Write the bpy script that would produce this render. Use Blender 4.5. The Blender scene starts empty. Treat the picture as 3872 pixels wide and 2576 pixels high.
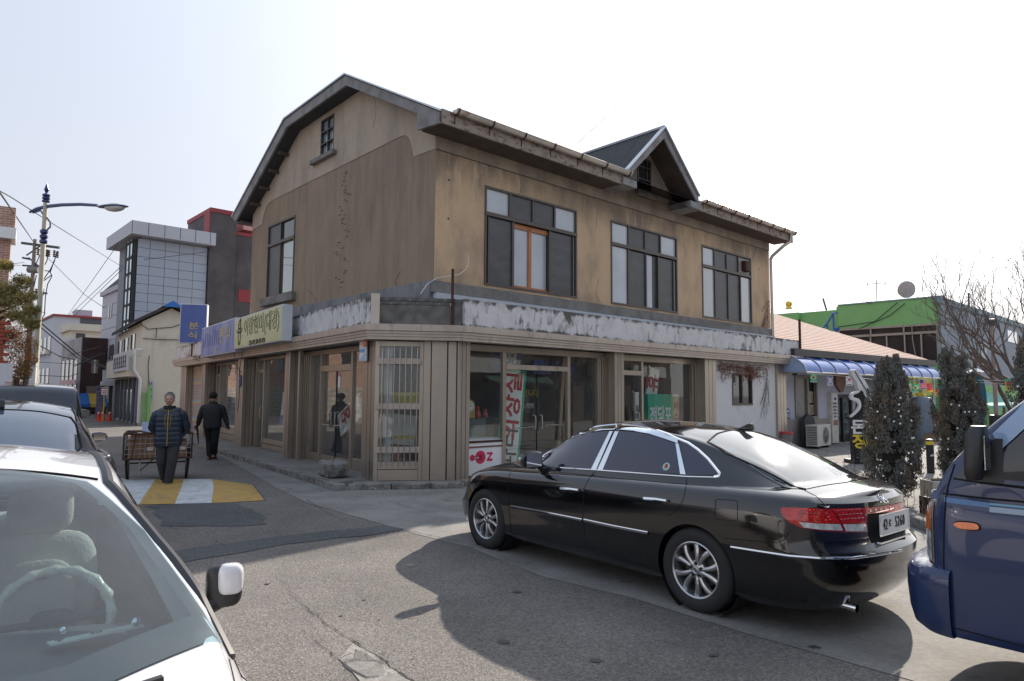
import bpy,bmesh,math,random
import numpy as np
from mathutils import Vector,Matrix,Euler
from mathutils.bvhtree import BVHTree
R=math.radians
sin,cos,pi=math.sin,math.cos,math.pi
random.seed(7)
SC=bpy.context.scene
COL=SC.collection
# ------ camera (solved from the facade lines of the photograph)
EYE=1.75
FPX,CXP,CYP=2550.0,1936.0,1288.0
_p,_r=R(4.46),R(0.39)
_M=np.array([[cos(_r),-sin(_r),0],[sin(_r),cos(_r),0],[0,0,1]])@np.array([[1,0,0],[0,-cos(_p),sin(_p)],[0,sin(_p),cos(_p)]])
def _w(v):
 d=_M.T@np.array(v,float);return Vector((d[0],d[2],d[1]))
cam=bpy.data.cameras.new('camera');cam_o=bpy.data.objects.new('camera',cam);COL.objects.link(cam_o)
rt,up,bk=_w((1,0,0)),_w((0,-1,0)),_w((0,0,-1))
cam_o.matrix_world=Matrix(((rt.x,up.x,bk.x,0),(rt.y,up.y,bk.y,0),(rt.z,up.z,bk.z,EYE),(0,0,0,1)))
cam.sensor_width=36;cam.lens=FPX*36/3872;cam.clip_start=0.05;cam.clip_end=3000
SC.camera=cam_o
# ------ daylight
SUN_AZ,SUN_EL=34.0,32.0
world=bpy.data.worlds.new('World');SC.world=world;world.use_nodes=True
nt=world.node_tree;nt.nodes.clear()
sky=nt.nodes.new('ShaderNodeTexSky');sky.sky_type='NISHITA';sky.sun_disc=False
sky.sun_elevation=R(SUN_EL);sky.sun_rotation=R(SUN_AZ);sky.air_density=1.0;sky.dust_density=1.0;sky.ozone_density=2.0;sky.altitude=50
SKY_S=0.12
bg=nt.nodes.new('ShaderNodeBackground');bg.inputs['Strength'].default_value=SKY_S
wo=nt.nodes.new('ShaderNodeOutputWorld')
sd=Vector((sin(R(SUN_AZ))*cos(R(SUN_EL)),cos(R(SUN_AZ))*cos(R(SUN_EL)),sin(R(SUN_EL))))
def wn(kind,**kw):
 n=nt.nodes.new(kind)
 for k,v in kw.items():setattr(n,k,v)
 return n
WL=nt.links.new
wt=wn('ShaderNodeTexCoord');wx=wn('ShaderNodeSeparateXYZ');WL(wt.outputs['Generated'],wx.inputs[0])
dt=wn('ShaderNodeVectorMath',operation='DOT_PRODUCT');dt.inputs[1].default_value=sd;WL(wt.outputs['Generated'],dt.inputs[0])
m0=wn('ShaderNodeMath',operation='MAXIMUM');m0.inputs[1].default_value=0;WL(dt.outputs['Value'],m0.inputs[0])
m1=wn('ShaderNodeMath',operation='POWER');m1.inputs[1].default_value=3.6;WL(m0.outputs[0],m1.inputs[0])
zr=wn('ShaderNodeMapRange');zr.inputs[1].default_value=0;zr.inputs[2].default_value=.75;WL(wx.outputs[2],zr.inputs[0])
hz=wn('ShaderNodeMix',data_type='RGBA');WL(zr.outputs[0],hz.inputs[0])
hz.inputs[6].default_value=(.50/SKY_S,.495/SKY_S,.515/SKY_S,1);hz.inputs[7].default_value=(.35/SKY_S,.425/SKY_S,.55/SKY_S,1)
gw=wn('ShaderNodeVectorMath',operation='SCALE');gw.inputs[0].default_value=(.72/SKY_S,.69/SKY_S,.64/SKY_S);WL(m1.outputs[0],gw.inputs['Scale'])
ad=wn('ShaderNodeVectorMath',operation='ADD');WL(hz.outputs[2],ad.inputs[0]);WL(gw.outputs[0],ad.inputs[1])
mf=wn('ShaderNodeMix',data_type='RGBA');mf.inputs[0].default_value=.9;WL(sky.outputs[0],mf.inputs[6]);WL(ad.outputs[0],mf.inputs[7])
WL(mf.outputs[2],bg.inputs['Color']);WL(bg.outputs[0],wo.inputs['Surface'])
sl=bpy.data.lights.new('sun','SUN');sl.energy=4.6;sl.angle=R(0.6);sl.color=(1.0,0.90,0.78)
so=bpy.data.objects.new('sun',sl);COL.objects.link(so)
so.rotation_euler=sd.to_track_quat('Z','Y').to_euler();so.location=(0,0,30)
SC.view_settings.view_transform='Standard';SC.view_settings.look='None'
SC.view_settings.exposure=0.70;SC.view_settings.gamma=1.0;SC.view_settings.use_curve_mapping=False
# ------ measuring: rays of the solved camera met with real planes
def ray(x,y):return _w(((x-CXP)/FPX,(y-CYP)/FPX,1.0))
def gnd(x,y,z=0.0):
 d=ray(x,y);t=(z-EYE)/d.z;return Vector((d.x*t,d.y*t,z))
def at(x,y,Y):
 d=ray(x,y);t=Y/d.y;return Vector((d.x*t,Y,EYE+d.z*t))
def onp(x,y,o,n):
 d=ray(x,y);e=Vector((0,0,EYE));t=(o-e).dot(n)/d.dot(n);return e+d*t
def frame(o,ang):
 return Matrix.Translation((o[0],o[1],o[2]if len(o)>2 else 0))@Matrix.Rotation(R(ang),4,'Z')
# ------ object helpers
def obj(name,me,mat=None,parent=None,label=None,cat=None,group=None,kind=None,smooth=False):
 if isinstance(me,MB):me=me.mesh(name,smooth)
 o=bpy.data.objects.new(name,me);COL.objects.link(o)
 if mat is not None and me is not None and not me.materials:me.materials.append(mat)
 if parent is not None:o.parent=parent
 if label:o['label']=label
 if cat:o['category']=cat
 if group:o['group']=group
 if kind:o['kind']=kind
 return o
def thing(name,label,cat,loc=(0,0,0),rz=0,group=None):
 o=bpy.data.objects.new(name,None);COL.objects.link(o);o.location=loc;o.rotation_euler=(0,0,R(rz))
 o['label']=label;o['category']=cat;o.empty_display_size=.2
 if group:o['group']=group
 return o
def dup(root,M,label=None,group=None):
 r=root.copy();COL.objects.link(r);r.matrix_world=M
 if label:r['label']=label
 if group:r['group']=group
 for ch in list(root.children):
  c=ch.copy();COL.objects.link(c);c.parent=r
  for g in list(ch.children):
   d=g.copy();COL.objects.link(d);d.parent=c
 return r
class MB:
 def __init__(s,M=None):s.v=[];s.f=[];s.M=M or Matrix.Identity(4)
 def add(s,vs,fs):
  n=len(s.v);s.v+=[s.M@Vector(v)for v in vs];s.f+=[tuple(i+n for i in f)for f in fs];return s
 def box(s,x0,x1,y0,y1,z0,z1,jit=0):
  p=[(x,y,z)for z in(z0,z1)for y in(y0,y1)for x in(x0,x1)]
  if jit:p=[tuple(c+random.uniform(-jit,jit)for c in q)for q in p]
  return s.add(p,[(0,2,3,1),(4,5,7,6),(0,1,5,4),(2,6,7,3),(0,4,6,2),(1,3,7,5)])
 def quad(s,*p):return s.add(p,[tuple(range(len(p)))])
 def prism(s,poly,ax,a,b):
  def mk(u,v,w):return{'x':(w,u,v),'y':(u,w,v),'z':(u,v,w)}[ax]
  n=len(poly);vs=[mk(u,v,a)for u,v in poly]+[mk(u,v,b)for u,v in poly]
  return s.add(vs,[tuple(range(n))[::-1],tuple(range(n,2*n))]+[(i,(i+1)%n,n+(i+1)%n,n+i)for i in range(n)])
 def tube(s,pts,r,n=6,cap=True):
  pts=[Vector(p)for p in pts];rs=r if isinstance(r,(list,tuple))else[r]*len(pts)
  rings=[];prev=None
  for i,p in enumerate(pts):
   t=(pts[min(i+1,len(pts)-1)]-pts[max(i-1,0)]).normalized()
   if prev is None:u=t.orthogonal().normalized()
   else:
    u=prev-t*prev.dot(t);u=u.normalized()if u.length>1e-6 else t.orthogonal().normalized()
   prev=u;w=t.cross(u)
   rings.append([p+(u*cos(2*pi*k/n)+w*sin(2*pi*k/n))*rs[i]for k in range(n)])
  vs=[v for q in rings for v in q];fs=[]
  for i in range(len(pts)-1):
   for k in range(n):
    a=i*n+k;b=i*n+(k+1)%n;fs.append((a,b,b+n,a+n))
  if cap:fs+=[tuple(range(n))[::-1],tuple(range((len(pts)-1)*n,len(pts)*n))]
  return s.add(vs,fs)
 def lathe(s,prof,n=16,c=(0,0,0),ax='z',full=2*pi,caps=True):
  vs=[]
  for r,h in prof:
   for k in range(n):
    a=full*k/n;u,v=r*cos(a),r*sin(a)
    q={'z':(u,v,h),'y':(u,h,v),'x':(h,u,v)}[ax]
    vs.append((q[0]+c[0],q[1]+c[1],q[2]+c[2]))
  fs=[(i*n+k,i*n+(k+1)%n,(i+1)*n+(k+1)%n,(i+1)*n+k)for i in range(len(prof)-1)for k in range(n)]
  if caps and prof[0][0]>1e-5:fs.append(tuple(range(n))[::-1])
  if caps and prof[-1][0]>1e-5:fs.append(tuple(range((len(prof)-1)*n,len(prof)*n)))
  return s.add(vs,fs)
 def sphere(s,c,r,n=12,m=8,sc=(1,1,1)):
  return s.add(*_sph(c,r,n,m,sc))
 def grid(s,P):
  n,m=len(P),len(P[0])
  return s.add([p for q in P for p in q],[(i*m+j,i*m+j+1,(i+1)*m+j+1,(i+1)*m+j)for i in range(n-1)for j in range(m-1)])
 def mesh(s,name='mesh',smooth=False,ang=35,merge=0):
  me=bpy.data.meshes.new(name);me.from_pydata([tuple(v)for v in s.v],[],s.f)
  bm=bmesh.new();bm.from_mesh(me)
  if merge:bmesh.ops.remove_doubles(bm,verts=bm.verts,dist=merge)
  bmesh.ops.recalc_face_normals(bm,faces=bm.faces)
  if smooth:
   for f in bm.faces:f.smooth=True
   for e in bm.edges:
    if len(e.link_faces)==2 and e.calc_face_angle(0)>R(ang):e.smooth=False
  bm.to_mesh(me);bm.free();return me
def _sph(c,r,n,m,sc):
 vs=[(c[0],c[1],c[2]+r*sc[2])]
 for i in range(1,m):
  t=pi*i/m
  for k in range(n):
   a=2*pi*k/n;vs.append((c[0]+r*sc[0]*sin(t)*cos(a),c[1]+r*sc[1]*sin(t)*sin(a),c[2]+r*sc[2]*cos(t)))
 vs.append((c[0],c[1],c[2]-r*sc[2]));L=len(vs)-1
 fs=[(0,1+k,1+(k+1)%n)for k in range(n)]
 for i in range(m-2):
  for k in range(n):
   a=1+i*n+k;b=1+i*n+(k+1)%n;fs.append((a,a+n,b+n,b))
 fs+=[(L,L-n+(k+1)%n,L-n+k)for k in range(n)]
 return vs,fs
def bevel(o,w=.005,seg=1,ang=40):
 m=o.modifiers.new('bevel','BEVEL');m.width=w;m.segments=seg;m.limit_method='ANGLE';m.angle_limit=R(ang);m.harden_normals=False
 return o
def sweep(mb,path,prof,side=1):
 P=[Vector((p[0],p[1]))for p in path];n=len(P);G=[]
 for i,p in enumerate(P):
  d0=(P[i]-P[i-1]).normalized()if i else None;d1=(P[i+1]-P[i]).normalized()if i<n-1 else None
  d0=d0 or d1;d1=d1 or d0
  n0=Vector((d0.y,-d0.x))*side;n1=Vector((d1.y,-d1.x))*side
  m=(n0+n1).normalized();k=1/max(.3,m.dot(n0))
  G.append([(p.x+m.x*k*o,p.y+m.y*k*o,z)for o,z in prof])
 m=len(prof)
 mb.grid([g+[g[0]]for g in G]);mb.quad(*G[0]);mb.quad(*G[-1])
 return mb
# ------ materials
def _n(t,kind,**kw):
 n=t.nodes.new(kind)
 for k,v in kw.items():
  if hasattr(n,k):setattr(n,k,v)
  else:n.inputs[k].default_value=v
 return n
_mats={}
def mat(name,col,rough=.6,metal=0,var=.12,scale=4.0,stretch=(1,1,1),bump=0,bscale=60,spec=.5,dirt=None,dirt_t=(.5,.7),dscale=2.0,dstretch=(1,1,1),coat=0,emit=None,alpha=None,rvar=.1,detail=5):
 if name in _mats:return _mats[name]
 m=bpy.data.materials.new(name);m.use_nodes=True;t=m.node_tree;b=t.nodes['Principled BSDF'];L=t.links.new
 tc=_n(t,'ShaderNodeTexCoord');mp=_n(t,'ShaderNodeMapping');mp.inputs['Scale'].default_value=stretch;L(tc.outputs['Object'],mp.inputs[0])
 no=_n(t,'ShaderNodeTexNoise');no.inputs['Scale'].default_value=scale;no.inputs['Detail'].default_value=detail;L(mp.outputs[0],no.inputs['Vector'])
 mr=_n(t,'ShaderNodeMapRange');mr.inputs[1].default_value=.3;mr.inputs[2].default_value=.7;mr.inputs[3].default_value=1-var;mr.inputs[4].default_value=1+var;L(no.outputs[0],mr.inputs[0])
 mx=_n(t,'ShaderNodeVectorMath',operation='SCALE');mx.inputs[0].default_value=col[:3];L(mr.outputs[0],mx.inputs['Scale'])
 out=mx.outputs[0]
 if dirt:
  mp2=_n(t,'ShaderNodeMapping');mp2.inputs['Scale'].default_value=dstretch;L(tc.outputs['Object'],mp2.inputs[0])
  n2=_n(t,'ShaderNodeTexNoise');n2.inputs['Scale'].default_value=dscale;n2.inputs['Detail'].default_value=8;n2.inputs['Roughness'].default_value=.65;L(mp2.outputs[0],n2.inputs['Vector'])
  r2=_n(t,'ShaderNodeMapRange');r2.inputs[1].default_value=dirt_t[0];r2.inputs[2].default_value=dirt_t[1];L(n2.outputs[0],r2.inputs[0])
  mi=_n(t,'ShaderNodeMix',data_type='RGBA');L(r2.outputs[0],mi.inputs[0]);L(out,mi.inputs[6]);mi.inputs[7].default_value=(*dirt,1);out=mi.outputs[2]
 L(out,b.inputs['Base Color'])
 b.inputs['Roughness'].default_value=rough;b.inputs['Metallic'].default_value=metal;b.inputs['Specular IOR Level'].default_value=spec
 if rvar:
  rr=_n(t,'ShaderNodeMapRange');rr.inputs[1].default_value=.3;rr.inputs[2].default_value=.7;rr.inputs[3].default_value=max(0,rough*(1-rvar));rr.inputs[4].default_value=min(1,rough*(1+rvar));L(no.outputs[0],rr.inputs[0]);L(rr.outputs[0],b.inputs['Roughness'])
 if coat:b.inputs['Coat Weight'].default_value=coat;b.inputs['Coat Roughness'].default_value=.03
 if bump:
  nb=_n(t,'ShaderNodeTexNoise');nb.inputs['Scale'].default_value=bscale;nb.inputs['Detail'].default_value=3;L(tc.outputs['Object'],nb.inputs['Vector'])
  bu=_n(t,'ShaderNodeBump');bu.inputs['Strength'].default_value=bump;bu.inputs['Distance'].default_value=.02;L(nb.outputs[0],bu.inputs['Height']);L(bu.outputs[0],b.inputs['Normal'])
 if emit:b.inputs['Emission Color'].default_value=(*emit[:3],1);b.inputs['Emission Strength'].default_value=emit[3]
 _mats[name]=m;return m
def glass(name,tint=(.8,.85,.85),f0=.06,dirt=.0,rough=0.0,wob=0):
 if name in _mats:return _mats[name]
 m=bpy.data.materials.new(name);m.use_nodes=True;t=m.node_tree;t.nodes.clear();L=t.links.new
 o=_n(t,'ShaderNodeOutputMaterial');tr=_n(t,'ShaderNodeBsdfTransparent');tr.inputs[0].default_value=(*tint,1)
 gl=_n(t,'ShaderNodeBsdfGlossy');gl.inputs['Roughness'].default_value=rough;gl.inputs['Color'].default_value=(1,1,1,1)
 lw=_n(t,'ShaderNodeLayerWeight');lw.inputs['Blend'].default_value=.5;pw=_n(t,'ShaderNodeMath',operation='POWER');pw.inputs[1].default_value=4.5;L(lw.outputs['Facing'],pw.inputs[0])
 ma=_n(t,'ShaderNodeMath',operation='MULTIPLY_ADD');ma.inputs[1].default_value=.9;ma.inputs[2].default_value=f0;ma.use_clamp=True;L(pw.outputs[0],ma.inputs[0])
 mx=_n(t,'ShaderNodeMixShader');L(ma.outputs[0],mx.inputs[0]);L(tr.outputs[0],mx.inputs[1]);L(gl.outputs[0],mx.inputs[2])
 res=mx.outputs[0]
 tc=_n(t,'ShaderNodeTexCoord')
 if wob:
  nb=_n(t,'ShaderNodeTexNoise');nb.inputs['Scale'].default_value=1.3;L(tc.outputs['Object'],nb.inputs['Vector'])
  bu=_n(t,'ShaderNodeBump');bu.inputs['Strength'].default_value=wob;bu.inputs['Distance'].default_value=.05;L(nb.outputs[0],bu.inputs['Height']);L(bu.outputs[0],gl.inputs['Normal'])
 if dirt:
  n2=_n(t,'ShaderNodeTexNoise');n2.inputs['Scale'].default_value=3;n2.inputs['Detail'].default_value=8;n2.inputs['Roughness'].default_value=.7;L(tc.outputs['Object'],n2.inputs['Vector'])
  r2=_n(t,'ShaderNodeMapRange');r2.inputs[1].default_value=.35;r2.inputs[2].default_value=.75;r2.inputs[3].default_value=dirt*.4;r2.inputs[4].default_value=dirt*1.6;L(n2.outputs[0],r2.inputs[0])
  df=_n(t,'ShaderNodeBsdfDiffuse');df.inputs[0].default_value=(.45,.43,.4,1)
  m2=_n(t,'ShaderNodeMixShader');L(r2.outputs[0],m2.inputs[0]);L(res,m2.inputs[1]);L(df.outputs[0],m2.inputs[2]);res=m2.outputs[0]
 L(res,o.inputs[0]);_mats[name]=m;return m
def text(s,size,m,parent,M,bold=0,ax='CENTER',ay='CENTER',sx=1.0,ex=.002,name='lettering',sp=1.0):
 c=bpy.data.curves.new('t','FONT');c.body=s;c.size=size;c.align_x=ax;c.align_y=ay;c.offset=bold;c.extrude=ex;c.resolution_u=2;c.space_character=sp
 o=bpy.data.objects.new('t',c);COL.objects.link(o)
 dg=bpy.context.evaluated_depsgraph_get();dg.update()
 me=bpy.data.meshes.new_from_object(o.evaluated_get(dg));bpy.data.objects.remove(o);bpy.data.curves.remove(c)
 me.transform(M@Matrix.Rotation(R(90),4,'X')@Matrix.Diagonal((sx,1,1,1)))
 me.materials.clear();me.materials.append(m)
 q=bpy.data.objects.new(name,me);COL.objects.link(q)
 if parent is not None:q.parent=parent
 return q
T=Matrix.Translation
def RZ(a):return Matrix.Rotation(R(a),4,'Z')
def RY(a):return Matrix.Rotation(R(a),4,'Y')
def RX(a):return Matrix.Rotation(R(a),4,'X')
def weather(name,A,B,scale=3,stretch=(1,1,1),thr=(.5,.62),zr=(),rough=.85,bump=.3,bscale=50,var=.12,vscale=6,C=None,cthr=(.6,.7),cscale=1.2,cstretch=(1,1,1),bdist=.02,big=None):
 """base colour A weathered to B where noise + height ramps pass a threshold; optional third tone C"""
 m=bpy.data.materials.new(name);m.use_nodes=True;t=m.node_tree;b=t.nodes['Principled BSDF'];L=t.links.new
 tc=_n(t,'ShaderNodeTexCoord');sx=_n(t,'ShaderNodeSeparateXYZ');L(tc.outputs['Object'],sx.inputs[0])
 def noise(sc,st,det=8,ro=.62):
  mp=_n(t,'ShaderNodeMapping');mp.inputs['Scale'].default_value=st;L(tc.outputs['Object'],mp.inputs[0])
  n=_n(t,'ShaderNodeTexNoise');n.inputs['Scale'].default_value=sc;n.inputs['Detail'].default_value=det;n.inputs['Roughness'].default_value=ro;L(mp.outputs[0],n.inputs['Vector']);return n.outputs[0]
 f=noise(scale,stretch)
 if big:
  bg_=_n(t,'ShaderNodeMath',operation='MULTIPLY_ADD');bg_.inputs[1].default_value=big[1];bg_.inputs[2].default_value=-.5*big[1];L(noise(big[0],(1,1,1),3),bg_.inputs[0]);a_=_n(t,'ShaderNodeMath',operation='ADD');L(f,a_.inputs[0]);L(bg_.outputs[0],a_.inputs[1]);f=a_.outputs[0]
 for z0,z1,v0,v1 in zr:
  r=_n(t,'ShaderNodeMapRange',interpolation_type='SMOOTHSTEP');r.inputs[1].default_value=z0;r.inputs[2].default_value=z1;r.inputs[3].default_value=v0;r.inputs[4].default_value=v1;L(sx.outputs[2],r.inputs[0])
  a=_n(t,'ShaderNodeMath',operation='ADD');L(f,a.inputs[0]);L(r.outputs[0],a.inputs[1]);f=a.outputs[0]
 r=_n(t,'ShaderNodeMapRange');r.inputs[1].default_value=thr[0];r.inputs[2].default_value=thr[1];L(f,r.inputs[0])
 mi=_n(t,'ShaderNodeMix',data_type='RGBA');L(r.outputs[0],mi.inputs[0]);mi.inputs[6].default_value=(*A,1);mi.inputs[7].default_value=(*B,1);out=mi.outputs[2]
 if C:
  r2=_n(t,'ShaderNodeMapRange');r2.inputs[1].default_value=cthr[0];r2.inputs[2].default_value=cthr[1];L(noise(cscale,cstretch),r2.inputs[0])
  m2=_n(t,'ShaderNodeMix',data_type='RGBA');L(r2.outputs[0],m2.inputs[0]);L(out,m2.inputs[6]);m2.inputs[7].default_value=(*C,1);out=m2.outputs[2]
 v=_n(t,'ShaderNodeMapRange');v.inputs[1].default_value=.3;v.inputs[2].default_value=.7;v.inputs[3].default_value=1-var;v.inputs[4].default_value=1+var;L(noise(vscale,(1,1,1),6),v.inputs[0])
 s=_n(t,'ShaderNodeVectorMath',operation='SCALE');L(out,s.inputs[0]);L(v.outputs[0],s.inputs['Scale']);L(s.outputs[0],b.inputs['Base Color'])
 b.inputs['Roughness'].default_value=rough
 if bump:
  bu=_n(t,'ShaderNodeBump');bu.inputs['Strength'].default_value=bump;bu.inputs['Distance'].default_value=bdist;L(noise(bscale,(1,1,1),2),bu.inputs['Height']);L(bu.outputs[0],b.inputs['Normal'])
 _mats[name]=m;return m
def asphalt(name,base,warm,sc=1.0,rough=.85):
 m=bpy.data.materials.new(name);m.use_nodes=True;t=m.node_tree;b=t.nodes['Principled BSDF'];L=t.links.new
 tc=_n(t,'ShaderNodeTexCoord')
 vo=_n(t,'ShaderNodeTexVoronoi');vo.inputs['Scale'].default_value=75*sc;L(tc.outputs['Object'],vo.inputs['Vector'])
 n1=_n(t,'ShaderNodeTexNoise');n1.inputs['Scale'].default_value=.55;n1.inputs['Detail'].default_value=7;n1.inputs['Roughness'].default_value=.6;L(tc.outputs['Object'],n1.inputs['Vector'])
 n2=_n(t,'ShaderNodeTexNoise');n2.inputs['Scale'].default_value=130*sc;n2.inputs['Detail'].default_value=2;L(tc.outputs['Object'],n2.inputs['Vector'])
 sep=_n(t,'ShaderNodeSeparateColor');L(vo.outputs['Color'],sep.inputs[0])
 r1=_n(t,'ShaderNodeMapRange');r1.inputs[1].default_value=0;r1.inputs[2].default_value=1;r1.inputs[3].default_value=.62;r1.inputs[4].default_value=1.35;L(sep.outputs[0],r1.inputs[0])
 r3=_n(t,'ShaderNodeMapRange');r3.inputs[1].default_value=.3;r3.inputs[2].default_value=.7;r3.inputs[3].default_value=.66;r3.inputs[4].default_value=1.26;L(n1.outputs[0],r3.inputs[0])
 mu=_n(t,'ShaderNodeMath',operation='MULTIPLY');L(r1.outputs[0],mu.inputs[0]);L(r3.outputs[0],mu.inputs[1])
 mi=_n(t,'ShaderNodeMix',data_type='RGBA');L(sep.outputs[1],mi.inputs[0]);mi.inputs[6].default_value=(*base,1);mi.inputs[7].default_value=(*warm,1)
 s=_n(t,'ShaderNodeVectorMath',operation='SCALE');L(mi.outputs[2],s.inputs[0]);L(mu.outputs[0],s.inputs['Scale']);L(s.outputs[0],b.inputs['Base Color'])
 b.inputs['Roughness'].default_value=rough
 bu=_n(t,'ShaderNodeBump');bu.inputs['Strength'].default_value=.5;bu.inputs['Distance'].default_value=.008;L(vo.outputs['Distance'],bu.inputs['Height']);L(bu.outputs[0],b.inputs['Normal'])
 _mats[name]=m;return m
M_ASPH=asphalt('asphalt',(.118,.110,.106),(.175,.155,.136))
M_PATCH=asphalt('dark_asphalt',(.07,.071,.076),(.10,.098,.098))
M_CONC=weather('old_concrete',(.235,.225,.21),(.16,.15,.14),1.3,thr=(.42,.66),rough=.9,bump=.35,bscale=90,var=.16,vscale=22,C=(.12,.11,.1),cthr=(.62,.72),cscale=2.2)
M_KERB=weather('kerb_concrete',(.24,.23,.21),(.09,.085,.078),5,thr=(.45,.65),rough=.9,bump=.6,bscale=30,var=.2,vscale=14)
M_HOLE=mat('crack_dirt',(.025,.023,.021),.95,var=.3,scale=20)
M_YEL=weather('worn_yellow_paint',(.46,.28,.07),(.26,.19,.09),6,thr=(.5,.72),rough=.75,bump=.3,bscale=90,var=.1,vscale=12,C=(.13,.12,.11),cthr=(.63,.66),cscale=7,bdist=.006)
M_WHT=weather('worn_white_paint',(.55,.56,.57),(.38,.38,.38),5,thr=(.45,.7),rough=.75,bump=.3,bscale=90,var=.08,vscale=12,C=(.15,.145,.14),cthr=(.66,.69),cscale=7,bdist=.006)
# ------ ground
g=MB();g.quad((-600,-500,0),(600,-500,0),(600,900,0),(-600,900,0));obj('road',g,M_ASPH,kind='structure')
CLp,CRp=gnd(1409,1840),gnd(1726,1835)
SLF=frame(CLp,126.2)
SRF=frame(CRp,42.0)
CHF=frame(CLp,90-80.492)
UF=frame((-1.55,13.19),42.5)
UFi=UF.inverted()
edge=[gnd(*p)for p in((716,1661),(900,1760),(1065,1856),(1178,1906),(1457,1984),(1594,2022),(1772,2070),(2069,2183),(2390,2266),(2800,2390),(3450,2576))]
edge=[e+Vector((random.uniform(-.03,.03),random.uniform(-.03,.03),0))for e in edge]
ap=MB();far=[Vector((60,2,0)),Vector((60,40,0)),Vector((8,40,0)),SLF@Vector((18,-2,0))]
def zoff(v,z):return(v.x,v.y,z)
inner=[SLF@Vector((18,-2,0)),SLF@Vector((9,-2,0)),SLF@Vector((5,-2,0)),SLF@Vector((3,-2,0)),CLp,CLp+Vector((.5,0,0)),CRp,SRF@Vector((4,.5,0)),SRF@Vector((8,.5,0)),SRF@Vector((20,10,0)),Vector((60,40,0))]
poly=[zoff(e,.004)for e in edge]+[(60,edge[-1].y-1,.004),(60,40,.004),(8,40,.004)]+[zoff(e,.004)for e in inner[:-2][::-1]]
poly=[zoff(e,.004)for e in edge]+[(60,edge[-1].y-1,.004),(60,45,.004)]+[zoff(SRF@Vector((30,12,0)),.004),zoff(SRF@Vector((6,1.5,0)),.004),zoff(CRp+Vector((-.2,.6,0)),.004),zoff(SLF@Vector((3,-2,0)),.004),zoff(SLF@Vector((18,-2,0)),.004)]
ap.add(poly,[tuple(range(len(poly)))])
obj('concrete_apron',ap,M_CONC,kind='structure')
def sheet(name,pts,z,m,kind='structure',jag=0):
 P=[gnd(*p)for p in pts];Q=[]
 for i,a in enumerate(P):
  b=P[(i+1)%len(P)];k=max(1,int((b-a).length/.25))if jag else 1
  for j in range(k):
   q=a.lerp(b,j/k);Q.append((q.x+random.uniform(-jag,jag),q.y+random.uniform(-jag,jag),z))
 mb=MB();mb.add(Q,[tuple(range(len(Q)))]);return obj(name,mb,m,kind=kind)
sheet('asphalt_patch',((520,2110),(1000,2034),(1463,1988),(1530,2005),(1000,2073),(560,2150)),.006,M_PATCH,jag=.05)
sheet('asphalt_patch',((560,1916),(874,1893),(975,1938),(1010,1985),(855,1990),(622,1990)),.006,M_PATCH,jag=.05)
hA,hB=gnd(440,1810),gnd(945,1815)
hC,hD=gnd(470,1912),gnd(1010,1898)
def hump(u,v,dz=0):
 tip=.30*max(0,u-.72)/.28
 vv=tip+(1-tip*1.15)*v if u>.72 else v
 a=hA.lerp(hB,u);b=hC.lerp(hD,u);q=a.lerp(b,vv);h=.075*max(0,sin(pi*v))**.8*(1-max(0,(u-.75)/.25)**2)
 return(q.x,q.y,.003+h+dz)
hb=MB();hb.grid([[hump(i/30,j/10)for j in range(11)]for i in range(31)]);obj('speed_hump',hb,M_PATCH,kind='structure',smooth=True)
def band(name,us0,us1,m,z=.005):
 mb=MB();k=12
 mb.grid([[hump(us0(j/k)+(us1(j/k)-us0(j/k))*i/8,j/k,z)for j in range(k+1)]for i in range(9)])
 obj(name,mb,m,kind='structure',smooth=True)
cu=lambda a,b:(lambda v:a+(b-a)*v+.025*sin(pi*v))
b0,b1,b2,b3,b4=cu(.0,.0),cu(.30,.10),cu(.50,.345),cu(.70,.60),(lambda v:.985)
band('yellow_stripe',lambda v:-.02,b0,M_YEL);band('white_stripe',b0,b1,M_WHT);band('yellow_stripe',b1,b2,M_YEL);band('white_stripe',b2,b3,M_WHT);band('yellow_stripe',b3,b4,M_YEL)
sheet('white_stripe',((868,1866),(876,1862),(890,1880),(907,1890),(893,1894),(866,1893)),.03,M_WHT)
def crack(pts,w,z=.0065):
 P=[gnd(*p)for p in pts];Q=[]
 for a,b in zip(P,P[1:]):
  k=max(2,int((b-a).length/.035))
  for j in range(k):Q.append(a.lerp(b,j/k)+Vector((random.gauss(0,.008),random.gauss(0,.008),0)))
 Q.append(P[-1]);n=len(Q);G=[]
 for i,q in enumerate(Q):
  d=(Q[min(i+1,n-1)]-Q[max(0,i-1)]).normalized();s=Vector((-d.y,d.x,0));ww=w*(.25+.75*i/n)*random.uniform(.4,1.5)
  G.append([(q.x+s.x*ww,q.y+s.y*ww,z),(q.x-s.x*ww,q.y-s.y*ww,z)])
 mb=MB();mb.grid(G);obj('road_crack',mb,M_HOLE,kind='structure')
Z8=lambda x,y:(1000+x/1.6836,1850+y/1.6836)
crack([Z8(*p)for p in((60,560),(150,610),(170,670),(230,730),(330,800),(400,870),(540,950),(600,1000))],.0035)
crack([Z8(*p)for p in((570,970),(680,1050),(760,1090),(800,1140),(880,1190),(950,1240),(1050,1330))],.014)
crack([Z8(*p)for p in((180,740),(270,770),(330,810))],.002)
crack([Z8(*p)for p in((240,900),(300,940),(400,1030),(460,1085),(560,1050))],.004)
crack([Z8(*p)for p in((1820,550),(1600,470),(1300,350),(1000,285),(900,262))],.004)
crack([Z8(*p)for p in((540,230),(420,165),(330,110),(270,70))],.006,.0075)
crack([Z8(*p)for p in((1170,190),(980,130),(880,105),(790,80))],.005,.0075)
crack([(600,1960),(650,2000),(690,2003)],.004);crack([(780,2010),(800,2040),(840,2060),(850,2068)],.004)
crack([(2390,2400),(2600,2450)],.002)
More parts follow.
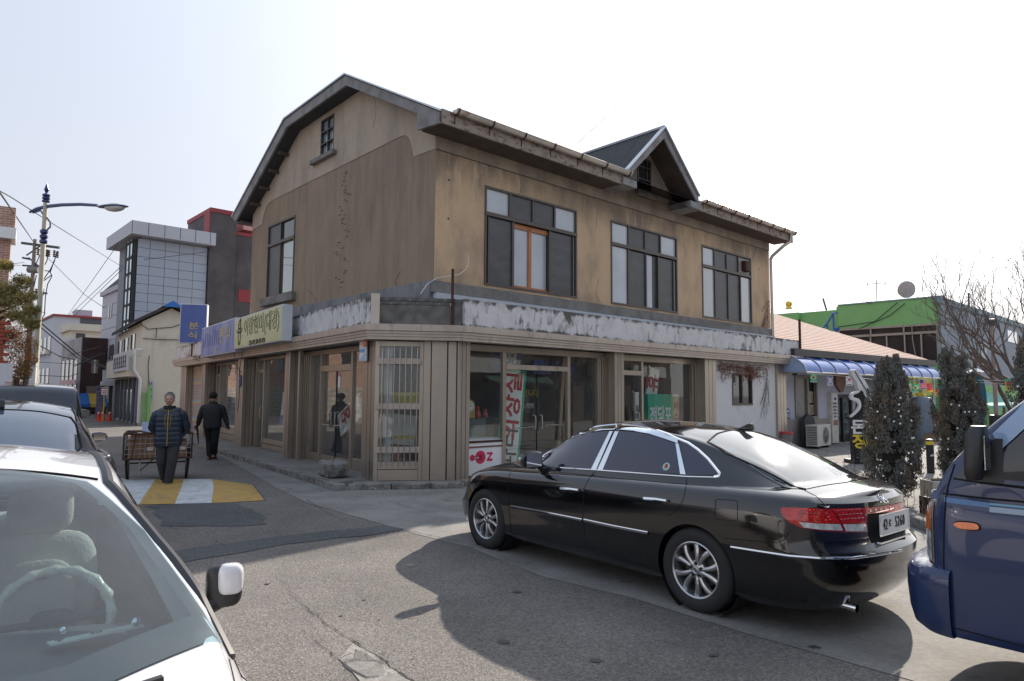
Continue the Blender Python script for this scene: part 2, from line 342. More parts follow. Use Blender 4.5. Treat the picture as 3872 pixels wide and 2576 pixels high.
def blotch(px,py,r,m,z=.0052,n=18):
 c=gnd(px,py);mb=MB();mb.add([(c.x+r*random.uniform(.55,1.1)*cos(a),c.y+r*.8*random.uniform(.55,1.1)*sin(a),z)for a in[2*pi*k/n for k in range(n)]],[tuple(range(n))]);obj('road_stain',mb,m,kind='structure')
M_OIL=mat('oil_stain',(.055,.052,.05),.6,var=.3,scale=20,bump=.3,bscale=90)
for px,py,r in((1955,2240,.05),(1905,2430,.06),(1376,2270,.02),(1010,2210,.03),(2250,2500,.05),(2700,2480,.04),(1290,2330,.02),(3080,2450,.05)):blotch(px,py,r,M_OIL)
c_=gnd(1552,2139);mb=MB();mb.lathe([(0,.009),(.045,.009),(.05,.004)],20,(c_.x,c_.y,0));obj('survey_plate',mb,mat('dull_brass',(.30,.27,.2),.5,.6),kind='structure')
def chunk(pts,h,m):
 P=[gnd(*Z8(*p))for p in pts];c=sum(P,Vector())/len(P);n=len(P)
 mb=MB();mb.add([(p.x,p.y,.002)for p in P]+[tuple(c.lerp(p,.86).xy)+(h*random.uniform(.7,1.1),)for p in P]+[(c.x,c.y,h*.8)],[(i,(i+1)%n,n+(i+1)%n,n+i)for i in range(n)]+[(n+i,n+(i+1)%n,2*n)for i in range(n)])
 obj('broken_concrete',mb,m,kind='structure')
sheet('pothole',[Z8(*p)for p in((470,1085),(560,990),(680,1050),(800,1130),(960,1250),(1000,1330),(640,1260),(560,1180))],.0055,M_KERB,jag=.01)
chunk(((495,1118),(560,1108),(700,1108),(770,1130),(785,1165),(735,1205),(650,1215),(580,1180),(530,1150)),.016,M_CONC)
chunk(((740,1215),(800,1175),(860,1190),(940,1240),(900,1300),(760,1290),(700,1240)),.014,M_CONC)
chunk(((575,1020),(650,1050),(710,1100),(640,1100),(560,1090)),.010,M_ASPH)
random.seed(5)
deb=MB()
for k in range(420):
 if k<220:
  t=random.random();q=CLp.lerp(CRp,t*1.3-.2)+Vector((random.gauss(0,.5),-random.uniform(.35,1.3),0))
 elif k<330:q=gnd(*Z8(random.uniform(480,980),random.uniform(1020,1250)))
 else:q=gnd(random.uniform(700,3400),random.uniform(1900,2560))
 r=random.uniform(.004,.014)*(1.3 if k<220 else .7);deb.add([(q.x+r*random.uniform(-1,1),q.y+r*random.uniform(-1,1),.004+z*r)for z in(0,0,0,.8)],[(0,1,2),(0,1,3),(1,2,3),(0,2,3)])
obj('scattered_grit',deb,mat('grit',(.2,.18,.15),.95,var=.5,scale=3),kind='stuff')
# ------ materials of the corner building
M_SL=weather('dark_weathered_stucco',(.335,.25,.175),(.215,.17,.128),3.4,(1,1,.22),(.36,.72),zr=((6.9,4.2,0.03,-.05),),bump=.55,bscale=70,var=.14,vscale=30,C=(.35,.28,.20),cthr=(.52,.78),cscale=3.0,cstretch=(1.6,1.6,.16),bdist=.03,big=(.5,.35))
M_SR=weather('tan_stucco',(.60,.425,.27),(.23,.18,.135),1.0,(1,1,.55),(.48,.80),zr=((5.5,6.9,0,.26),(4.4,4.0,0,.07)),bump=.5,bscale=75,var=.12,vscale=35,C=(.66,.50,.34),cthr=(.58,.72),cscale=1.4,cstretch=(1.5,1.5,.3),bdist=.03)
M_BAND=weather('smooth_plaster',(.42,.345,.27),(.31,.255,.20),1.1,(1,1,.35),(.45,.7),bump=.12,bscale=30,var=.07,vscale=5)
M_BANDR=weather('stained_plaster_band',(.38,.305,.23),(.21,.175,.145),.9,(1,1,.5),(.4,.62),bump=.12,bscale=30,var=.1,vscale=6)
M_GRAN=weather('grey_pebble_plaster',(.25,.235,.22),(.16,.15,.145),3,thr=(.4,.66),bump=.7,bscale=110,var=.28,vscale=95)
M_CEM=weather('grey_cement',(.235,.235,.245),(.13,.13,.135),2.5,(1,1,.4),(.48,.68),bump=.2,bscale=40,var=.1,vscale=9)
M_PEEL=weather('mouldy_white_paint',(.62,.60,.61),(.10,.09,.085),5.5,(1,1,.5),(.555,.70),zr=((3.42,3.57,0,.24),(3.12,3.02,0,.24)),rough=.8,bump=.25,bscale=25,var=.07,vscale=7,C=(.52,.50,.50),cthr=(.5,.62),cscale=3.5,big=(.28,.75))
M_WWALL=weather('white_painted_wall',(.66,.65,.66),(.45,.44,.44),2,(1,1,.5),(.55,.8),bump=.1,bscale=25,var=.04,vscale=4)
M_ALU=mat('bronze_anodised_metal',(.44,.385,.325),.36,.78,var=.05,scale=1.2,stretch=(2,2,.5),dirt=(.34,.28,.235),dirt_t=(.5,.9),dscale=1.2,dstretch=(1,1,.5),rvar=.3,bump=.15,bscale=3)
M_ALUL=mat('pale_bronze_metal',(.47,.40,.34),.45,.4,var=.12,scale=1.6,stretch=(2,2,.5),dirt=(.22,.17,.14),dirt_t=(.56,.76),dscale=5,dstretch=(1,1,.5))
M_FRAME=mat('brown_window_frame',(.085,.07,.06),.45,.3,var=.15,scale=5)
M_DARKW=mat('weathered_wood',(.17,.145,.125),.85,var=.35,scale=5,stretch=(1,1,1),dirt=(.36,.34,.32),dirt_t=(.62,.68),dscale=6,bump=.3,bscale=30)
M_FASC=weather('peeling_fascia_paint',(.30,.25,.21),(.14,.095,.07),7,(1,1,2),(.5,.62),bump=.3,bscale=30,C=(.5,.46,.42),cthr=(.62,.66),cscale=9)
M_SOFF=mat('dark_soffit_board',(.085,.062,.052),.85,var=.25,scale=3)
M_VERGE=weather('grey_verge_paint',(.27,.262,.265),(.155,.145,.14),3,thr=(.45,.65),bump=.15,bscale=20,C=(.55,.55,.56),cthr=(.70,.72),cscale=3)
M_ZINC=mat('zinc_flashing',(.55,.57,.6),.45,.6,var=.1)
M_GUT=mat('weathered_gutter_tin',(.52,.47,.42),.35,.65,var=.18,scale=2,dirt=(.3,.16,.1),dirt_t=(.58,.7),dscale=4)
M_SHING=mat('dark_grit_shingle',(.055,.057,.062),.95,var=.4,scale=60,bump=.6,bscale=90)
M_GLS=glass('shop_glass',(.94,.96,.96),.045,.035,wob=.03)
M_SCREEN=mat('grey_insect_screen',(.062,.064,.068),.42,var=.35,scale=1.6,stretch=(1,1,2.5),spec=.5)
M_FROST=mat('frosted_pane',(.44,.47,.51),.16,var=.16,scale=.9,coat=.5)
M_DGLS=mat('dark_pane',(.02,.025,.028),.05,var=.2,coat=.6)
M_SILV=mat('steel_bar',(.5,.48,.46),.3,.9,var=.1)
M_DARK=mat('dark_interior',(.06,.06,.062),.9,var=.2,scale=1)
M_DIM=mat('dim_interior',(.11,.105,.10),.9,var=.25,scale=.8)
M_RUST=mat('rusty_iron',(.085,.035,.025),.8,.3,var=.4,scale=12)
M_BRICKC=weather('cement_brick',(.19,.18,.165),(.09,.085,.08),6,thr=(.4,.65),bump=.4,bscale=60,var=.2,vscale=12)
M_WPLAS=mat('white_plastic',(.7,.7,.7),.4,var=.04);M_BPLAS=mat('black_plastic',(.02,.02,.022),.45,var=.1)
M_RED=mat('red_paint',(.45,.03,.03),.5,var=.1);M_INK=mat('black_ink',(.015,.015,.018),.5);M_WHITE=mat('white_paint',(.78,.78,.78),.5,var=.03)
M_BLUE=mat('blue_vinyl',(.09,.17,.5),.4,var=.06);M_GREEN=mat('green_vinyl',(.02,.26,.14),.4,var=.06);M_YELL=mat('yellow_paint',(.72,.52,.05),.5,var=.05)
# ------ the corner building
bld=thing('corner_building','weathered brown two-storey corner building with gabled roof above an empty bronze shop front','building',(-1.55,13.19,0),42.5)
def P(name,mb,m,parent=None,**k):return obj(name,mb,m,parent or bld,**k)
def S(F):return MB(UFi@F)
SLm,SRm,CHm=UFi@SLF,UFi@SRF,UFi@CHF
BL,BW,WT=13.9,9.35,6.93
ROOF=[(-.64,7.10),(3.07,9.12),(6.38,9.05),(9.95,7.05)]
ROOFB=[(-.64,6.88),(3.05,8.86),(6.25,8.80),(9.70,6.86)]
def slab_with_holes(mb,u0,u1,z0,z1,holes,put,t0,t1):
 us=sorted({u0,u1,*[h[0]for h in holes],*[h[1]for h in holes]});zs=sorted({z0,z1,*[h[2]for h in holes],*[h[3]for h in holes]})
 us=[u for u in us if u0<=u<=u1];zs=[z for z in zs if z0<=z<=z1]
 for a,b in zip(us,us[1:]):
  for c,d in zip(zs,zs[1:]):
   cu_,cz=(a+b)/2,(c+d)/2
   if any(h[0]<cu_<h[1]and h[2]<cz<h[3]for h in holes):continue
   mb.quad(put(a,t0,c),put(b,t0,c),put(b,t0,d),put(a,t0,d))
   mb.quad(put(a,t1,c),put(a,t1,d),put(b,t1,d),put(b,t1,c))
 for h in holes:
  a,b,c,d=h
  for q in(((a,c),(b,c)),((b,c),(b,d)),((b,d),(a,d)),((a,d),(a,c))):
   (p,r),(s_,w)=q;mb.quad(put(p,t0,r),put(s_,t0,w),put(s_,t1,w),put(p,t1,r))
WR=[(1.29,4.19,4.02,6.16),(5.48,8.42,4.02,6.17),(9.71,12.64,4.02,6.19)]
mb=MB();slab_with_holes(mb,0,BL,2.9,6.62,WR,lambda u,t,z:(u,t,z),0,.25)
mb.quad((BL,0,2.9),(BL,BW,2.9),(BL,BW,6.62),(BL,0,6.62));P('wall',mb,M_SR,label='tan stucco front wall stained under the eaves')
mb=MB();slab_with_holes(mb,0,BW,2.9,8.9,[(6.39,8.16,4.40,6.51),(4.31,5.02,7.72,8.70)],lambda u,t,z:(t,u,z),0,.25)
mb=MB();slab_with_holes(mb,0,BW,2.9,6.90,[(6.39,8.16,4.40,6.51)],lambda u,t,z:(t,u,z),0,.25)
P('wall',mb,M_SL,label='dark streaked stucco gable wall')
def gable(mb,x):
 rows=24
 def rz(y):
  pts=[(-.64,6.95),(3.05,8.95),(6.3,8.92),(9.8,6.95)]
  for(a,za),(b,zb)in zip(pts,pts[1:]):
   if a<=y<=b:return za+(zb-za)*(y-a)/(b-a)
  return 6.9
 ys=sorted(set([BW*k/rows for k in range(rows+1)]+[4.31,5.02,3.05,6.3]))
 for a,b in zip(ys,ys[1:]):
  m=(a+b)/2
  if 4.31<m<5.02:
   mb.quad((x,a,6.9),(x,b,6.9),(x,b,7.72),(x,a,7.72));mb.quad((x,a,8.70),(x,b,8.70),(x,b,rz(b)),(x,a,rz(a)))
  else:mb.quad((x,a,6.9),(x,b,6.9),(x,b,rz(b)),(x,a,rz(a)))
for x_ in(0.0,BL):mb=MB();gable(mb,x_);P('gable_wall',mb,M_SL)
ln=[(0,6.63),(.80,6.65)]
for k in range(9):a=k/8*pi/2;ln.append((.82+.50*sin(a)**1.3,6.68+.56*(1-cos(a))if False else 6.68+.56*sin(a)))
ln=[(0,6.63),(.78,6.66),(.84,6.86),(.90,7.02),(.98,7.14),(1.10,7.215),(1.25,7.24),(1.4,7.24),(8.0,7.235),(8.2,7.20),(8.36,7.12),(8.47,7.0),(8.56,6.84),(8.62,6.66),(BW,6.60)]
mb=MB();Z=lambda y:ROOFB[0][1]+.07 if y<-1 else None
top=[]
def rb(y):
 pts=[(-.64,6.93),(3.05,8.93),(6.3,8.9),(9.8,6.93)]
 for(a,za),(b,zb)in zip(pts,pts[1:]):
  if a<=y<=b:return za+(zb-za)*(y-a)/(b-a)
wh=(4.31,5.02,7.72,8.70)
ys=sorted(set([p[0]for p in ln]+[3.05,6.3,4.31,5.02]+[BW*k/30 for k in range(31)]))
def lz(y):
 for(a,za),(b,zb)in zip(ln,ln[1:]):
  if a<=y<=b:return za+(zb-za)*(y-a)/(b-a+1e-9)
 return ln[-1][1]
for a,b in zip(ys,ys[1:]):
 m_=(a+b)/2;x=-.014
 segs=[(lz(a),lz(b),rb(a),rb(b))]
 if 4.31<m_<5.02:segs=[(lz(a),lz(b),7.72,7.72),(8.70,8.70,rb(a),rb(b))]
 for z0,z1,z2,z3 in segs:mb.quad((x,a,z0),(x,b,z1),(x,b,z3),(x,a,z2))
 mb.quad((x,a,lz(a)),(x,b,lz(b)),(0,b,lz(b)),(0,a,lz(a)))
P('plaster_panel',mb,M_BAND,label='smooth plaster panel of the gable top')
scar=MB();random.seed(3)
for k in range(46):
 z=4.25+k*.062+random.uniform(-.02,.02);y=3.75+random.uniform(-.22,.22)+.12*sin(k*.5);w=random.uniform(.03,.11)
 if random.random()<.8:scar.prism([(y-w,z),(y-w*.3,z+.012),(y+w,z+.003),(y+w*.4,z-.013)],'x',-.008,.01)
P('stucco_scar',scar,mat('dark_scar',(.125,.10,.08),.95,var=.3,scale=9),kind='stuff')
mb=MB();mb.box(-.004,5.38,-.014,.24,6.62,6.93);mb.box(5.38,8.44,-.014,.24,6.62,7.02);mb.box(8.44,BL+.003,-.014,.24,6.62,6.93);P('plaster_band',mb,M_BANDR)
mb=MB();mb.box(0,BL,-.0165,-.012,6.612,6.624);P('seam',mb,M_HOLE)
for(x_,z_)in((.33,6.06),(.33,5.26),(13.2,5.9)):mb=MB();mb.lathe([(0,-.004),(.022,-.004),(.022,.0)],8,(x_,0,z_),'y');P('wall_hole',mb,M_HOLE)
random.seed(19)
def wcrack(pts,put,m=None):
 Q=[]
 for a,b in zip(pts,pts[1:]):
  for k in range(8):Q.append((a[0]+(b[0]-a[0])*k/8+random.gauss(0,.012),a[1]+(b[1]-a[1])*k/8+random.gauss(0,.012)))
 mb=MB();mb.tube([put(*q)for q in Q],.004,3);P('wall_crack',mb,m or M_HOLE)
for pts in(((4.9,6.6),(4.95,6.2),(4.88,5.7)),((8.7,6.6),(8.75,6.1),(8.9,5.6)),((5.0,4.6),(4.9,4.2),(5.1,3.96)),((2.3,6.6),(2.35,6.3),(2.28,6.17)),((13.0,6.6),(12.9,6.3),(12.66,6.17))):wcrack(pts,lambda u,z:(u,-.001,z))
for pts in(((5.6,4.4),(5.2,4.2),(5.0,3.97)),((1.2,4.3),(1.4,4.1),(1.35,3.97)),((2.4,8.5),(2.3,8.1),(2.45,7.7))):wcrack(pts,lambda u,z:(-.001 if z<7 else-.015,u,z))
for sx_ in(1.9,3.4,6.2,8.8,11.5):mb=MB(SRm);pp=[(sx_+random.gauss(0,.02),-.162,3.55-k*.05)for k in range(random.randint(5,11))];mb.tube(pp,.004,3);P('wall_crack',mb,M_HOLE)
mb=MB();mb.box(-.09,BL+.05,-.09,0.0,3.71,3.95);o=P('plinth_band',mb,M_GRAN);bevel(o,.01)
mb=MB();mb.box(-.02,BL,-.14,0,3.40,3.705);P('ledge',mb,mat('pale_ledge_paint',(.5,.53,.58),.8,var=.12,scale=4))
mb=MB();mb.box(-.10,0,-.004,BW,3.60,3.96);P('plinth_band',mb,M_CEM,label='grey cement band under the gable wall')
mb=MB();mb.box(-.16,0,-.1,BW,3.3,3.595);P('ledge',mb,M_CEM)
# --- windows of the upper floor
def window(put,u0,u1,z0,z1,bars_v,bars_h,panes,depth=.07,fw=.045,pane_t=.10,lab=None):
 """put(u,t,z) maps to local; bars_v [(u,z0,z1,w)], bars_h [(z,u0,u1,w)], panes [(u0,u1,z0,z1,mat,t)]"""
 def bx(mb,a,b,t0,t1,c,d):
  q=[put(x,y,z)for z in(c,d)for y in(t0,t1)for x in(a,b)]
  mb.add(q,[(0,2,3,1),(4,5,7,6),(0,1,5,4),(2,6,7,3),(0,4,6,2),(1,3,7,5)])
 fr=MB();t0,t1=-.02,depth
 bx(fr,u0,u0+fw,t0,t1,z0,z1);bx(fr,u1-fw,u1,t0,t1,z0,z1);bx(fr,u0+fw,u1-fw,t0,t1,z0,z0+fw);bx(fr,u0+fw,u1-fw,t0,t1,z1-fw,z1)
 w=P('window',fr,M_FRAME,label=lab)
 for(u,a,b,wd)in bars_v:mb=MB();bx(mb,u-wd/2,u+wd/2,-.012,depth-.01,a,b);obj('mullion',mb,M_FRAME,w)
 for(z,a,b,wd)in bars_h:mb=MB();bx(mb,a,b,-.03,depth+.01,z-wd/2,z+wd/2);obj('transom_bar',mb,M_FRAME,w)
 for(a,b,c,d,m,t)in panes:mb=MB();bx(mb,a,b,t,t+.006,c,d);obj('pane',mb,m,w)
 return w
FR=lambda u,t,z:(u,t,z)
GB=lambda u,t,z:(t,u,z)
sc_=MB()
w1=window(FR,1.29,4.19,4.02,6.16,[(2.015,5.6,6.12,.05),(3.43,5.6,6.12,.05),(2.11,4.06,5.5,.06),(3.27,4.06,5.5,.06),(4.06,4.06,5.5,.03),(1.40,4.06,5.5,.03),(2.72,5.62,6.1,.05)],[(5.56,1.29,4.19,.08)],[(1.33,2.0,5.62,6.12,M_FROST,.03),(2.04,3.40,5.62,6.12,M_SCREEN,.02),(3.45,4.15,5.62,6.12,M_FROST,.03),(1.38,2.09,4.06,5.5,M_SCREEN,.02),(2.14,2.63,4.12,5.44,M_FROST,.08),(2.72,3.24,4.12,5.44,M_FROST,.09),(3.3,4.04,4.06,5.5,M_SCREEN,.02),(4.07,4.15,4.06,5.5,M_FROST,.04),(2.1,3.3,4.04,5.5,M_DGLS,.12)])
M_ORW=mat('orange_wood',(.42,.15,.05),.5,var=.2,scale=4)
mb=MB();mb.box(2.63,2.72,.045,.10,4.06,5.46);mb.box(2.14,3.25,.045,.075,5.40,5.50);mb.box(2.14,3.25,.05,.1,4.05,4.12);obj('inner_sash',mb,M_ORW,w1)
window(FR,5.48,8.42,4.02,6.17,[(6.22,5.6,6.13,.05),(7.63,5.6,6.13,.05),(6.93,5.62,6.1,.05),(6.20,4.06,5.52,.05),(6.96,4.06,5.5,.05),(7.52,4.06,5.5,.05),(8.24,4.06,5.5,.03)],[(5.57,5.48,8.42,.08)],[(5.52,6.2,5.62,6.12,M_FROST,.03),(6.24,7.61,5.62,6.12,M_SCREEN,.02),(7.65,8.38,5.62,6.12,M_FROST,.03),(5.52,6.18,4.06,5.52,M_FROST,.03),(6.22,6.94,4.06,5.5,M_SCREEN,.02),(6.98,7.32,4.06,5.5,M_FROST,.06),(7.32,7.5,4.06,5.5,M_SCREEN,.05),(7.54,8.23,4.06,5.5,M_SCREEN,.02),(8.25,8.38,4.06,5.5,M_FROST,.04)])
w3=window(FR,9.71,12.64,4.02,6.19,[(10.42,5.6,6.15,.05),(11.84,5.6,6.15,.05),(11.13,5.62,6.1,.05),(10.44,4.06,5.52,.05),(11.20,4.06,5.5,.06),(11.95,4.06,5.5,.05)],[(5.57,9.71,12.64,.08)],[(9.75,10.4,5.62,6.13,M_FROST,.03),(10.44,11.82,5.62,6.13,M_SCREEN,.02),(9.75,10.42,4.06,5.52,mat('bright_pane',(.35,.36,.37),.04,var=.05,coat=1),.03),(10.46,11.18,4.06,5.5,M_SCREEN,.02),(11.22,11.93,4.06,5.5,M_SCREEN,.03),(11.97,12.6,4.06,5.5,_mats['bright_pane'],.03),(11.86,12.6,5.62,6.13,mat('grey_panel',(.33,.32,.31),.6),.03)])
mb=MB();mb.box(12.08,12.42,-.12,.03,5.70,6.02);fan=obj('exhaust_fan',mb,M_RUST,w3)
mb=MB();[mb.box(12.11,12.39,-.135,-.12,5.73+k*.055,5.745+k*.055)for k in range(6)];mb.lathe([(.03,-.14),(.03,-.125)],10,(12.25,0,5.86),'y');obj('grille',mb,M_BPLAS,w3)
wl=window(GB,6.39,8.16,4.40,6.51,[(7.31,5.95,6.47,.05),(7.31,4.44,5.88,.06)],[(5.92,6.39,8.16,.08)],[(7.33,8.12,5.96,6.47,M_SCREEN,.02),(6.43,7.29,5.96,6.47,M_DGLS,.04),(7.34,8.12,4.44,5.88,M_SCREEN,.02),(6.43,7.28,4.44,5.88,glass('greenish_pane',(.55,.68,.64),.25,.12),.04)])
mb=MB();mb.box(-.13,.02,6.20,8.34,4.17,4.395);bevel(obj('sill',mb,M_GRAN,wl),.012)
mb=MB();mb.box(.1,.14,6.39,8.2,4.4,6.55);obj('curtain',mb,mat('grey_green_curtain',(.3,.38,.36),.9,var=.2),wl)
wa=window(GB,4.31,5.02,7.72,8.70,[(4.66,7.76,8.66,.03)],[(8.05,4.33,5.0,.025),(8.36,4.33,5.0,.025)],[(4.35,4.98,7.76,8.66,mat('pale_blue_pane',(.22,.29,.33),.1,var=.1,coat=.5),.05)],fw=.04,lab='small six-pane attic window')
mb=MB();mb.box(-.14,.02,4.14,5.38,7.60,7.715);bevel(obj('sill',mb,M_GRAN,wa),.012)
wd=window(FR,6.60,7.22,7.22,8.12,[(7.05,7.5,8.1,.03)],[(7.52,6.6,7.22,.03),(7.86,6.6,7.22,.03)],[(6.64,7.18,7.24,8.1,M_DGLS,.04)],fw=.05,lab='small broken dormer window')
mb=MB();mb.box(6.52,7.38,-.12,.02,7.05,7.215);bevel(obj('sill',mb,M_GRAN,wd),.012)
mb=MB();mb.quad((5.5,.0,7.0),(8.4,.0,7.0),(8.38,.0,7.25),(5.52,.0,7.25))if False else None
for(x0,x1,z0,z1)in((5.5,6.6,7.0,7.3),(7.22,8.2,7.0,7.3)):mb.quad((x0,0,z0),(x1,0,z0),(x1,0,z1),(x0,0,z1))
dz=lambda x:8.62-abs(x-6.85)*.90
xs=[5.4,5.8,6.2,6.6,6.85,7.22,7.6,8.0,8.3]
for a,b in zip(xs,xs[1:]):
 lo=8.12 if 6.6<=a and b<=7.22 else 7.3
 if max(dz(a),dz(b))>lo:mb.quad((a,0,lo),(b,0,lo),(b,0,max(lo,dz(b))),(a,0,max(lo,dz(a))))
P('gable_wall',mb,M_BANDR,label='small dormer gable wall')
mb=MB();mb.prism([(6.0,7.1),(7.7,7.1),(6.85,8.3)],'y',.3,.34);P('attic_backing',mb,M_DARK)
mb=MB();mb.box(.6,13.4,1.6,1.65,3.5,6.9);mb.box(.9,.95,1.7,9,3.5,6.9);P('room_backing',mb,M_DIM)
# --- roof
def poly_strip(x0,x1,pts,thick=0):return[(x0,y,z)for y,z in pts],[(x1,y,z)for y,z in pts]
X0,X1=-.35,BL+.38
mb=MB();a,b=poly_strip(X0,X1,ROOF);mb.grid([a,b]);a,b=poly_strip(X0,X1,ROOFB);mb.grid([a,b])
rf=P('roof',mb,M_SHING)
for x in(X0-.05,X1):
 mb=MB()
 for i in range(3):
  (y0,z0),(y1,z1)=ROOF[i],ROOF[i+1];(c0,w0),(c1,w1_)=ROOFB[i],ROOFB[i+1]
  mb.add([(x,y0,z0-.02),(x,y1,z1-.02),(x,c1,w1_),(x,c0,w0),(x+.05,y0,z0-.02),(x+.05,y1,z1-.02),(x+.05,c1,w1_),(x+.05,c0,w0)],[(0,1,2,3),(4,7,6,5),(0,4,5,1),(3,2,6,7),(0,3,7,4),(1,5,6,2)])
 mb.prism([(-.64,6.86),(-.64,7.08),(.1,7.45),(.1,6.93)],'x',x+.001,x+.049);obj('verge_board',mb,M_VERGE,rf)
for x in(X0-.09,X1-.02):
 mb=MB()
 for i in range(3):
  (y0,z0),(y1,z1)=ROOF[i],ROOF[i+1];mb.add([(x,y0,z0),(x,y1,z1),(x+.11,y1,z1),(x+.11,y0,z0),(x,y0,z0+.035),(x,y1,z1+.035),(x+.11,y1,z1+.035),(x+.11,y0,z0+.035)],[(0,1,2,3),(4,7,6,5),(0,4,5,1),(3,2,6,7),(0,3,7,4),(1,5,6,2)])
 obj('verge_flashing',mb,M_ZINC,rf)
mb=MB()
for k in range(4):y=6.9+k*.62;z=8.72-(y-6.25)*.5623;mb.box(-.30,.02,y,y+.07,z-.09,z)
obj('rafter_end',mb,M_SOFF,rf,kind='stuff')
mb=MB();mb.box(X0,5.38,-.62,.0,6.885,6.925);mb.box(8.42,X1,-.62,0,6.885,6.925);mb.box(X0,X1,BW,9.7,6.80,6.84);P('soffit',mb,M_SOFF)
for a,b in((X0,5.36),(8.44,X1)):
 mb=MB();mb.box(a,b,-.665,-.62,6.87,7.15);P('fascia',mb,M_FASC)
 mb=MB();mb.box(a,b,-.62,-.615,6.93,6.98)
 gu=MB();n=9
 prof=[(-.67-.075+.075*cos(pi+pi*k/8),7.175-.09*sin(pi*k/8)-.0)for k in range(9)]
 G=[[(x,y,z)for y,z in prof]for x in(a+.25,b-.02)];gu.grid(G);gu.quad(*G[0]);gu.quad(*G[1])
 gu.tube([(a+.25,-.82,7.175),(b-.02,-.82,7.175)],.016,6);gu.tube([(a+.25,-.67,7.175),(b-.02,-.67,7.175)],.012,6)
 gt=P('gutter',gu,M_GUT,smooth=True)
 k=int((b-a)/.82)
 for i in range(k+1):
  x=a+.3+(b-a-.4)*i/k
  mb=MB();mb.tube([(x,-.66,7.19)]+[(x,-.67-.075+.088*cos(pi+pi*j/8),7.175-.10*sin(pi*j/8))for j in range(8,-1,-1)]+[(x,-.83,7.19)],.014,5);mb.box(x-.012,x+.012,-.675,-.664,6.93,7.12);obj('gutter_bracket',mb,M_RUST,gt)
AX,AZ,SL_=6.85,8.76,.945
def dorm(x,off=0):return AZ-abs(x-AX)*SL_+off
for sgn,nm in((-1,'left'),(1,'right')):
 xe=AX+sgn*1.62;ze=dorm(xe)
 def back(z):return-.64+(z-7.10)/.5445
 mb=MB();mb.add([(AX,-.66,AZ),(xe,-.66,ze),(xe,back(max(ze,7.1))+.1,ze),(AX,back(AZ)+.05,AZ),(AX,-.66,AZ-.05),(xe,-.66,ze-.05),(xe,back(max(ze,7.1))+.1,ze-.05),(AX,back(AZ),AZ-.05)],[(0,1,2,3),(4,7,6,5),(0,4,5,1),(1,5,6,2)])
 dr=P('dormer_roof',mb,M_SHING)
 for k in(1,2,3):
  f=k/4;y=-.66+(back(AZ)+.66)*f;mb=MB();mb.tube([(AX,y,AZ+.006),(xe,y*.3+back(max(ze,7.1))*.0-.4*(1-f),ze+.006)],.008,4)
  obj('joint',mb,M_BPLAS,dr)
 mb=MB();w=.19
 mb.add([(AX,-.70,AZ-.03),(xe,-.70,ze-.03),(xe,-.70,ze-.03-w),(AX,-.70,AZ-.03-w*1.35),(AX,-.655,AZ-.03),(xe,-.655,ze-.03),(xe,-.655,ze-.03-w),(AX,-.655,AZ-.03-w*1.35)],[(0,1,2,3),(4,7,6,5),(0,4,5,1),(3,2,6,7),(0,3,7,4),(1,5,6,2)])
 obj('verge_board',mb,M_VERGE,dr)
 mb=MB();mb.add([(AX,-.76,AZ),(xe,-.76,ze),(xe,-.64,ze),(AX,-.64,AZ),(AX,-.76,AZ+.04),(xe,-.76,ze+.04),(xe,-.64,ze+.04),(AX,-.64,AZ+.04)],[(0,1,2,3),(4,7,6,5),(0,4,5,1),(3,2,6,7),(0,3,7,4),(1,5,6,2)])
 obj('verge_flashing',mb,M_ZINC,dr)
 mb=MB();mb.add([(AX,-.65,AZ-.16),(xe,-.65,ze-.16),(xe,0,ze-.16),(AX,0,AZ-.16)],[(0,1,2,3)]);obj('soffit',mb,M_SOFF,dr)
 mb=MB();mb.box(xe-(.42 if sgn>0 else .12),xe+(.12 if sgn>0 else .42),-.705,-.02,ze-.36,ze-.18);obj('eave_return',mb,M_VERGE,dr)
mb=MB();mb.tube([(AX,-.72,AZ+.03),(AX,2.6,AZ+.03)],.045,6);P('ridge_cap',mb,M_ZINC)
mb=MB();mb.tube([(14.02,-.74,7.1),(14.02,-.70,6.86),(13.90,-.5,6.7),(13.80,-.16,6.4),(13.78,-.12,6.3)],.055,8);mb.tube([(13.78,-.12,6.34),(13.80,-.12,3.5)],.048,8);P('downpipe',mb,M_GUT,smooth=True)
mb=MB();mb.box(9.5,9.9,0,.1,0,.1)if False else None
# --- ground floor shop front
SW_END,SR_END=18.75,13.35
path=[SLm@Vector((SW_END+.25,0,0)),SLm@Vector((0,0,0)),SRm@Vector((0,0,0)),SRm@Vector((14.15,0,0))]
path=[(p.x,p.y)for p in path]
prof=[(.30,3.02),(.30,2.90),(.285,2.89),(.27,2.888),(.27,2.845),(.25,2.838),(.25,2.795),(.23,2.788),(.23,2.735),(0,2.735),(0,3.02)]
mb=MB();sweep(mb,path,prof,1);P('cornice',mb,M_ALUL)
CW=random.Random(2)
for Fm,s1,sgn in((SLm,SW_END,1),(SRm,14.0,-1)):
 s=1.6
 while s<s1:
  mb=MB(Fm);y0=.302*sgn;y1=.299*sgn;mb.box(s,s+.005,min(y1,y0),max(y1,y0),2.90,3.019);P('cornice_joint',mb,M_BPLAS);s+=2.9
mb=MB(SLm);mb.box(-.02,19.2,-.02,.12,3.0,3.56);P('parapet',mb,M_PEEL)
mb=MB(SRm);mb.box(.03,14.05,-.16,.0,3.0,3.55);P('parapet',mb,M_PEEL)
mb=MB(CHm);mb.box(.05,1.50,-.06,.10,3.0,3.41);P('parapet',mb,M_BRICKC,label='rough cement corner parapet')
mb=MB(CHm);mb.box(-.10,.06,-.17,-.02,3.02,3.60);P('edge_tile',mb,mat('cream_tile',(.58,.5,.42),.5,var=.05))
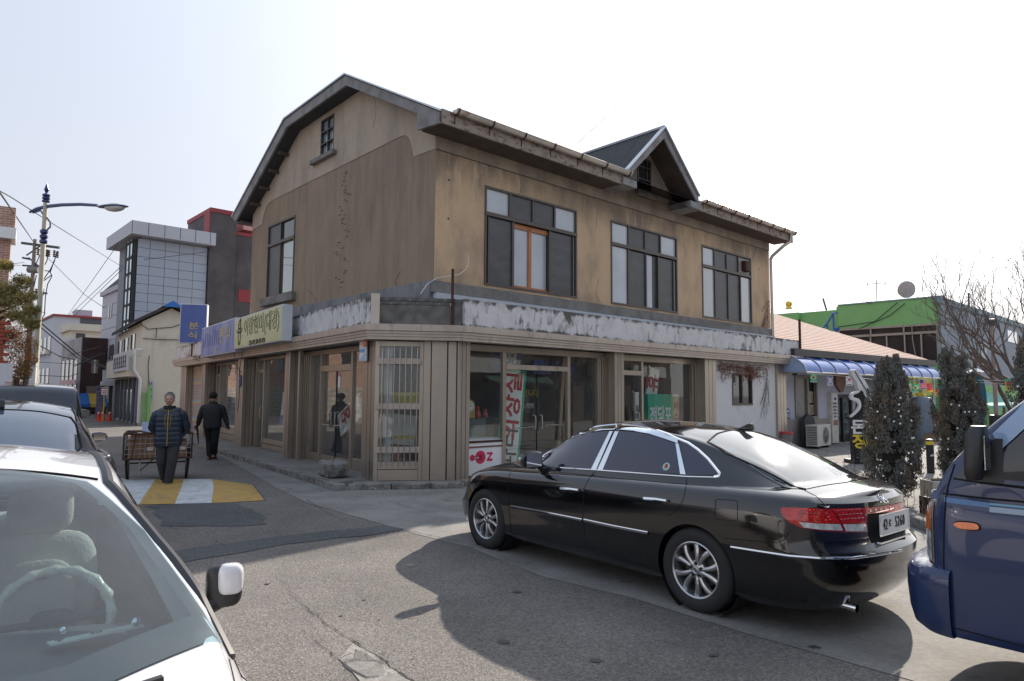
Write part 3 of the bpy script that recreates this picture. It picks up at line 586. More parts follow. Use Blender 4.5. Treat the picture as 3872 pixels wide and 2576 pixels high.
mb=MB(CHm);mb.box(1.47,1.60,-.10,.1,3.0,3.54);P('parapet_end',mb,M_BRICKC)
random.seed(11)
bm_=MB();bm_.box(-.105,.105,-.06,.07,-.032,.032,jit=.003);bme=bm_.mesh('brick')
for row in range(2):
 for k in range(7):
  x=.16+k*.225-(.10 if row else 0)
  if x>1.44:continue
  b=obj('brick',bme,M_BRICKC,bld);b.matrix_local=CHm@T((x,random.uniform(-.015,.01),3.446+row*.075))@RZ(random.uniform(-2,2))
for o,(sx,y)in(('r',(14.02,-.20)),):mb=MB(SRm);mb.box(sx-.03,sx+.03,y-.03,y+.03,3.0,4.25);P('rusty_post',mb,M_RUST)
mb=MB(CHm);mb.box(1.40,1.45,-.16,-.11,3.02,4.12);P('rusty_post',mb,M_RUST)
sl_=[SLm@Vector((SW_END,0,0)),SLm@Vector((0,0,0)),SRm@Vector((0,0,0)),SRm@Vector((13.9,0,0)),SRm@Vector((13.9,9,0)),SLm@Vector((SW_END,-9,0))]
mb=MB();mb.prism([(p.x,p.y)for p in sl_],'z',2.76,3.0);P('terrace_slab',mb,M_CEM)
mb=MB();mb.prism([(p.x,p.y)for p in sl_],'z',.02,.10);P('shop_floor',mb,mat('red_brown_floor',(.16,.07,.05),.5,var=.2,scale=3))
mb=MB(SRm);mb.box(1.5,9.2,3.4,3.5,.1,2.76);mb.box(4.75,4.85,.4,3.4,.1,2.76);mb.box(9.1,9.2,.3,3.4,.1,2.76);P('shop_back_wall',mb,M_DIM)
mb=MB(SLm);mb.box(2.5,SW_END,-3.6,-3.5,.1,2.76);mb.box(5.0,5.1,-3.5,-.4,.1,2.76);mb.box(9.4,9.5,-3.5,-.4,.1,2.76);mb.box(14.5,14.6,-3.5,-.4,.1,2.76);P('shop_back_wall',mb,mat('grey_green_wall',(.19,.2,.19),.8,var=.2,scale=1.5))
def pillar(Fm,s0,s1,d0,d1,z0=.1,z1=2.735,flutes=2,lab=None):
 mb=MB(Fm);mb.box(s0,s1,min(d0,d1),max(d0,d1),z0,z1);o=P('pillar',mb,M_ALU,label=lab);bevel(o,.006)
 face=d0
 for k in range(1,flutes+1):
  s=s0+(s1-s0)*k/(flutes+1);g_=MB(Fm);e=.003*(1 if d1<d0 else-1);g_.box(s-.004,s+.004,min(face,face+e),max(face,face+e),z0,z1);obj('groove',g_,M_BPLAS,o)
 return o
for s0,s1,dd in((17.7,SW_END,-.45),(14.32,14.82,-.45),(9.25,9.85,-.45),(4.97,5.27,-.55),(.0,.50,-.35)):
 p_=pillar(SLm,s0,s1,0,dd,flutes=3 if s0>5 else 2)
 for k in range(1,4):
  g_=MB(SLm);y=dd*k/4;g_.box(s0-.003,s0,y-.004,y+.004,.1,2.73);obj('groove',g_,M_BPLAS,p_)
def glz(Fm,s0,s1,z0,z1,y,m=M_GLS,parent=None,name='shop_glass'):
 mb=MB(Fm);mb.box(s0,s1,y-.004,y+.004,z0,z1);return P(name,mb,m,parent)
def rail(Fm,s0,s1,z0,z1,y0,y1,m=M_ALU,name='frame_bar',bev=True):
 mb=MB(Fm);mb.box(s0,s1,min(y0,y1),max(y0,y1),z0,z1);o=P(name,mb,m)
 if bev:bevel(o,.004)
 return o
def handle(Fm,s,y,z0,z1,out,parent):
 mb=MB(Fm);mb.tube([(s,y,z0),(s,y+out*.07,z0+.02),(s,y+out*.08,(z0+z1)/2),(s,y+out*.07,z1-.02),(s,y,z1)],.014,8);obj('handle',mb,M_SILV,parent,smooth=True)
sh=MB(SLm);sh.box(14.83,17.69,-.30,-.28,.1,2.73);shp=P('rolling_shutter',sh,M_CEM)
M_SLAT=mat('grey_slat',(.42,.38,.36),.5,.2,var=.08,scale=2);stripes={7:(.35,.46,.48),8:(.62,.47,.25),9:(.52,.33,.31),17:(.3,.48,.55),18:(.62,.47,.25),19:(.52,.33,.33),26:(.3,.48,.58),27:(.62,.47,.25),28:(.52,.3,.3)}
ns=34;hh=2.62/ns
for k in range(ns):
 z=2.72-(k+1)*hh;c=stripes.get(k)
 for a,b in((14.86,15.12),(15.17,17.66)):
  mb=MB(SLm);mb.prism([(-.28,z+.004),(-.262,z+hh*.3),(-.262,z+hh*.75),(-.28,z+hh-.002)],'x',a,b);obj('slat',mb,mat('slat_paint_%d'%k,c,.5,.1,var=.08)if c else(mat('cream_slat',(.5,.4,.3),.5)if k<7 else M_SLAT),shp)
rail(SLm,15.12,15.17,.1,2.73,-.30,-.24)
yg=-.40
rail(SLm,5.27,17.7,2.66,2.735,yg-.04,yg+.06);rail(SLm,.5,4.97,2.62,2.735,yg-.04,yg+.06)
for s in(9.88,11.36,13.62,14.1):rail(SLm,s-.04,s+.04,.1,2.66,yg-.05,yg+.05)
rail(SLm,13.62,14.1,2.28,2.36,yg-.05,yg+.05);glz(SLm,11.4,13.58,.52,2.66,yg);glz(SLm,9.92,11.32,.52,2.66,yg);glz(SLm,13.66,14.06,.2,2.28,yg)
mb=MB(SLm);mb.box(13.66,13.9,yg-.01,yg,2.36,2.66);P('transom_panel',mb,mat('maroon',(.09,.01,.015),.5))
for z in(.12,.32):rail(SLm,9.92,13.58,z,z+.18,yg-.03,yg+.03)
for s in(5.32,6.40,8.36,9.16):rail(SLm,s-.04,s+.04,.1,2.66,yg-.05,yg+.05)
rail(SLm,8.4,9.12,2.30,2.40,yg-.05,yg+.05);glz(SLm,6.44,8.32,.40,2.66,yg);glz(SLm,5.36,6.36,.4,2.66,yg);glz(SLm,8.4,9.12,2.4,2.66,yg);d_=glz(SLm,8.44,9.1,.14,2.30,yg,name='glass_door');handle(SLm,8.52,yg,.95,1.3,1,d_)
for z in(.12,.27):rail(SLm,5.36,8.32,z,z+.13,yg-.03,yg+.03)
for k in range(6):rail(SLm,4.55+k*.07,4.60+k*.07,.1,2.66,yg-.02-.02*(k%2),yg+.08-.03*(k%2))
mb=MB(SLm);mb.box(4.36,4.46,-.12,-.04,.1,2.73);P('shutter_guide',mb,M_ALU)
for s in(4.5,3.80,1.95,1.32):rail(SLm,s-.045,s+.045,.1,2.66,yg-.05,yg+.05)
rail(SLm,1.99,3.76,2.22,2.36,yg-.05,yg+.06);glz(SLm,1.99,3.76,2.36,2.62,yg);glz(SLm,3.84,4.46,.3,2.62,yg);glz(SLm,1.36,1.91,.35,2.62,yg);glz(SLm,.5,1.28,.35,2.62,yg)
rail(SLm,3.84,4.46,.1,.3,yg-.03,yg+.03);rail(SLm,.5,1.91,.1,.35,yg-.03,yg+.03);rail(SLm,2.86,2.89,.12,2.22,yg-.02,yg+.02,M_BPLAS)
for a,b,hs in((2.0,2.85,2.76),(2.9,3.75,2.99)):
 d_=glz(SLm,a,b,.12,2.22,yg,name='glass_door');handle(SLm,hs,yg,.95,1.3,1,d_);mb=MB(SLm);mb.box(a,b,yg-.01,yg+.012,.12,.3);obj('kick_rail',mb,M_ALU,d_)
mb=MB(SLm);mb.tube([(2.2,yg+.09,1.04),(2.75,yg+.09,1.0)],.012,6);mb.tube([(3.0,yg+.09,1.0),(3.5,yg+.09,1.0)],.012,6);P('door_pull',mb,M_SILV)
mb=MB(SLm);mb.box(2.66,2.80,yg+.006,yg+.009,1.85,2.18);P('door_notice',mb,M_WHITE);mb=MB(SLm);mb.box(2.66,2.80,yg+.009,yg+.011,2.10,2.18);P('notice_heading',mb,mat('pink_print',(.6,.2,.2),.5))
yc=.04
for s0,s1 in((.0,.08),(.83,.90)):rail(CHm,s0,s1,.05,2.72,0,.08)
rail(CHm,.08,.83,2.62,2.72,.01,.08);rail(CHm,.08,.83,.10,.30,.01,.06);rail(CHm,.08,.83,.31,.45,.01,.06);glz(CHm,.08,.83,.45,2.62,yc)
for z in(2.28,1.43,.62):rail(CHm,.03,.86,z,z+.115,-.055,-.03,M_ALUL,'window_bar_rail')
mb=MB(CHm)
bar=MB();bar.tube([(0,0,0),(0,0,2.22)],.011,8);bar.sphere((0,0,2.22),.016,8,5);bme=bar.mesh('bar',True)
for k in range(7):b=obj('security_bar',bme,M_SILV,bld);b.matrix_local=CHm@T((.135+k*.108+(.0 if k else 0),-.07,.36+.012*(k%3)))
for s0,s1,y in((.90,1.045,.0),(1.05,1.355,.002),(1.365,1.53,.004)):
 mb=MB(CHm);mb.box(s0,s1,y,y+.12,.05,2.735);o=P('corner_panel',mb,M_ALU,label='dented bronze corner panel');bevel(o,.008)
for s in(1.045,1.36):mb=MB(CHm);mb.box(s-.004,s+.006,-.01,.02,.05,2.73);P('panel_joint',mb,M_BPLAS)
mb=MB(CHm);mb.quad((.08,.1,2.73),(1.5,.1,2.73),(1.2,.02,2.66),(.5,.02,2.70));P('torn_soffit',mb,M_DARK)
mb=MB(CHm);mb.box(.10,.32,.10,.13,.1,2.6);P('inner_board',mb,mat('pale_board',(.42,.44,.46),.6,var=.15))
pillar(SRm,0,.30,0,.30,.05)
yr=.36
for s in(1.48,3.45,4.50):rail(SRm,s-.045,s+.045,.1,2.64,yr-.05,yr+.05)
rail(SRm,.3,4.7,2.60,2.735,yr-.06,yr+.05);rail(SRm,1.52,3.41,2.25,2.36,yr-.06,yr+.05,M_ALUL);glz(SRm,.3,1.44,.80,2.60,yr);glz(SRm,1.52,3.41,2.36,2.60,yr);glz(SRm,3.49,4.46,.3,2.60,yr)
d_=glz(SRm,1.52,2.44,.12,2.25,yr,name='glass_door');handle(SRm,2.36,yr,.95,1.28,-1,d_);d2=glz(SRm,2.48,3.41,.12,2.25,yr,name='glass_door');handle(SRm,2.56,yr,.95,1.28,-1,d2)
mb=MB(SRm);mb.tube([(1.65,yr-.1,1.0),(2.28,yr-.1,1.03)],.012,6);mb.tube([(2.62,yr-.1,1.05),(3.2,yr-.1,1.05)],.012,6);P('door_pull',mb,M_SILV)
mb=MB(SRm);mb.box(.3,1.44,yr-.02,yr+.02,.1,.79);lp=P('lower_panel',mb,M_WHITE)
for z in(.77,.66):rail(SRm,.3,1.44,z-(.03 if z>.7 else .015),z+.015,yr-.035,yr-.02,mat('brown_trim',(.18,.05,.03),.5)if z<.7 else M_RUST)
Mt=SRm@T((.86,yr-.024,.45))
PK=mat('pink_print_logo',(.6,.03,.10),.4)
mb=MB(Mt);mb.lathe([(.06,0),(.06,.004),(.135,.004),(.135,0)],28,(0,0,0),'y');mb.lathe([(0,0),(.065,0),(.065,.004),(0,.004)],20,(-.21,0,0),'y');mb.box(-.17,-.10,0,.004,-.03,.03);mb.box(-.36,-.33,0,.004,-.02,.05)
mb.prism([(.17,.09),(.32,.09),(.32,.05),(.23,-.04),(.32,-.04),(.32,-.09),(.17,-.09),(.17,-.05),(.26,.045),(.17,.045)],'y',0,.004);obj('logo',mb,PK,lp)
text('OZ',.07,M_WHITE,lp,Mt@T((0,-.004,0)),.002)if False else None
text('zoom',.05,M_WHITE,lp,Mt@T((-.1,-.006,0)),.001)
pillar(SRm,4.71,5.06,0,.40,.1,flutes=2)
for k in range(4):rail(SRm,4.54+k*.045,4.57+k*.045,.1,2.64,yr-.06-.02*(k%2),yr)
for s in(5.10,6.20,8.5):rail(SRm,s-.04,s+.04,.1,2.64,yr-.05,yr+.05)
rail(SRm,5.06,8.6,2.58,2.735,yr-.06,yr+.05);rail(SRm,5.14,6.16,2.22,2.34,yr-.06,yr+.05,M_ALUL);glz(SRm,5.14,6.16,2.34,2.58,yr);d_=glz(SRm,5.14,6.16,.12,2.22,yr,name='glass_door');handle(SRm,6.02,yr,.95,1.3,-1,d_)
glz(SRm,6.24,8.46,.3,2.58,yr);rail(SRm,6.24,8.46,.1,.3,yr-.03,yr+.03)
for k in range(4):rail(SRm,8.56+k*.05,8.6+k*.05,.1,2.7,yr-.1-.02*(k%2),yr)
pillar(SRm,8.62,9.18,-.0,.40,.1,flutes=2)
mb=MB(SRm);slab_with_holes(mb,9.18,12.75,.02,2.735,[(10.12,11.28,1.44,2.38)],lambda u,t,z:(u,t,z),.05,.25);P('wall',mb,M_WWALL,label='white painted ground-floor wall')
SWN=lambda u,t,z:tuple(SRm@Vector((u,t+.05,z)))
window(SWN,10.12,11.28,1.44,2.38,[(10.70,1.5,2.36,.06)],[],[(10.16,11.24,1.48,2.34,M_DGLS,.04)],lab='small dark window in the white wall')
pillar(SRm,12.75,13.35,-.02,.45,.02,flutes=2,lab='right end pillar')
mb=MB(SRm);br=[(13.35,2.735),(14.0,2.735)]+[(13.35+.60*(1-sin(pi/2*k/8)),2.735-.02-.62*(1-cos(pi/2*k/8)))for k in range(9)];mb.prism(br,'y',-.02,.25);P('curved_bracket',mb,M_ALUL)
mb=MB(SRm);mb.box(13.3,14.0,.3,3,2.735,3.0);P('eave_slab',mb,M_CEM)
mb=MB(SRm);mb.box(13.15,13.3,.3,5.5,.02,2.75);P('side_wall',mb,M_WWALL)
random.seed(4)
stp=MB();out_l=[gnd(716,1661),gnd(1308,1835)]
L0=SLm.inverted()@UFi
def kst(F,s0,s1,o0,o1,z1=.12):
 sg=1 if F is SLm else-1
 mb=MB(F);a=[(s0+.006,o0[0]*sg),(s1-.006,o0[1]*sg),(s1-.006,o1[1]*sg),(s0+.006,o1[0]*sg)];j=lambda:random.uniform(-.012,.012)
 mb.add([(x+j(),y+j(),.0)for x,y in a]+[(x+j(),y+j(),z1+j()*.6)for x,y in a],[(0,3,2,1),(4,5,6,7),(0,1,5,4),(1,2,6,5),(2,3,7,6),(3,0,4,7)]);o=P('kerb_stone',mb,M_KERB);bevel(o,.012,2)
mb=MB(SLm);mb.box(.2,SW_END,-.5,.62,0,.112);P('shop_step',mb,M_CONC)
s=-.2
while s<18.5:
 w=random.uniform(.9,1.5);kst(SLm,s,min(s+w,18.8),(.62,.62),(.80,.80));s+=w
mb=MB(CHm);mb.box(-.35,1.62,-.34,.2,0,.095);P('shop_step',mb,M_CONC)
for a,b in((-.42,.35),(.35,1.05),(1.05,1.66)):kst(CHm,a,b,(.34,.34),(.46,.46),.10)
mb=MB(SRm);mb.box(0,13.3,-.26,.4,0,.10);P('shop_step',mb,M_CONC)
for k in range(11):kst(SRm,.05+k*1.2,1.25+k*1.2,(.26,.26),(.38,.38),.10)
# ------ vehicles
def pchip(pts):
 xs=np.array([p[0]for p in pts],float);ys=np.array([p[1]for p in pts],float);h=np.diff(xs);d=np.diff(ys)/h;m=np.zeros(len(xs))
 m[0],m[-1]=d[0],d[-1]
 for i in range(1,len(xs)-1):m[i]=0 if d[i-1]*d[i]<=0 else(h[i-1]+h[i])*d[i-1]*d[i]/((h[i]+2*h[i-1])/3*d[i]+(h[i-1]+2*h[i])/3*d[i-1]+1e-12)/1*1.0 if False else 2*d[i-1]*d[i]/(d[i-1]+d[i])
 def f(x):
  x=min(max(x,xs[0]),xs[-1]);i=int(min(max(np.searchsorted(xs,x)-1,0),len(xs)-2));t=(x-xs[i])/h[i]
  return float((2*t**3-3*t**2+1)*ys[i]+(t**3-2*t**2+t)*h[i]*m[i]+(-2*t**3+3*t**2)*ys[i+1]+(t**3-t**2)*h[i]*m[i+1])
 return f
def mirror_grid(mb,G):
 mb.grid(G);mb.grid([[(x,-y,z)for x,y,z in q]for q in G])
def tub(P):
 """closed lower body. P: rows [(v, W, xr, xf)], xs (rear start, front start), n, zs, zb, crown, wx functions of x"""
 zs,zb,crown,wx=P['zs'],P['zb'],P['crown'],P.get('wx',lambda x:1);n=P.get('n',2.6);x0,x1=P['xs'];G=[]
 rows=P['rows'];vW=pchip([(r[0],r[1])for r in rows]);vR=pchip([(r[0],r[2])for r in rows]);vF=pchip([(r[0],r[3])for r in rows])
 NV=P.get('nv',26);A=P.get('na',16);NX=P.get('nx',40)
 def st(v):
  o=[]
  W,xr,xf=vW(v),vR(v),vF(v)
  for k in range(A,0,-1):a=pi/2*(k/A)**1;o.append((x0-(x0-xr)*sin(a)**(2/n),max(0,cos(a))**(2/n)if k<A else 0))
  for k in range(NX+1):o.append((x0+(x1-x0)*k/NX,1))
  for k in range(1,A+1):a=pi/2*k/A;o.append((x1+(xf-x1)*sin(a)**(2/n),max(0,cos(a))**(2/n)if k<A else 0))
  return[(x,W*w*wx(x),zs(x)+(zb(x)-zs(x))*v)for x,w in o]
 base=st(0);G.append([(x,0,z)for x,y,z in base]);G.append([(x,y*.5,z)for x,y,z in base])
 for k in range(NV+1):G.append(st(k/NV))
 top=G[-1];K=10
 for k in range(1,K+1):
  f=1-k/K;f=f**.8 if f>0 else 0;G.append([(x,y*f,z+crown(x)*(1-f**2.2))for x,y,z in top])
 mb=MB();mirror_grid(mb,G);return mb
def cabin(P):
 """greenhouse shell. P: x0,x1, zc(x), yb,yr, bow front/rear"""
 zc,x0,x1=P['zc'],P['x0'],P['x1'];N=P.get('n',64);G=[];zb=P['zbelt'];bf,br=P['bf'],P['br'];xm=P.get('xm',(x0+x1)/2);yb,yr=P['yb'],P['yr'];drop=P.get('drop',.085)
 NJ=P.get('nj',8)
 for i in range(N+1):
  x=x0+(x1-x0)*i/N;c=zc(x);b=zb(x)-.05;row=[];yB,yR=yb(x),yr(x)
  rail=max(c-drop,b+.01);w=(x-xm)/(x1-xm)if x>xm else(x-xm)/(xm-x0)
  def bow(y):return(-bf*max(0,w)**1.2 if w>0 else br*(-w)**1.2)*(y/.75)**2
  for j in range(NJ+1):
   t=j/NJ;y=yB+(yR-yB)*(t+.10*sin(pi*t))if False else yB+(yR-yB)*t+.022*sin(pi*t)*min(1,(rail-b)/.3);z=b+(rail-b)*t;row.append((x+bow(y),y,z))
  for j in range(1,4):a=pi/2*j/4;row.append((x,yR-.07*(1-cos(a))*1.0,rail+.035*sin(a)))
  y0=yR-.07;z0=rail+.035
  for j in range(0,11):f=1-j/10;row.append((x,y0*f,z0+(c-z0)*(1-f**2)))
  row=[(x+bow(q[1]),q[1],q[2])for q in row];G.append(row)
 mb=MB();mirror_grid(mb,G)
 return mb
def cut(me,cutters):
 a=bpy.data.objects.new('a',me);COL.objects.link(a);bs=[]
 for c in cutters:
  b=bpy.data.objects.new('b',c);COL.objects.link(b);bs.append(b);m=a.modifiers.new('x','BOOLEAN');m.object=b;m.operation='DIFFERENCE';m.solver='EXACT'
 dg=bpy.context.evaluated_depsgraph_get();dg.update();out=bpy.data.meshes.new_from_object(a.evaluated_get(dg))
 bpy.data.objects.remove(a);[bpy.data.objects.remove(b)for b in bs];return out
def smooth_me(me,ang=32):
 bm=bmesh.new();bm.from_mesh(me);bmesh.ops.recalc_face_normals(bm,faces=bm.faces)
 for f in bm.faces:f.smooth=True
 for e in bm.edges:e.smooth=not(len(e.link_faces)==2 and e.calc_face_angle(0)>R(ang))
 bm.to_mesh(me);bm.free();return me
class Surf:
 def __init__(s,meshes,M):
  vs,fs=[],[]
  for me in meshes:
   n=len(vs);vs+=[v.co.copy()for v in me.vertices];fs+=[tuple(i+n for i in p.vertices)for p in me.polygons]
  s.b=BVHTree.FromPolygons(vs,fs);s.M=M;s.Mi=M.inverted()
 def hit(s,o,d):
  r=s.b.ray_cast(o,d)
  if r[0]is None:return None,None
  n=r[1];n=-n if n.dot(d)>0 else n
  return r[0],n
 def px(s,x,y):
  return s.hit(s.Mi@Vector((0,0,EYE)),(s.Mi.to_3x3()@ray(x,y)).normalized())
 def side(s,x,z,sg=1):return s.hit(Vector((x,3*sg,z)),Vector((0,-sg,0)))
 def top(s,x,y):return s.hit(Vector((x,y,4)),Vector((0,0,-1)))
 def rear(s,y,z):return s.hit(Vector((-6,y,z)),Vector((1,0,0)))
 def front(s,y,z):return s.hit(Vector((9,y,z)),Vector((-1,0,0)))
 def patch(s,outline,fn,step,off=.004):
  bm=bmesh.new();f=bm.faces.new([bm.verts.new((u,v,0))for u,v in outline]);us=[p[0]for p in outline];vs=[p[1]for p in outline]
  for ax,lo,hi in((0,min(us),max(us)),(1,min(vs),max(vs))):
   c=lo+step
   while c<hi:
    n=Vector((1,0,0))if ax==0 else Vector((0,1,0));bmesh.ops.bisect_plane(bm,geom=bm.verts[:]+bm.edges[:]+bm.faces[:],plane_co=n*c,plane_no=n);c+=step
  bad=[]
  for v in bm.verts:
   p,nn=fn(v.co.x,v.co.y)
   if p is None:bad.append(v)
   else:v.co=p+nn*off
  if bad:
   good=[v for v in bm.verts if v not in bad]
   bmesh.ops.delete(bm,geom=bad,context='VERTS')
  for f in bm.faces:f.smooth=True
  me=bpy.data.meshes.new('patch');bm.to_mesh(me);bm.free();return me
 def line(s,pts,fn,r,k=6,off=0,n=6):
  Q=[]
  for a,b in zip(pts,pts[1:]):
   for j in range(k):
    p,nn=fn(a[0]+(b[0]-a[0])*j/k,a[1]+(b[1]-a[1])*j/k)
    if p is not None:Q.append(p+nn*off)
  p,nn=fn(*pts[-1])
  if p is not None:Q.append(p+nn*off)
  mb=MB();mb.tube(Q,r,n);return mb
def ring(s,outer,inner,fn,off,k=5,rows=3):
 n=len(outer);G=[]
 for i in range(n):
  for j in range(k):
   t=j/k;a=Vector(outer[i]).lerp(Vector(outer[(i+1)%n]),t);b=Vector(inner[i]).lerp(Vector(inner[(i+1)%n]),t);row=[]
   for r_ in range(rows+1):
    q=a.lerp(b,r_/rows);p,nn=fn(q.x,q.y)
    if p is None:p,nn=(G[-1][r_],Vector())if G else(Vector((q.x,q.y,1)),Vector())
    row.append(Vector(p)+nn*off)
   G.append(row)
 mb=MB();mb.grid(G+[G[0]]);return mb.mesh('ring',True)
def flip(me):
 m=me.copy();m.transform(Matrix.Diagonal((1,-1,1,1)));return m
def paint(name,col,metal=0,rough=.28,coat=1.0,fl=0):
 m=mat(name,col,rough,metal,var=.03,scale=2,coat=coat,rvar=.1,spec=.5)
 return m
def spl(pts,k=4):
 n=len(pts);o=[]
 for i in range(n):
  p0,p1,p2,p3=pts[i-1],pts[i],pts[(i+1)%n],pts[(i+2)%n]
  for j in range(k):
   t=j/k;o.append(tuple(.5*((2*p1[c])+(-p0[c]+p2[c])*t+(2*p0[c]-5*p1[c]+4*p2[c]-p3[c])*t*t+(-p0[c]+3*p1[c]-3*p2[c]+p3[c])*t**3)for c in(0,1)))
 return o
M_TYRE=mat('tyre_rubber',(.022,.022,.023),.8,var=.15,scale=6,bump=.1,bscale=90)
M_ALLOY=mat('alloy_rim',(.50,.50,.51),.28,.85,var=.05);M_CHROME=mat('chrome',(.82,.84,.86),.06,1.0,var=.02,rvar=0)
M_SEAM=mat('panel_gap',(.004,.004,.004),.9,var=0);M_WELL=mat('wheel_arch_black',(.008,.008,.008),.95,var=.1)
M_TINT=mat('tinted_glass',(.012,.013,.022),.02,var=.05,coat=1,rvar=0);M_BRK=mat('brake_metal',(.12,.11,.1),.5,.8)
def wheel(root,x,y,sg,Rw=.335,rr=.222,w=.22,spokes=10,name='wheel',emblem=True):
 """sg +1: outer face towards +y"""
 y0=y;t=MB();hw=w/2
 prof=[(rr-.005,hw-.015),(rr+.012,hw),(rr+.05,hw+.008),(Rw-.035,hw+.002),(Rw-.012,hw-.012),(Rw,hw-.035),(Rw,-hw+.035),(Rw-.012,-hw+.012),(Rw-.05,-hw),(rr,-hw+.01)]
 t.lathe([(r,h*sg+y0-hw*sg)for r,h in prof],48,(x,0,Rw),'y',caps=False);wh=obj(name,t,M_TYRE,root,smooth=True)
 gr=MB()
 for dy in(-.05,0,.05):gr.lathe([(Rw+.0015,y0-hw*sg+dy-.004),(Rw+.0015,y0-hw*sg+dy+.004)],48,(x,0,Rw),'y',caps=False)
 obj('tread_groove',gr,M_SEAM,wh)
 m=MB();yf=y0-.004*sg
 m.lathe([(rr+.004,yf),(rr-.004,yf+.004*sg),(rr-.014,yf-.004*sg),(rr-.022,yf-.05*sg),(rr-.03,yf-.15*sg)],48,(x,0,Rw),'y',caps=False)
 obj('rim',m,M_ALLOY,wh,smooth=True)
 d=MB();d.lathe([(0,yf-.09*sg),(.15,yf-.09*sg),(.15,yf-.10*sg),(0,yf-.1*sg)],32,(x,0,Rw),'y');obj('brake_disc',d,M_BRK,wh)
 bk=MB();bk.lathe([(0,yf-.14*sg),(rr-.02,yf-.14*sg)],32,(x,0,Rw),'y');obj('wheel_back',bk,M_WELL,wh)
 c=MB();c.lathe([(.078,yf-.06*sg),(.074,yf-.03*sg),(.060,yf-.018*sg),(.034,yf-.014*sg),(.032,yf-.008*sg),(0,yf-.006*sg)],24,(x,0,Rw),'y');obj('hub',c,M_ALLOY,wh,smooth=True)
 for k in range(5):
  a=2*pi*(k+.25)/5;nn=MB();cx_,cz_=x+.052*cos(a),Rw+.052*sin(a)
  nn.lathe([(.016,yf-.016*sg),(.016,yf-.013*sg),(.013,yf-.0135*sg)],10,(cx_,0,cz_),'y');obj('bolt_hole',nn,M_WELL,wh);
 for k in range(spokes):
  pair=k//2;a0=2*pi*(pair+.5)/(spokes/2)+(-.24 if k%2 else .24);a1=2*pi*(pair+.5)/(spokes/2)+(-.33 if k%2 else .33)*1.05
  G=[]
  for i in range(6):
   t_=i/5;rad=.045+(rr-.018-.045)*t_;a=a0+(a1-a0)*t_+.06*sin(pi*t_)*(1 if k%2 else-1);hwid=(.015+.012*t_);yy=yf-(.020+.006*t_-.008*sin(pi*t_))*sg
   ca,sa=cos(a),sin(a);px_,pz_=x+rad*ca,Rw+rad*sa
   G.append([(px_+hwid*sa,yy-.03*sg,pz_-hwid*ca),(px_+hwid*sa*.8,yy,pz_-hwid*ca*.8),(px_,yy+.006*sg,pz_),(px_-hwid*sa*.8,yy,pz_+hwid*ca*.8),(px_-hwid*sa,yy-.03*sg,pz_+hwid*ca)])
  sp=MB();sp.grid(G);obj('spoke',sp,M_ALLOY,wh,smooth=False)
 if emblem:
  e=MB();e.lathe([(.026,yf-.005*sg),(.023,yf-.002*sg),(.020,yf-.005*sg)],20,(x,0,Rw),'y');obj('hub_badge',e,M_CHROME,wh)
 return wh
def make_car(root,T_,C_,col,wheels,arch=.365,glassm=None):
 body=tub(T_).mesh('body',merge=.0005)
 cuts=[]
 for wx_ in wheels:
  for sg in(1,-1):
   c=MB();c.lathe([(arch,sg*.62),(arch,sg*1.1)],40,(wx_,0,.335),'y');cuts.append(c.mesh('c'))
 body=smooth_me(cut(body,cuts));cab=cabin(C_).mesh('cabin',merge=.0005);smooth_me(cab,40)
 M=Matrix.Translation(root.location)@root.rotation_euler.to_matrix().to_4x4()
 sf=Surf([body,cab],M)
 obj('body',body,col,root);cb=obj('roof',cab,col,root)
 for wx_ in wheels:
  for sg in(1,-1):
   w=MB();w.lathe([(.38,sg*.60),(.38,sg*.86)],32,(wx_,0,.335),'y',caps=False);w2=MB();w2.lathe([(0,sg*.6),(.38,sg*.6)],32,(wx_,0,.335),'y');w.v+=w2.v;n0=len(w.v)-len(w2.v);w.f+=[tuple(i+n0 for i in f)for f in w2.f]
   obj('arch_liner',w,M_WELL,root)
 return sf,cb
# ---- black sedan
bs=thing('parked_sedan','black sedan parked along the kerb with chrome window trim and red tail lamps','car',(2.22,6.09,0),90+39.24)
M_BLK=paint('black_car_paint',(.004,.004,.005),rough=.12)
zb=pchip([(-1.2,.975),(-.9,.995),(-.4,1.02),(.2,1.005),(.9,.985),(1.6,.965),(2.2,.93),(2.8,.90),(3.2,.83),(3.45,.73),(3.7,.64)])
zsl=pchip([(-1.2,.24),(-.9,.20),(-.3,.19),(2.4,.19),(3.2,.19),(3.8,.22)])
crown=pchip([(-1.2,.02),(-.9,.045),(-.3,.05),(1.5,.05),(2.3,.075),(2.9,.075),(3.4,.07),(3.8,.03)])
wxf=pchip([(-1.2,.965),(-.4,.99),(.8,1.0),(2.4,1.0),(3.2,.975),(3.8,.93)])
TB=dict(rows=[(0,.84,-.98,3.64),(.06,.885,-1.05,3.74),(.2,.905,-1.13,3.84),(.38,.915,-1.15,3.87),(.5,.925,-1.15,3.87),(.545,.925,-1.125,3.83),(.60,.925,-1.085,3.77),(.8,.922,-1.065,3.70),(.9,.905,-1.06,3.66),(.97,.87,-1.055,3.62),(1.0,.82,-1.02,3.56)],xs=(-.45,2.95),zs=zsl,zb=zb,crown=crown,wx=wxf,n=2.5)
zc=pchip([(-.86,.99),(-.72,1.045),(-.3,1.235),(.05,1.365),(.35,1.44),(.75,1.485),(1.05,1.492),(1.4,1.475),(1.7,1.42),(2.05,1.26),(2.62,.93)])
CB=dict(zc=zc,x0=-.86,x1=2.62,zbelt=zb,bf=.15,br=-.0,xm=.8,yb=pchip([(-.86,.70),(-.3,.78),(.5,.835),(1.6,.835),(2.62,.80)]),yr=pchip([(-.86,.58),(0,.60),(.7,.615),(1.6,.615),(2.62,.70)]),drop=.10)
CB['br']=-.10
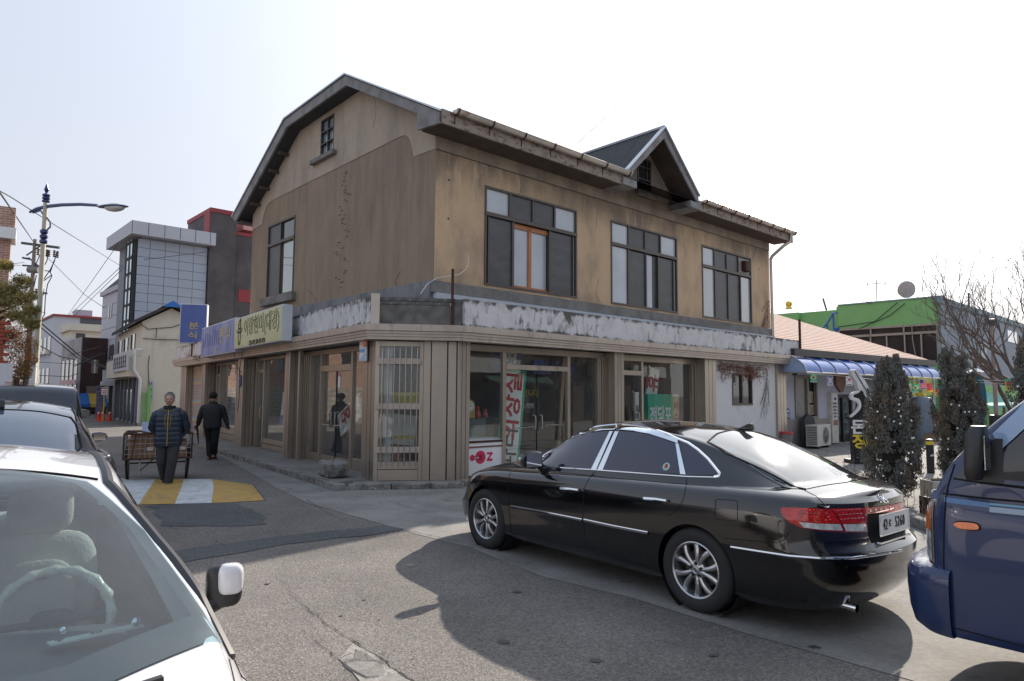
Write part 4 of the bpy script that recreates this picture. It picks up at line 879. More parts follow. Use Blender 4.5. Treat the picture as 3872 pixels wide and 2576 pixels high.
sf,cb=make_car(bs,TB,CB,M_BLK,(.06,2.87))
c7=lambda x,y:(1650+x/1.274,1500+y/1.274)
CC=lambda pts:[c7(*p)for p in pts]
def PP(name,outline,m,parent=None,off=.004,step=14,mirror=False,**k):
 me=sf.patch(outline,sf.px,step,off);o=obj(name,me,m,parent or bs,**k)
 if mirror:obj(name,flip(me),m,parent or bs)
 return o
def PL(name,pts,m,r,parent=None,off=0,mirror=False,k=6):
 mb=sf.line(pts,sf.px,r,k,off);o=obj(name,mb,m,parent or bs,smooth=True)
 if mirror:obj(name,flip(o.data),m,parent or bs)
 return o
def hk(pts):
 return pts
fw_=spl([(500,328),(545,270),(600,228),(660,196),(740,172),(832,167),(760,347),(640,342)],3)
fwin=CC([(497,330),(520,300),(560,255),(610,220),(660,196),(720,178),(780,169),(834,166),(745,350),(640,342)])
rwin=CC([(805,353),(882,172),(950,173),(1030,186),(1100,208),(1150,230),(1172,372),(1000,366)])
qwin=CC([(1178,212),(1215,228),(1258,262),(1300,302),(1335,352),(1346,378),(1210,380)])
M_TW=mat('dark_tinted_side_glass',(.012,.011,.035),.015,var=.05,coat=1,rvar=0)
gw1=PP('side_window',fwin,M_TW,mirror=True);gw2=PP('side_window',rwin,M_TW,mirror=True);gw3=PP('side_window',qwin,M_TW,mirror=True)
PL('window_trim',CC([(480,340),(500,312),(545,255),(600,212),(650,182),(720,158),(790,145),(866,138)]),M_CHROME,.013,mirror=True,off=.004)
PL('window_trim',CC([(884,138),(960,143),(1040,158),(1110,180),(1165,205),(1215,225),(1262,258),(1310,302),(1345,345),(1366,372),(1362,384),(1340,388)]),M_CHROME,.012,mirror=True,off=.004)
PL('window_trim',CC([(497,335),(640,346),(760,353),(1000,371),(1208,386),(1345,389)]),M_CHROME,.008,mirror=True,off=.003)
PP('rain_visor',CC([(640,186),(720,160),(800,147),(868,141),(862,160),(800,163),(720,178),(650,200)]),M_CHROME,off=.012)
PP('rain_visor',CC([(880,142),(960,146),(1040,162),(1110,186),(1166,208),(1166,228),(1100,205),(1030,182),(950,166),(882,160)]),M_CHROME,off=.012)
for a in([(836,168),(852,168),(772,352),(747,350)],[(862,168),(880,170),(803,354),(778,352)],[(1153,226),(1168,228),(1203,377),(1176,374)]):PP('door_pillar_trim',CC(a),M_CHROME,off=.007,mirror=True)
for pts in([(370,345),(352,380),(345,450),(350,560),(362,660),(400,665)],[(866,150),(772,352),(735,395),(712,440),(705,540),(712,640),(722,722)],[(1208,385),(1203,430),(1188,500),(1160,545),(1120,575)],[(370,655),(720,724),(1020,803)],[(1590,392),(1640,405),(1750,440),(1830,480),(1890,540)],[(1700,652),(1675,690),(1640,705),(1380,682)],[(370,345),(300,328),(200,338),(140,362)]):
 PL('panel_gap',CC(pts),M_SEAM,.0028,off=.0005)
fu=[(1345,500),(1352,494),(1440,500),(1450,506),(1451,590),(1444,600),(1350,590),(1341,580)]
PL('fuel_flap_gap',CC(fu+fu[:1]),M_SEAM,.0026,off=.0005)
PL('side_moulding',CC([(360,526),(530,556),(703,590)]),M_CHROME,.007,mirror=True,off=.003);PL('side_moulding',CC([(712,590),(860,622),(1020,652)]),M_CHROME,.007,mirror=True,off=.003)
PL('side_moulding',CC([(360,531),(530,562),(703,597)]),M_BLK,.014,off=.0);PL('side_moulding',CC([(712,597),(860,630),(1020,660)]),M_BLK,.014,off=.0)
PL('bumper_trim',CC([(1420,723),(1560,745),(1700,766),(1850,778),(2000,778),(2120,762),(2240,740)]),M_CHROME,.010,off=.003)
PL('bumper_trim',CC([(82,462),(122,472)]),M_CHROME,.007,off=.003)
for pts in([(608,441),(650,445),(694,451)],[(1010,490),(1065,494),(1120,503)]):
 h=PL('door_handle',CC(pts),M_CHROME,.014,mirror=True,off=.028);cx_,cy_=sum(p[0]for p in pts)/3,sum(p[1]for p in pts)/3
 PP('handle_recess',CC(spl([(cx_-38,cy_+2),(cx_,cy_-6),(cx_+34,cy_+4),(cx_,cy_+22)],3)),M_SEAM,off=.002,parent=h)
M_RG=mat('sunlit_rear_glass',(.02,.022,.025),.06,var=.1,scale=3,coat=1,spec=1,rvar=.3)
me=sf.patch([(-.80,.50),(-.60,.66),(-.42,.655),(-.05,.60),(.18,.54),(.235,.3),(.25,0),(.235,-.3),(.18,-.54),(-.05,-.60),(-.42,-.655),(-.60,-.66),(-.80,-.50),(-.83,0)][::-1]if False else[(-.70,.52),(-.62,.60),(-.42,.60),(-.05,.57),(.16,.52),(.22,.3),(.235,0),(.22,-.3),(.16,-.52),(-.05,-.57),(-.42,-.60),(-.62,-.60),(-.70,-.52),(-.76,0)],sf.top,.05)
rg=obj('rear_window',me,M_RG,bs)
mb=sf.line([(-.70,.54),(-.05,.59),(.17,.54),(.235,.3),(.25,0),(.235,-.3),(.17,-.54),(-.05,-.59),(-.70,-.54)],sf.top,.008,8,.002);obj('window_seal',mb,M_SEAM,rg)
me=sf.patch([(1.66,.48),(1.61,0),(1.66,-.48),(1.98,-.58),(2.32,-.64),(2.47,0),(2.32,.64),(1.98,.58)],sf.top,.06);obj('windscreen',me,M_TINT,bs)
p,n_=sf.px(*c7(1468,165));mb=MB();mb.prism([(-.14,0),(.14,0),(.13,.012),(.0,.035),(-.085,.075),(-.115,.075),(-.13,.02)],'y',-.02,.02);f_=obj('roof_antenna',mb,M_BLK,bs);f_.location=(p.x,p.y,p.z-.004);bevel(f_,.012,2)
def mirror_house(root,x,y,z,sg,m,m2=None,L=.20,back=True,rot=0,sc=1.0,lamp=True,wy=1.0,hz=1.0):
 mb=MB();G=[]
 for i in range(9):
  t=i/8;k=(sin(pi*min(1,t*.86+.14)))**.33;w=.062*k;h=.078*hz*k*(1-.12*t)
  G.append([(x+w*1.0*(1.0 if cos(a)>0 else .55)*math.copysign(abs(cos(a))**.55,cos(a))*sc,y+sg*(.03+.21*wy*t)*sc,z+(.085+h*math.copysign(abs(sin(a))**.55,sin(a)))*sc)for a in[2*pi*j/16 for j in range(16)]])
 G=[g+[g[0]]for g in G];mb.grid(G);mb.quad(*G[-1][:-1]);mb.quad(*G[0][:-1]);o=obj('wing_mirror',mb,m,root,smooth=True)
 mb=MB();mb.tube([(x+.02,y-.06*sg,z-.02*sc),(x+.01,y+.01*sg,z+.015*sc),(x+.01,y+.06*sg,z+.05*sc)],[.05*sc,.035*sc,.03*sc],10);obj('mirror_arm',mb,m2 or m,o,smooth=True)
 g_=MB();g_.box(x-.041*sc,x-.036*sc,*sorted((y+sg*.05*sc,y+sg*.21*wy*sc)),z+.03*sc,z+.14*sc);obj('mirror_glass',g_,M_CHROME,o)
 if lamp:l=MB();l.tube([(x+.061*sc,y+sg*.06*sc,z+.105*sc),(x+.058*sc,y+sg*.17*sc,z+.105*sc),(x+.02*sc,y+sg*.235*sc,z+.10*sc)],.011*sc,6);obj('indicator_strip',l,M_WPLAS,o)
 return o
for sg in(1,-1):mirror_house(bs,1.95,.85*sg,.965,sg,M_BLK,sc=1.25)
for x in(.06,2.87):
 wheel(bs,x,.90,1);wheel(bs,x,-.90,-1)
c29=lambda x,y:(2900+x/3.1367,1820+y/3.1367)
CD=lambda pts:[c29(*p)for p in pts]
M_TAIL=mat('red_lamp_plastic',(.55,.012,.008),.08,var=.35,scale=22,coat=1,stretch=(1,1,2));M_TAILD=mat('dark_red_lamp_plastic',(.30,.008,.01),.08,var=.3,scale=25,coat=1);M_CLR=mat('clear_lamp_plastic',(.55,.55,.52),.1,var=.35,scale=26,coat=1)
PP('tail_lamp_surround',CD([(158,330),(185,308),(740,326),(1090,312),(1190,400),(1195,612),(920,606),(640,590),(400,552),(260,490),(180,410)]),M_TAILD,off=.003,step=10)
t1=PP('tail_lamp',CD([(168,332),(200,316),(480,322),(742,332),(800,395),(862,500),(620,498),(370,478),(415,546),(320,510),(230,440),(180,380)]),M_TAIL,off=.007,step=10)
PP('reversing_lamp',CD([(372,482),(620,502),(862,508),(892,584),(640,574),(430,546)]),M_CLR,off=.008,parent=t1,step=10)
t2=PP('tail_lamp',CD([(758,332),(1085,318),(1130,390),(1160,500),(888,500),(830,400)]),M_TAIL,off=.007,step=10)
PP('reversing_lamp',CD([(894,508),(1162,505),(1182,596),(928,592)]),M_CLR,off=.008,parent=t2,step=10)
t3=PP('tail_lamp',CD([(1095,318),(1300,302),(1500,272),(1690,230),(1740,285),(1600,335),(1560,350),(1300,376),(1135,390)]),M_TAIL,off=.008,step=10)
for rr_ in range(3):
 for k in range(7):PL('lamp_cell',CD([(820+k*42+rr_*18,350+rr_*52-k*3),(846+k*42+rr_*18,349+rr_*52-k*3)]),M_TAILD,.004,t2,off=.008,k=1)
for rr_ in range(4):
 for k in range(8):PL('lamp_cell',CD([(360+k*45+rr_*18,345+rr_*38),(378+k*45+rr_*18,347+rr_*38)]),M_TAILD if(k+rr_)%3 else mat('bright_red_cell',(.9,.12,.06),.1),.005,t1,off=.008,k=1)
PP('plate_recess',CD([(1135,392),(1560,352),(1640,460),(1640,690),(1240,735),(1200,640),(1190,500)]),M_SEAM,off=.002,step=12)
fwd=Vector((cos(R(129.24)),sin(R(129.24)),0));pq=[sf.Mi@onp(*c29(x,y),bs.location+fwd*-1.10,fwd)for x,y in((1168,432),(1572,380),(1612,570),(1215,645))]
PC=sum(pq,Vector())/4;zc_=PC.z
Mp=T((-1.112,0,zc_))@RZ(-90)
mb=MB(Mp);mb.box(-.262,.262,-.004,.004,-.078,.078);pl=obj('number_plate',mb,mat('plate_white',(.88,.88,.86),.35,var=.02),bs);bevel(pl,.004)
mb=MB(Mp);[mb.box(*b)for b in((-.262,.262,-.008,-.004,.071,.078),(-.262,.262,-.008,-.004,-.078,-.071),(-.262,-.255,-.008,-.004,-.071,.071),(.255,.262,-.008,-.004,-.071,.071))];obj('plate_rim',mb,M_CHROME,pl)
text('42',.115,M_INK,pl,Mp@T((-.175,-.007,-.002)),-.0006,sx=.60,sp=1.15);text('로',.065,M_INK,pl,Mp@T((-.095,-.007,.0)),0,sx=.8);text('5260',.115,M_INK,pl,Mp@T((.085,-.007,-.002)),-.0006,sx=.66,sp=1.2)
mb=MB(Mp);mb.box(-.27,.27,-.012,.02,-.13,-.118);obj('boot_trim',mb,M_CHROME,bs)
pb,nb_=sf.px(*c29(1372,210));q_=nb_.to_track_quat('-Y','Z').to_matrix().to_4x4();Mb=T(pb+nb_*.006)@q_
mb=MB(Mb);mb.lathe([(.040,-.002),(.044,0),(.044,.004),(.038,.004),(.038,0),(.040,-.002)],24,(0,0,0),'y',caps=False);bd=obj('badge',mb,M_CHROME,bs,smooth=True)
mb=MB(Mb);[mb.prism(p_,'y',-.003,.004)for p_ in([(-.024,-.022),(-.014,-.022),(-.004,.024),(-.014,.024)],[(.006,-.024),(.016,-.024),(.026,.022),(.016,.022)],[(-.014,-.005),(.014,-.001),(.016,.006),(-.012,.002)])];obj('badge_mark',mb,M_CHROME,bd)
for k,ch in enumerate('GRANDEUR'):
 p1,n1=sf.px(*c29(1212+k*59.5,346-k*7.2))
 if p1:text(ch,.028,M_CHROME,bs,T(p1+n1*.011)@n1.to_track_quat('-Y','Z').to_matrix().to_4x4(),.0012,sx=1.35)
p1,n1=sf.px(*c7(1950,975));
mb=MB();mb.tube([(-.90,.52,.24),(-1.045,.52,.232)],[.027,.029],16,cap=False);mb.tube([(-1.043,.52,.232),(-.95,.52,.236)],[.025,.023],16,cap=False);ex_=obj('exhaust_tip',mb,M_CHROME,bs,smooth=True);ex_.scale=(1,1,1)
PL('parking_sensor',CC([(1972,820),(1974,822)]),M_SEAM,.012,off=0,k=1)
p1,n1=sf.px(*c7(1109,338));mb=MB(T(p1+n1*.006)@n1.to_track_quat('-Y','Z').to_matrix().to_4x4());mb.lathe([(0,0),(.036,0),(.036,.001)],20,(0,0,0),'y');st_=obj('round_sticker',mb,mat('pale_teal_print',(.35,.55,.5),.4),bs)
mb=MB(T(p1+n1*.008)@n1.to_track_quat('-Y','Z').to_matrix().to_4x4());mb.box(-.018,.018,-.001,0,-.006,.002);mb.box(-.012,.012,-.001,0,-.018,-.009);mb.lathe([(0,0),(.014,0)],10,(0,0,.010),'y');obj('sticker_print',mb,M_RED,st_)
PP('headlamp',CC([(99,408),(110,385),(128,366),(140,372),(128,400),(108,424)]),M_CLR,off=.004,step=8)
def rbox(c,s,r=.35,n=14):
 P_=[]
 for i in range(n+1):
  ph=-pi/2+pi*i/n;row=[]
  for j in range(2*n):
   th=2*pi*j/(2*n);f=lambda v,e:math.copysign(abs(v)**e,v)
   row.append((c[0]+s[0]*f(cos(ph),r)*f(cos(th),r),c[1]+s[1]*f(cos(ph),r)*f(sin(th),r),c[2]+s[2]*f(sin(ph),r)))
  P_.append(row+[row[0]])
 return P_
def in_poly(p,poly):
 x,y=p;c=False;n=len(poly)
 for i in range(n):
  (x0,y0),(x1,y1)=poly[i],poly[i-1]
  if(y0>y)!=(y1>y)and x<(x1-x0)*(y-y0)/(y1-y0)+x0:c=not c
 return c
def punch(me,test):
 bm=bmesh.new();bm.from_mesh(me);bmesh.ops.delete(bm,geom=[f for f in bm.faces if test(f.calc_center_median())],context='FACES');bm.to_mesh(me);bm.free()
def generic_sedan(root,col,TB_,CB_,wh=(.0,2.80),tint=None,open_=False,rims=True,dlo=None):
 s_,c_=make_car(root,TB_,CB_,col,wh)
 for x in wh:
  wheel(root,x,.90,1,emblem=False);wheel(root,x,-.90,-1,emblem=False)
 return s_,c_
TW=dict(TB);CW_=dict(CB);CW_['yb']=pchip([(-.86,.70),(-.3,.78),(.5,.835),(1.6,.85),(2.3,.885),(3.08,.86)]);CW_['yr']=pchip([(-.86,.58),(0,.60),(.7,.615),(1.6,.625),(2.4,.79),(3.08,.82)]);CW_['nj']=30;CW_['n']=170;CW_['x1']=3.08;CW_['bf']=.10;CW_['zc']=pchip([(-.86,1.01),(-.72,1.065),(-.3,1.255),(.05,1.385),(.35,1.46),(.75,1.505),(1.05,1.512),(1.4,1.495),(1.7,1.44),(2.08,1.295),(2.55,1.13),(3.08,.93)])
# ---- white car in the near left corner
wc=thing('parked_car','white car at the left edge with beige seat covers seen through its dusty windscreen','car',(-2.99,3.67,0),-54.5)
M_WPNT=paint('white_car_paint',(.60,.60,.63),rough=.25)
ws,wcab=make_car(wc,TW,CW_,M_WPNT,(.06,2.87))
WSo=[(1.645,.50),(1.60,.25),(1.59,0),(1.60,-.25),(1.645,-.50),(1.98,-.66),(2.55,-.80),(2.76,-.45),(2.87,0),(2.76,.45),(2.55,.80),(1.98,.66)]
WSi=[(1.68,.46),(1.64,.25),(1.63,0),(1.64,-.25),(1.68,-.46),(1.96,-.61),(2.46,-.735),(2.66,-.41),(2.77,0),(2.66,.41),(2.46,.735),(1.96,.61)]
WSm=[((a[0]+b[0])/2,(a[1]+b[1])/2)for a,b in zip(WSo,WSi)]
SIo=[(2.05,1.02),(1.78,1.22),(1.50,1.33),(1.05,1.39),(.55,1.36),(.15,1.24),(-.12,1.06),(.9,1.02)]
SIi=[(1.95,1.05),(1.74,1.19),(1.48,1.29),(1.05,1.35),(.56,1.32),(.2,1.2),(-.02,1.09),(.9,1.05)]
RWi=[(.12,.48),(.16,0),(.12,-.48),(-.55,-.55),(-.66,0),(-.55,.55)];RWo=[(.17,.52),(.21,0),(.17,-.52),(-.60,-.58),(-.72,0),(-.60,.58)]
M_WG=glass('dusty_windscreen',(.60,.74,.77),.07,.04);M_CG=glass('car_side_glass',(.35,.42,.45),.1,0);M_FRIT=mat('black_window_border',(.012,.012,.014),.35,var=.2,coat=.5)
obj('windscreen_border',ring(ws,WSo,WSi,ws.top,.004),M_FRIT,wc);obj('rear_window_border',ring(ws,RWo,RWi,ws.top,.004),M_FRIT,wc)
for sg in(1,-1):obj('side_window_border',ring(ws,SIo,SIi,lambda u,v:ws.side(u,v,sg),.004),M_FRIT,wc)
SIm=[((a[0]+b[0])/2,(a[1]+b[1])/2)for a,b in zip(SIo,SIi)];RWm=[((a[0]+b[0])/2,(a[1]+b[1])/2)for a,b in zip(RWo,RWi)]
me=ws.patch(WSo,ws.top,.05,.008);wsg=obj('windscreen',me,M_WG,wc)
me=ws.patch(RWo,ws.top,.05,.005);obj('rear_window',me,M_CG,wc)
for sg in(1,-1):me=ws.patch(SIo,lambda u,v:ws.side(u,v,sg),.06,.005);obj('side_window',me,M_CG,wc)
punch(wcab.data,lambda c:c.z>1.0 and(in_poly((c.x,c.y),WSm)and c.x>1.6 or in_poly((c.x,c.y),RWm)and c.x<.2)or in_poly((c.x,c.z),SIm)and abs(c.y)>.55)
wb=[o for o in wc.children if o.name.startswith('body')][0];punch(wb.data,lambda c:c.z>.85 and(-.5<c.x<2.34 and abs(c.y)<.74 or in_poly((c.x,c.y),WSm)))
for sg in(1,-1):
 mb=ws.line([(-.60,.60*sg),(-.1,.60*sg),(.4,.585*sg),(.9,.585*sg),(1.3,.58*sg),(1.62,.575*sg),(1.8,.625*sg),(2.0,.695*sg),(2.2,.75*sg),(2.4,.80*sg),(2.54,.835*sg)],ws.top,.021,6,-.006,8);obj('pillar_strip',mb,mat('dark_rubber',(.03,.03,.034),.5),wc,smooth=True)
mb=ws.line([(1.60,-.54),(1.585,0),(1.60,.54)],ws.top,.006,12,.002);obj('windscreen_seal',mb,M_SEAM,wc)
for sg in(1,-1):
 mb=ws.line([(2.58,.82*sg),(2.7,.81*sg),(2.95,.79*sg),(3.5,.66*sg)],ws.top,.003,8,.0);obj('bonnet_gap',mb,M_SEAM,wc)
 mb=ws.line([(2.50,.85*sg),(2.58,.89*sg)],ws.top,.003,8,.0);obj('wing_gap',mb,M_SEAM,wc)
 def rb2(c,s,r):
  g_=MB(T(c)@RZ(-8*sg));g_.grid(rbox((0,0,0),s,r));return g_
 mw=obj('wing_mirror',rb2((1.952,.965*sg,1.036),(.038,.048,.058),.6),M_WPNT,wc,smooth=True);obj('mirror_shell',rb2((1.930,.948*sg,1.010),(.045,.066,.080),.55),M_BPLAS,mw,smooth=True)
 g_=MB();g_.tube([(1.95,.85*sg,.935),(1.93,.93*sg,.955),(1.92,.985*sg,.975)],[.04,.032,.035],10);obj('mirror_arm',g_,M_BPLAS,mw,smooth=True)
mb=ws.line([(2.72,.62),(2.86,.3),(2.93,-.1),(2.86,-.5)],ws.top,.012,8,.004);obj('cowl_grille',mb,M_BPLAS,wc,smooth=True)
mb=ws.line([(2.84,.12),(2.78,-.1),(2.72,-.50)],ws.top,.007,10,.012);obj('wiper',mb,M_BPLAS,wc,smooth=True);mb=ws.line([(2.85,.16),(2.84,.08)],ws.top,.016,4,.012);obj('wiper_pivot',mb,M_BPLAS,wc,smooth=True)
M_SEAT=mat('beige_seat_cover',(.66,.60,.50),.9,var=.08,scale=9,bump=.25,bscale=60);M_DASH=mat('grey_dashboard',(.07,.085,.09),.75,var=.08,bump=.2,bscale=150);M_INT=mat('dark_car_lining',(.045,.05,.055),.9)
for y in(.38,-.38):
 mb=MB(T((.74,y,.74))@RY(-14));mb.grid(rbox((0,0,0),(.085,.25,.33),.5));seat=obj('seat',mb,M_SEAT,wc,smooth=True)
 mb=MB(T((.86,y*1.0,.72))@RY(-14));mb.grid(rbox((0,0,0),(.035,.155,.24),.6));obj('seat_panel',mb,M_SEAT,seat,smooth=True)
 mb=MB(T((.68,y,1.165))@RY(-10));mb.grid(rbox((0,0,0),(.06,.135,.105),.55));obj('headrest',mb,M_SEAT,seat,smooth=True)
 mb=MB();mb.grid(rbox((1.0,y,.50),(.28,.25,.09),.5));obj('cushion',mb,M_SEAT,seat,smooth=True)
 mb=MB(T((.84,y,.90))@RY(-14));mb.prism([(-.035,-.03),(.035,-.03),(.035,.02),(0,.0),(-.035,.02)],'x',.015,.022);obj('seat_logo',mb,M_DASH,seat)if y>0 else None
mb=MB();G=[[(x,y,z-.05*(abs(y)/.75)**2)for y in[(-.76+1.52*j/16)for j in range(17)]]for x,z in((1.70,.72),(1.74,.87),(1.80,.93),(1.95,.955),(2.15,.95),(2.40,.925),(2.80,.90))];mb.grid(G);obj('dashboard',mb,M_DASH,wc,smooth=True)
mb=MB();mb.box(-.5,1.75,-.74,.74,.30,.34);obj('cabin_floor',mb,M_INT,wc)
mb=MB();mb.grid(rbox((-.15,0,.72),(.12,.62,.33),.4));obj('rear_bench',mb,M_SEAT,wc,smooth=True)
for sg in(1,-1):mb=MB();mb.box(-.4,2.0,.72*sg-.02,.72*sg+.02,.35,.94);obj('door_lining',mb,M_INT,wc)
Msw=T((1.54,.42,.865))@RY(62-90)
mb=MB(Msw);ring=[];rr2=[]
for k in range(97):a=2*pi*k/96;ring.append((0,.195*cos(a),.195*sin(a)));rr2.append(.0165+.007*(.5+.5*cos(a*16))**2)
mb.tube(ring,rr2,10,cap=False);sw=obj('steering_wheel',mb,mat('pearl_wheel_cover',(.86,.82,.66),.3,var=.12,scale=14,coat=.6),wc,smooth=True)
mb=MB(Msw);mb.grid(rbox((-.02,0,-.01),(.02,.075,.06),.6));mb.tube([(0,-.18,.0),(0,.18,0)],.014,8);mb.tube([(0,0,-.18),(0,0,0)],.016,8);obj('wheel_hub',mb,M_DASH,sw,smooth=True)
mb=MB(T((2.12,.52,.965))@RZ(8)@RY(-8));mb.box(-.035,.035,-.13,.13,-.003,.003);card=obj('phone_number_plate',mb,mat('cream_card',(.62,.66,.55),.4),wc)
text('7',.05,M_DASH,card,T((2.12,.52,.9705))@RZ(8)@RY(-8)@RZ(90)@T((-.10,0,0))@RX(-90),.001);text('010',.022,M_DASH,card,T((2.12,.52,.9705))@RZ(8)@RY(-8)@RZ(90)@T((0,0,0))@RX(-90),.0005)
mb=MB();mb.sphere((2.09,.43,.985),.013);mb.sphere((2.13,.63,.985),.016);obj('small_ornament',mb,M_CHROME,card,smooth=True)
# ---- dark grey-blue sedan behind it, facing away up the alley
ds=thing('parked_sedan','dark grey-blue sedan with a shark-fin antenna parked behind the white car','car',(-5.16,6.85,0),125.5)
ds.scale=(1.09,1.09,1.09)
M_GREY=paint('grey_blue_car_paint',(.055,.07,.10),metal=.6,rough=.25)
q_=ds.location;
s2,c2=make_car(ds,TB,CB,M_GREY,(.06,2.87))
M_BGL=mat('blue_grey_rear_glass',(.06,.085,.13),.04,var=.05,coat=1,rvar=0)
me=s2.patch([(-.68,.50),(-.60,.59),(-.42,.60),(-.05,.58),(.13,.54),(.19,.3),(.20,0),(.19,-.3),(.13,-.54),(-.05,-.58),(-.42,-.60),(-.60,-.59),(-.68,-.50),(-.73,0)],s2.top,.05);obj('rear_window',me,M_BGL,ds)
mb=s2.line([(-.70,.54),(-.42,.625),(-.05,.60),(.15,.555),(.205,.3),(.215,0),(.205,-.3),(.15,-.555),(-.05,-.60),(-.42,-.625),(-.70,-.54)],s2.top,.008,8,.003);obj('window_seal',mb,M_SEAM,ds)
for sg in(1,-1):
 mb=s2.line([(.12,.60*sg),(.6,.585*sg),(1.2,.58*sg),(1.6,.58*sg)],s2.top,.007,8,.001);obj('roof_gap',mb,M_SEAM,ds)
 me=s2.patch(SIo,lambda u,v:s2.side(u,v,sg),.08,.005);obj('side_window',me,M_TINT,ds)
 mirror_house(ds,1.95,.84*sg,.965,sg,M_GREY,sc=.8,lamp=False)
 mb=s2.line([(-.55,1.0),(.3,.99),(1.2,.975),(2.1,.95)],lambda u,v:s2.side(u,v,sg),.008,6,.003);obj('waist_trim',mb,M_CHROME,ds)
 mb=s2.line([(2.3,.84),(1.0,.85),(.3,.86)],lambda u,v:s2.side(u,v,sg),.01,6,.008)
mb=MB(T(s2.top(.33,0)[0]));mb.prism([(-.11,0),(.11,0),(.09,.02),(.0,.05),(-.06,.075),(-.085,.07),(-.10,.02)],'y',-.02,.02);bevel(obj('roof_antenna',mb,M_BPLAS,ds),.012,2)
me=s2.patch([(-.86,.74),(-.82,.88),(-.62,.87),(-.65,.78)],lambda u,v:s2.side(u,v,-1),.06);obj('tail_lamp',me,M_TAILD,ds);obj('tail_lamp',flip(me),M_TAILD,ds)
me=s2.patch([(.55,.80),(.78,.80),(.82,.93),(.55,.93)],s2.rear,.06);obj('tail_lamp',me,M_TAILD,ds);obj('tail_lamp',flip(me),M_TAILD,ds)
for x in(.06,2.87):
 for sg in(1,-1):wheel(ds,x,.9*sg,sg,emblem=False)
# ---- dark utility vehicle further up
us=thing('parked_utility_vehicle','tall dark blue utility vehicle parked beyond the grey-blue sedan','utility vehicle',(-9.3,12.9,0),125.5)
M_NAVY=paint('navy_car_paint',(.010,.014,.026),rough=.25)
zbS=pchip([(-1.0,1.10),(0,1.12),(2.2,1.08),(3.2,1.02),(3.6,.9)])
TS=dict(rows=[(0,.88,-.86,3.4),(.1,.93,-.95,3.52),(.3,.95,-1.0,3.6),(.6,.955,-1.0,3.6),(.9,.94,-.97,3.55),(1,.88,-.93,3.5)],xs=(-.6,3.0),zs=pchip([(-1,.42),(3.6,.42)]),zb=zbS,crown=pchip([(-1,.03),(3.6,.08)]),n=4)
zcS=pchip([(-.98,1.10),(-.90,1.35),(-.78,1.70),(-.62,1.82),(.3,1.87),(1.2,1.85),(1.7,1.74),(2.5,1.12)])
CS=dict(zc=zcS,x0=-.98,x1=2.5,zbelt=zbS,bf=.12,br=-.06,xm=.6,yb=pchip([(-1,.93),(2.5,.93)]),yr=pchip([(-1,.82),(2.5,.82)]),drop=.07,n=80)
s3,c3=make_car(us,TS,CS,M_NAVY,(.0,2.75))
me=s3.patch([(-.70,1.22),(-.62,1.66),(-.3,1.72),(0,1.73),(.3,1.72),(.62,1.66),(.70,1.22),(0,1.19)],s3.rear,.06,.006);obj('rear_window',me,M_TINT,us)
for sg in(1,-1):
 me=s3.patch([(-.55,1.22),(-.5,1.62),(.3,1.70),(1.2,1.68),(1.5,1.60),(2.1,1.22)],lambda u,v:s3.side(u,v,sg),.08,.005);obj('side_window',me,M_TINT,us)
 me=s3.patch([(.74,.85),(.90,.85),(.88,1.16),(.76,1.16)]if sg>0 else[(-.74,.85),(-.90,.85),(-.88,1.16),(-.76,1.16)],s3.rear,.05);obj('tail_lamp',me,M_TAILD,us)
 mirror_house(us,1.95,.93*sg,1.12,sg,M_NAVY,sc=1.3,lamp=False)
for x in(0,2.75):
 for sg in(1,-1):wheel(us,x,.93*sg,sg,emblem=False)
mb=MB(T((-1.01,0,.60))@RZ(-90));mb.box(-.9,.9,-.10,.05,-.13,.10);bevel(obj('rear_bumper',mb,M_BPLAS,us),.04,3)
# ---- blue truck cab at the right edge
tk=thing('blue_truck','dark blue cab-over truck at the right edge with orange side lamp and black mirror','truck')
TRW=R(90+42);tf=Vector((cos(TRW),sin(TRW),0));tl=Vector((-tf.y,tf.x,0));TBp=gnd(3100+600/1.333,1400+1330/1.333,.40);TBp.z=0
tk.location=TBp-tl*.87;tk.rotation_euler=(0,0,TRW)
M_TBL=paint('dark_blue_truck_paint',(.010,.027,.095),rough=.35,coat=.7)
zbT=pchip([(-2.0,1.215),(-.3,1.21),(-.05,1.215),(.2,1.18)]);
TT=dict(rows=[(0,.855,-1.9,.13),(.05,.87,-1.9,.165),(.4,.872,-1.9,.175),(.7,.87,-1.9,.17),(.93,.862,-1.9,.13),(1,.845,-1.9,.06)],xs=(-1.8,-.10),zs=pchip([(-2,.40),(.2,.40)]),zb=zbT,crown=pchip([(-2,.03),(.2,.02)]),n=2.3,nx=30)
zcT=pchip([(-1.9,1.97),(-1.5,2.03),(-1.0,2.04),(-.80,2.01),(-.62,1.92),(-.3,1.68),(-.12,1.50),(.0,1.36),(.09,1.18)])
CT=dict(zc=zcT,x0=-1.9,x1=.09,zbelt=zbT,bf=.05,br=0,xm=-1.0,yb=pchip([(-2,.862),(-.2,.862),(.09,.82)]),yr=pchip([(-2,.75),(-.75,.76),(-.3,.82),(.09,.81)]),drop=.07,n=70)
body=smooth_me(tub(TT).mesh('b',merge=.0005));cab_=cabin(CT).mesh('c',merge=.0005);smooth_me(cab_,40)
Mt_=Matrix.Translation(tk.location)@RZ(math.degrees(TRW));s4=Surf([body,cab_],Mt_);obj('cab_body',body,M_TBL,tk);obj('cab_roof',cab_,M_TBL,tk)
sf=s4;bs_keep=bs
Z9=lambda x,y:(3100+x/1.333,1400+y/1.333)
def TPt(name,pts,m,off=.004,step=14,parent=None,sm=0):
 pts=[Z9(*p)for p in pts];me=s4.patch(spl(pts,sm)if sm else pts,s4.px,step,off);return obj(name,me,m,parent or tk)
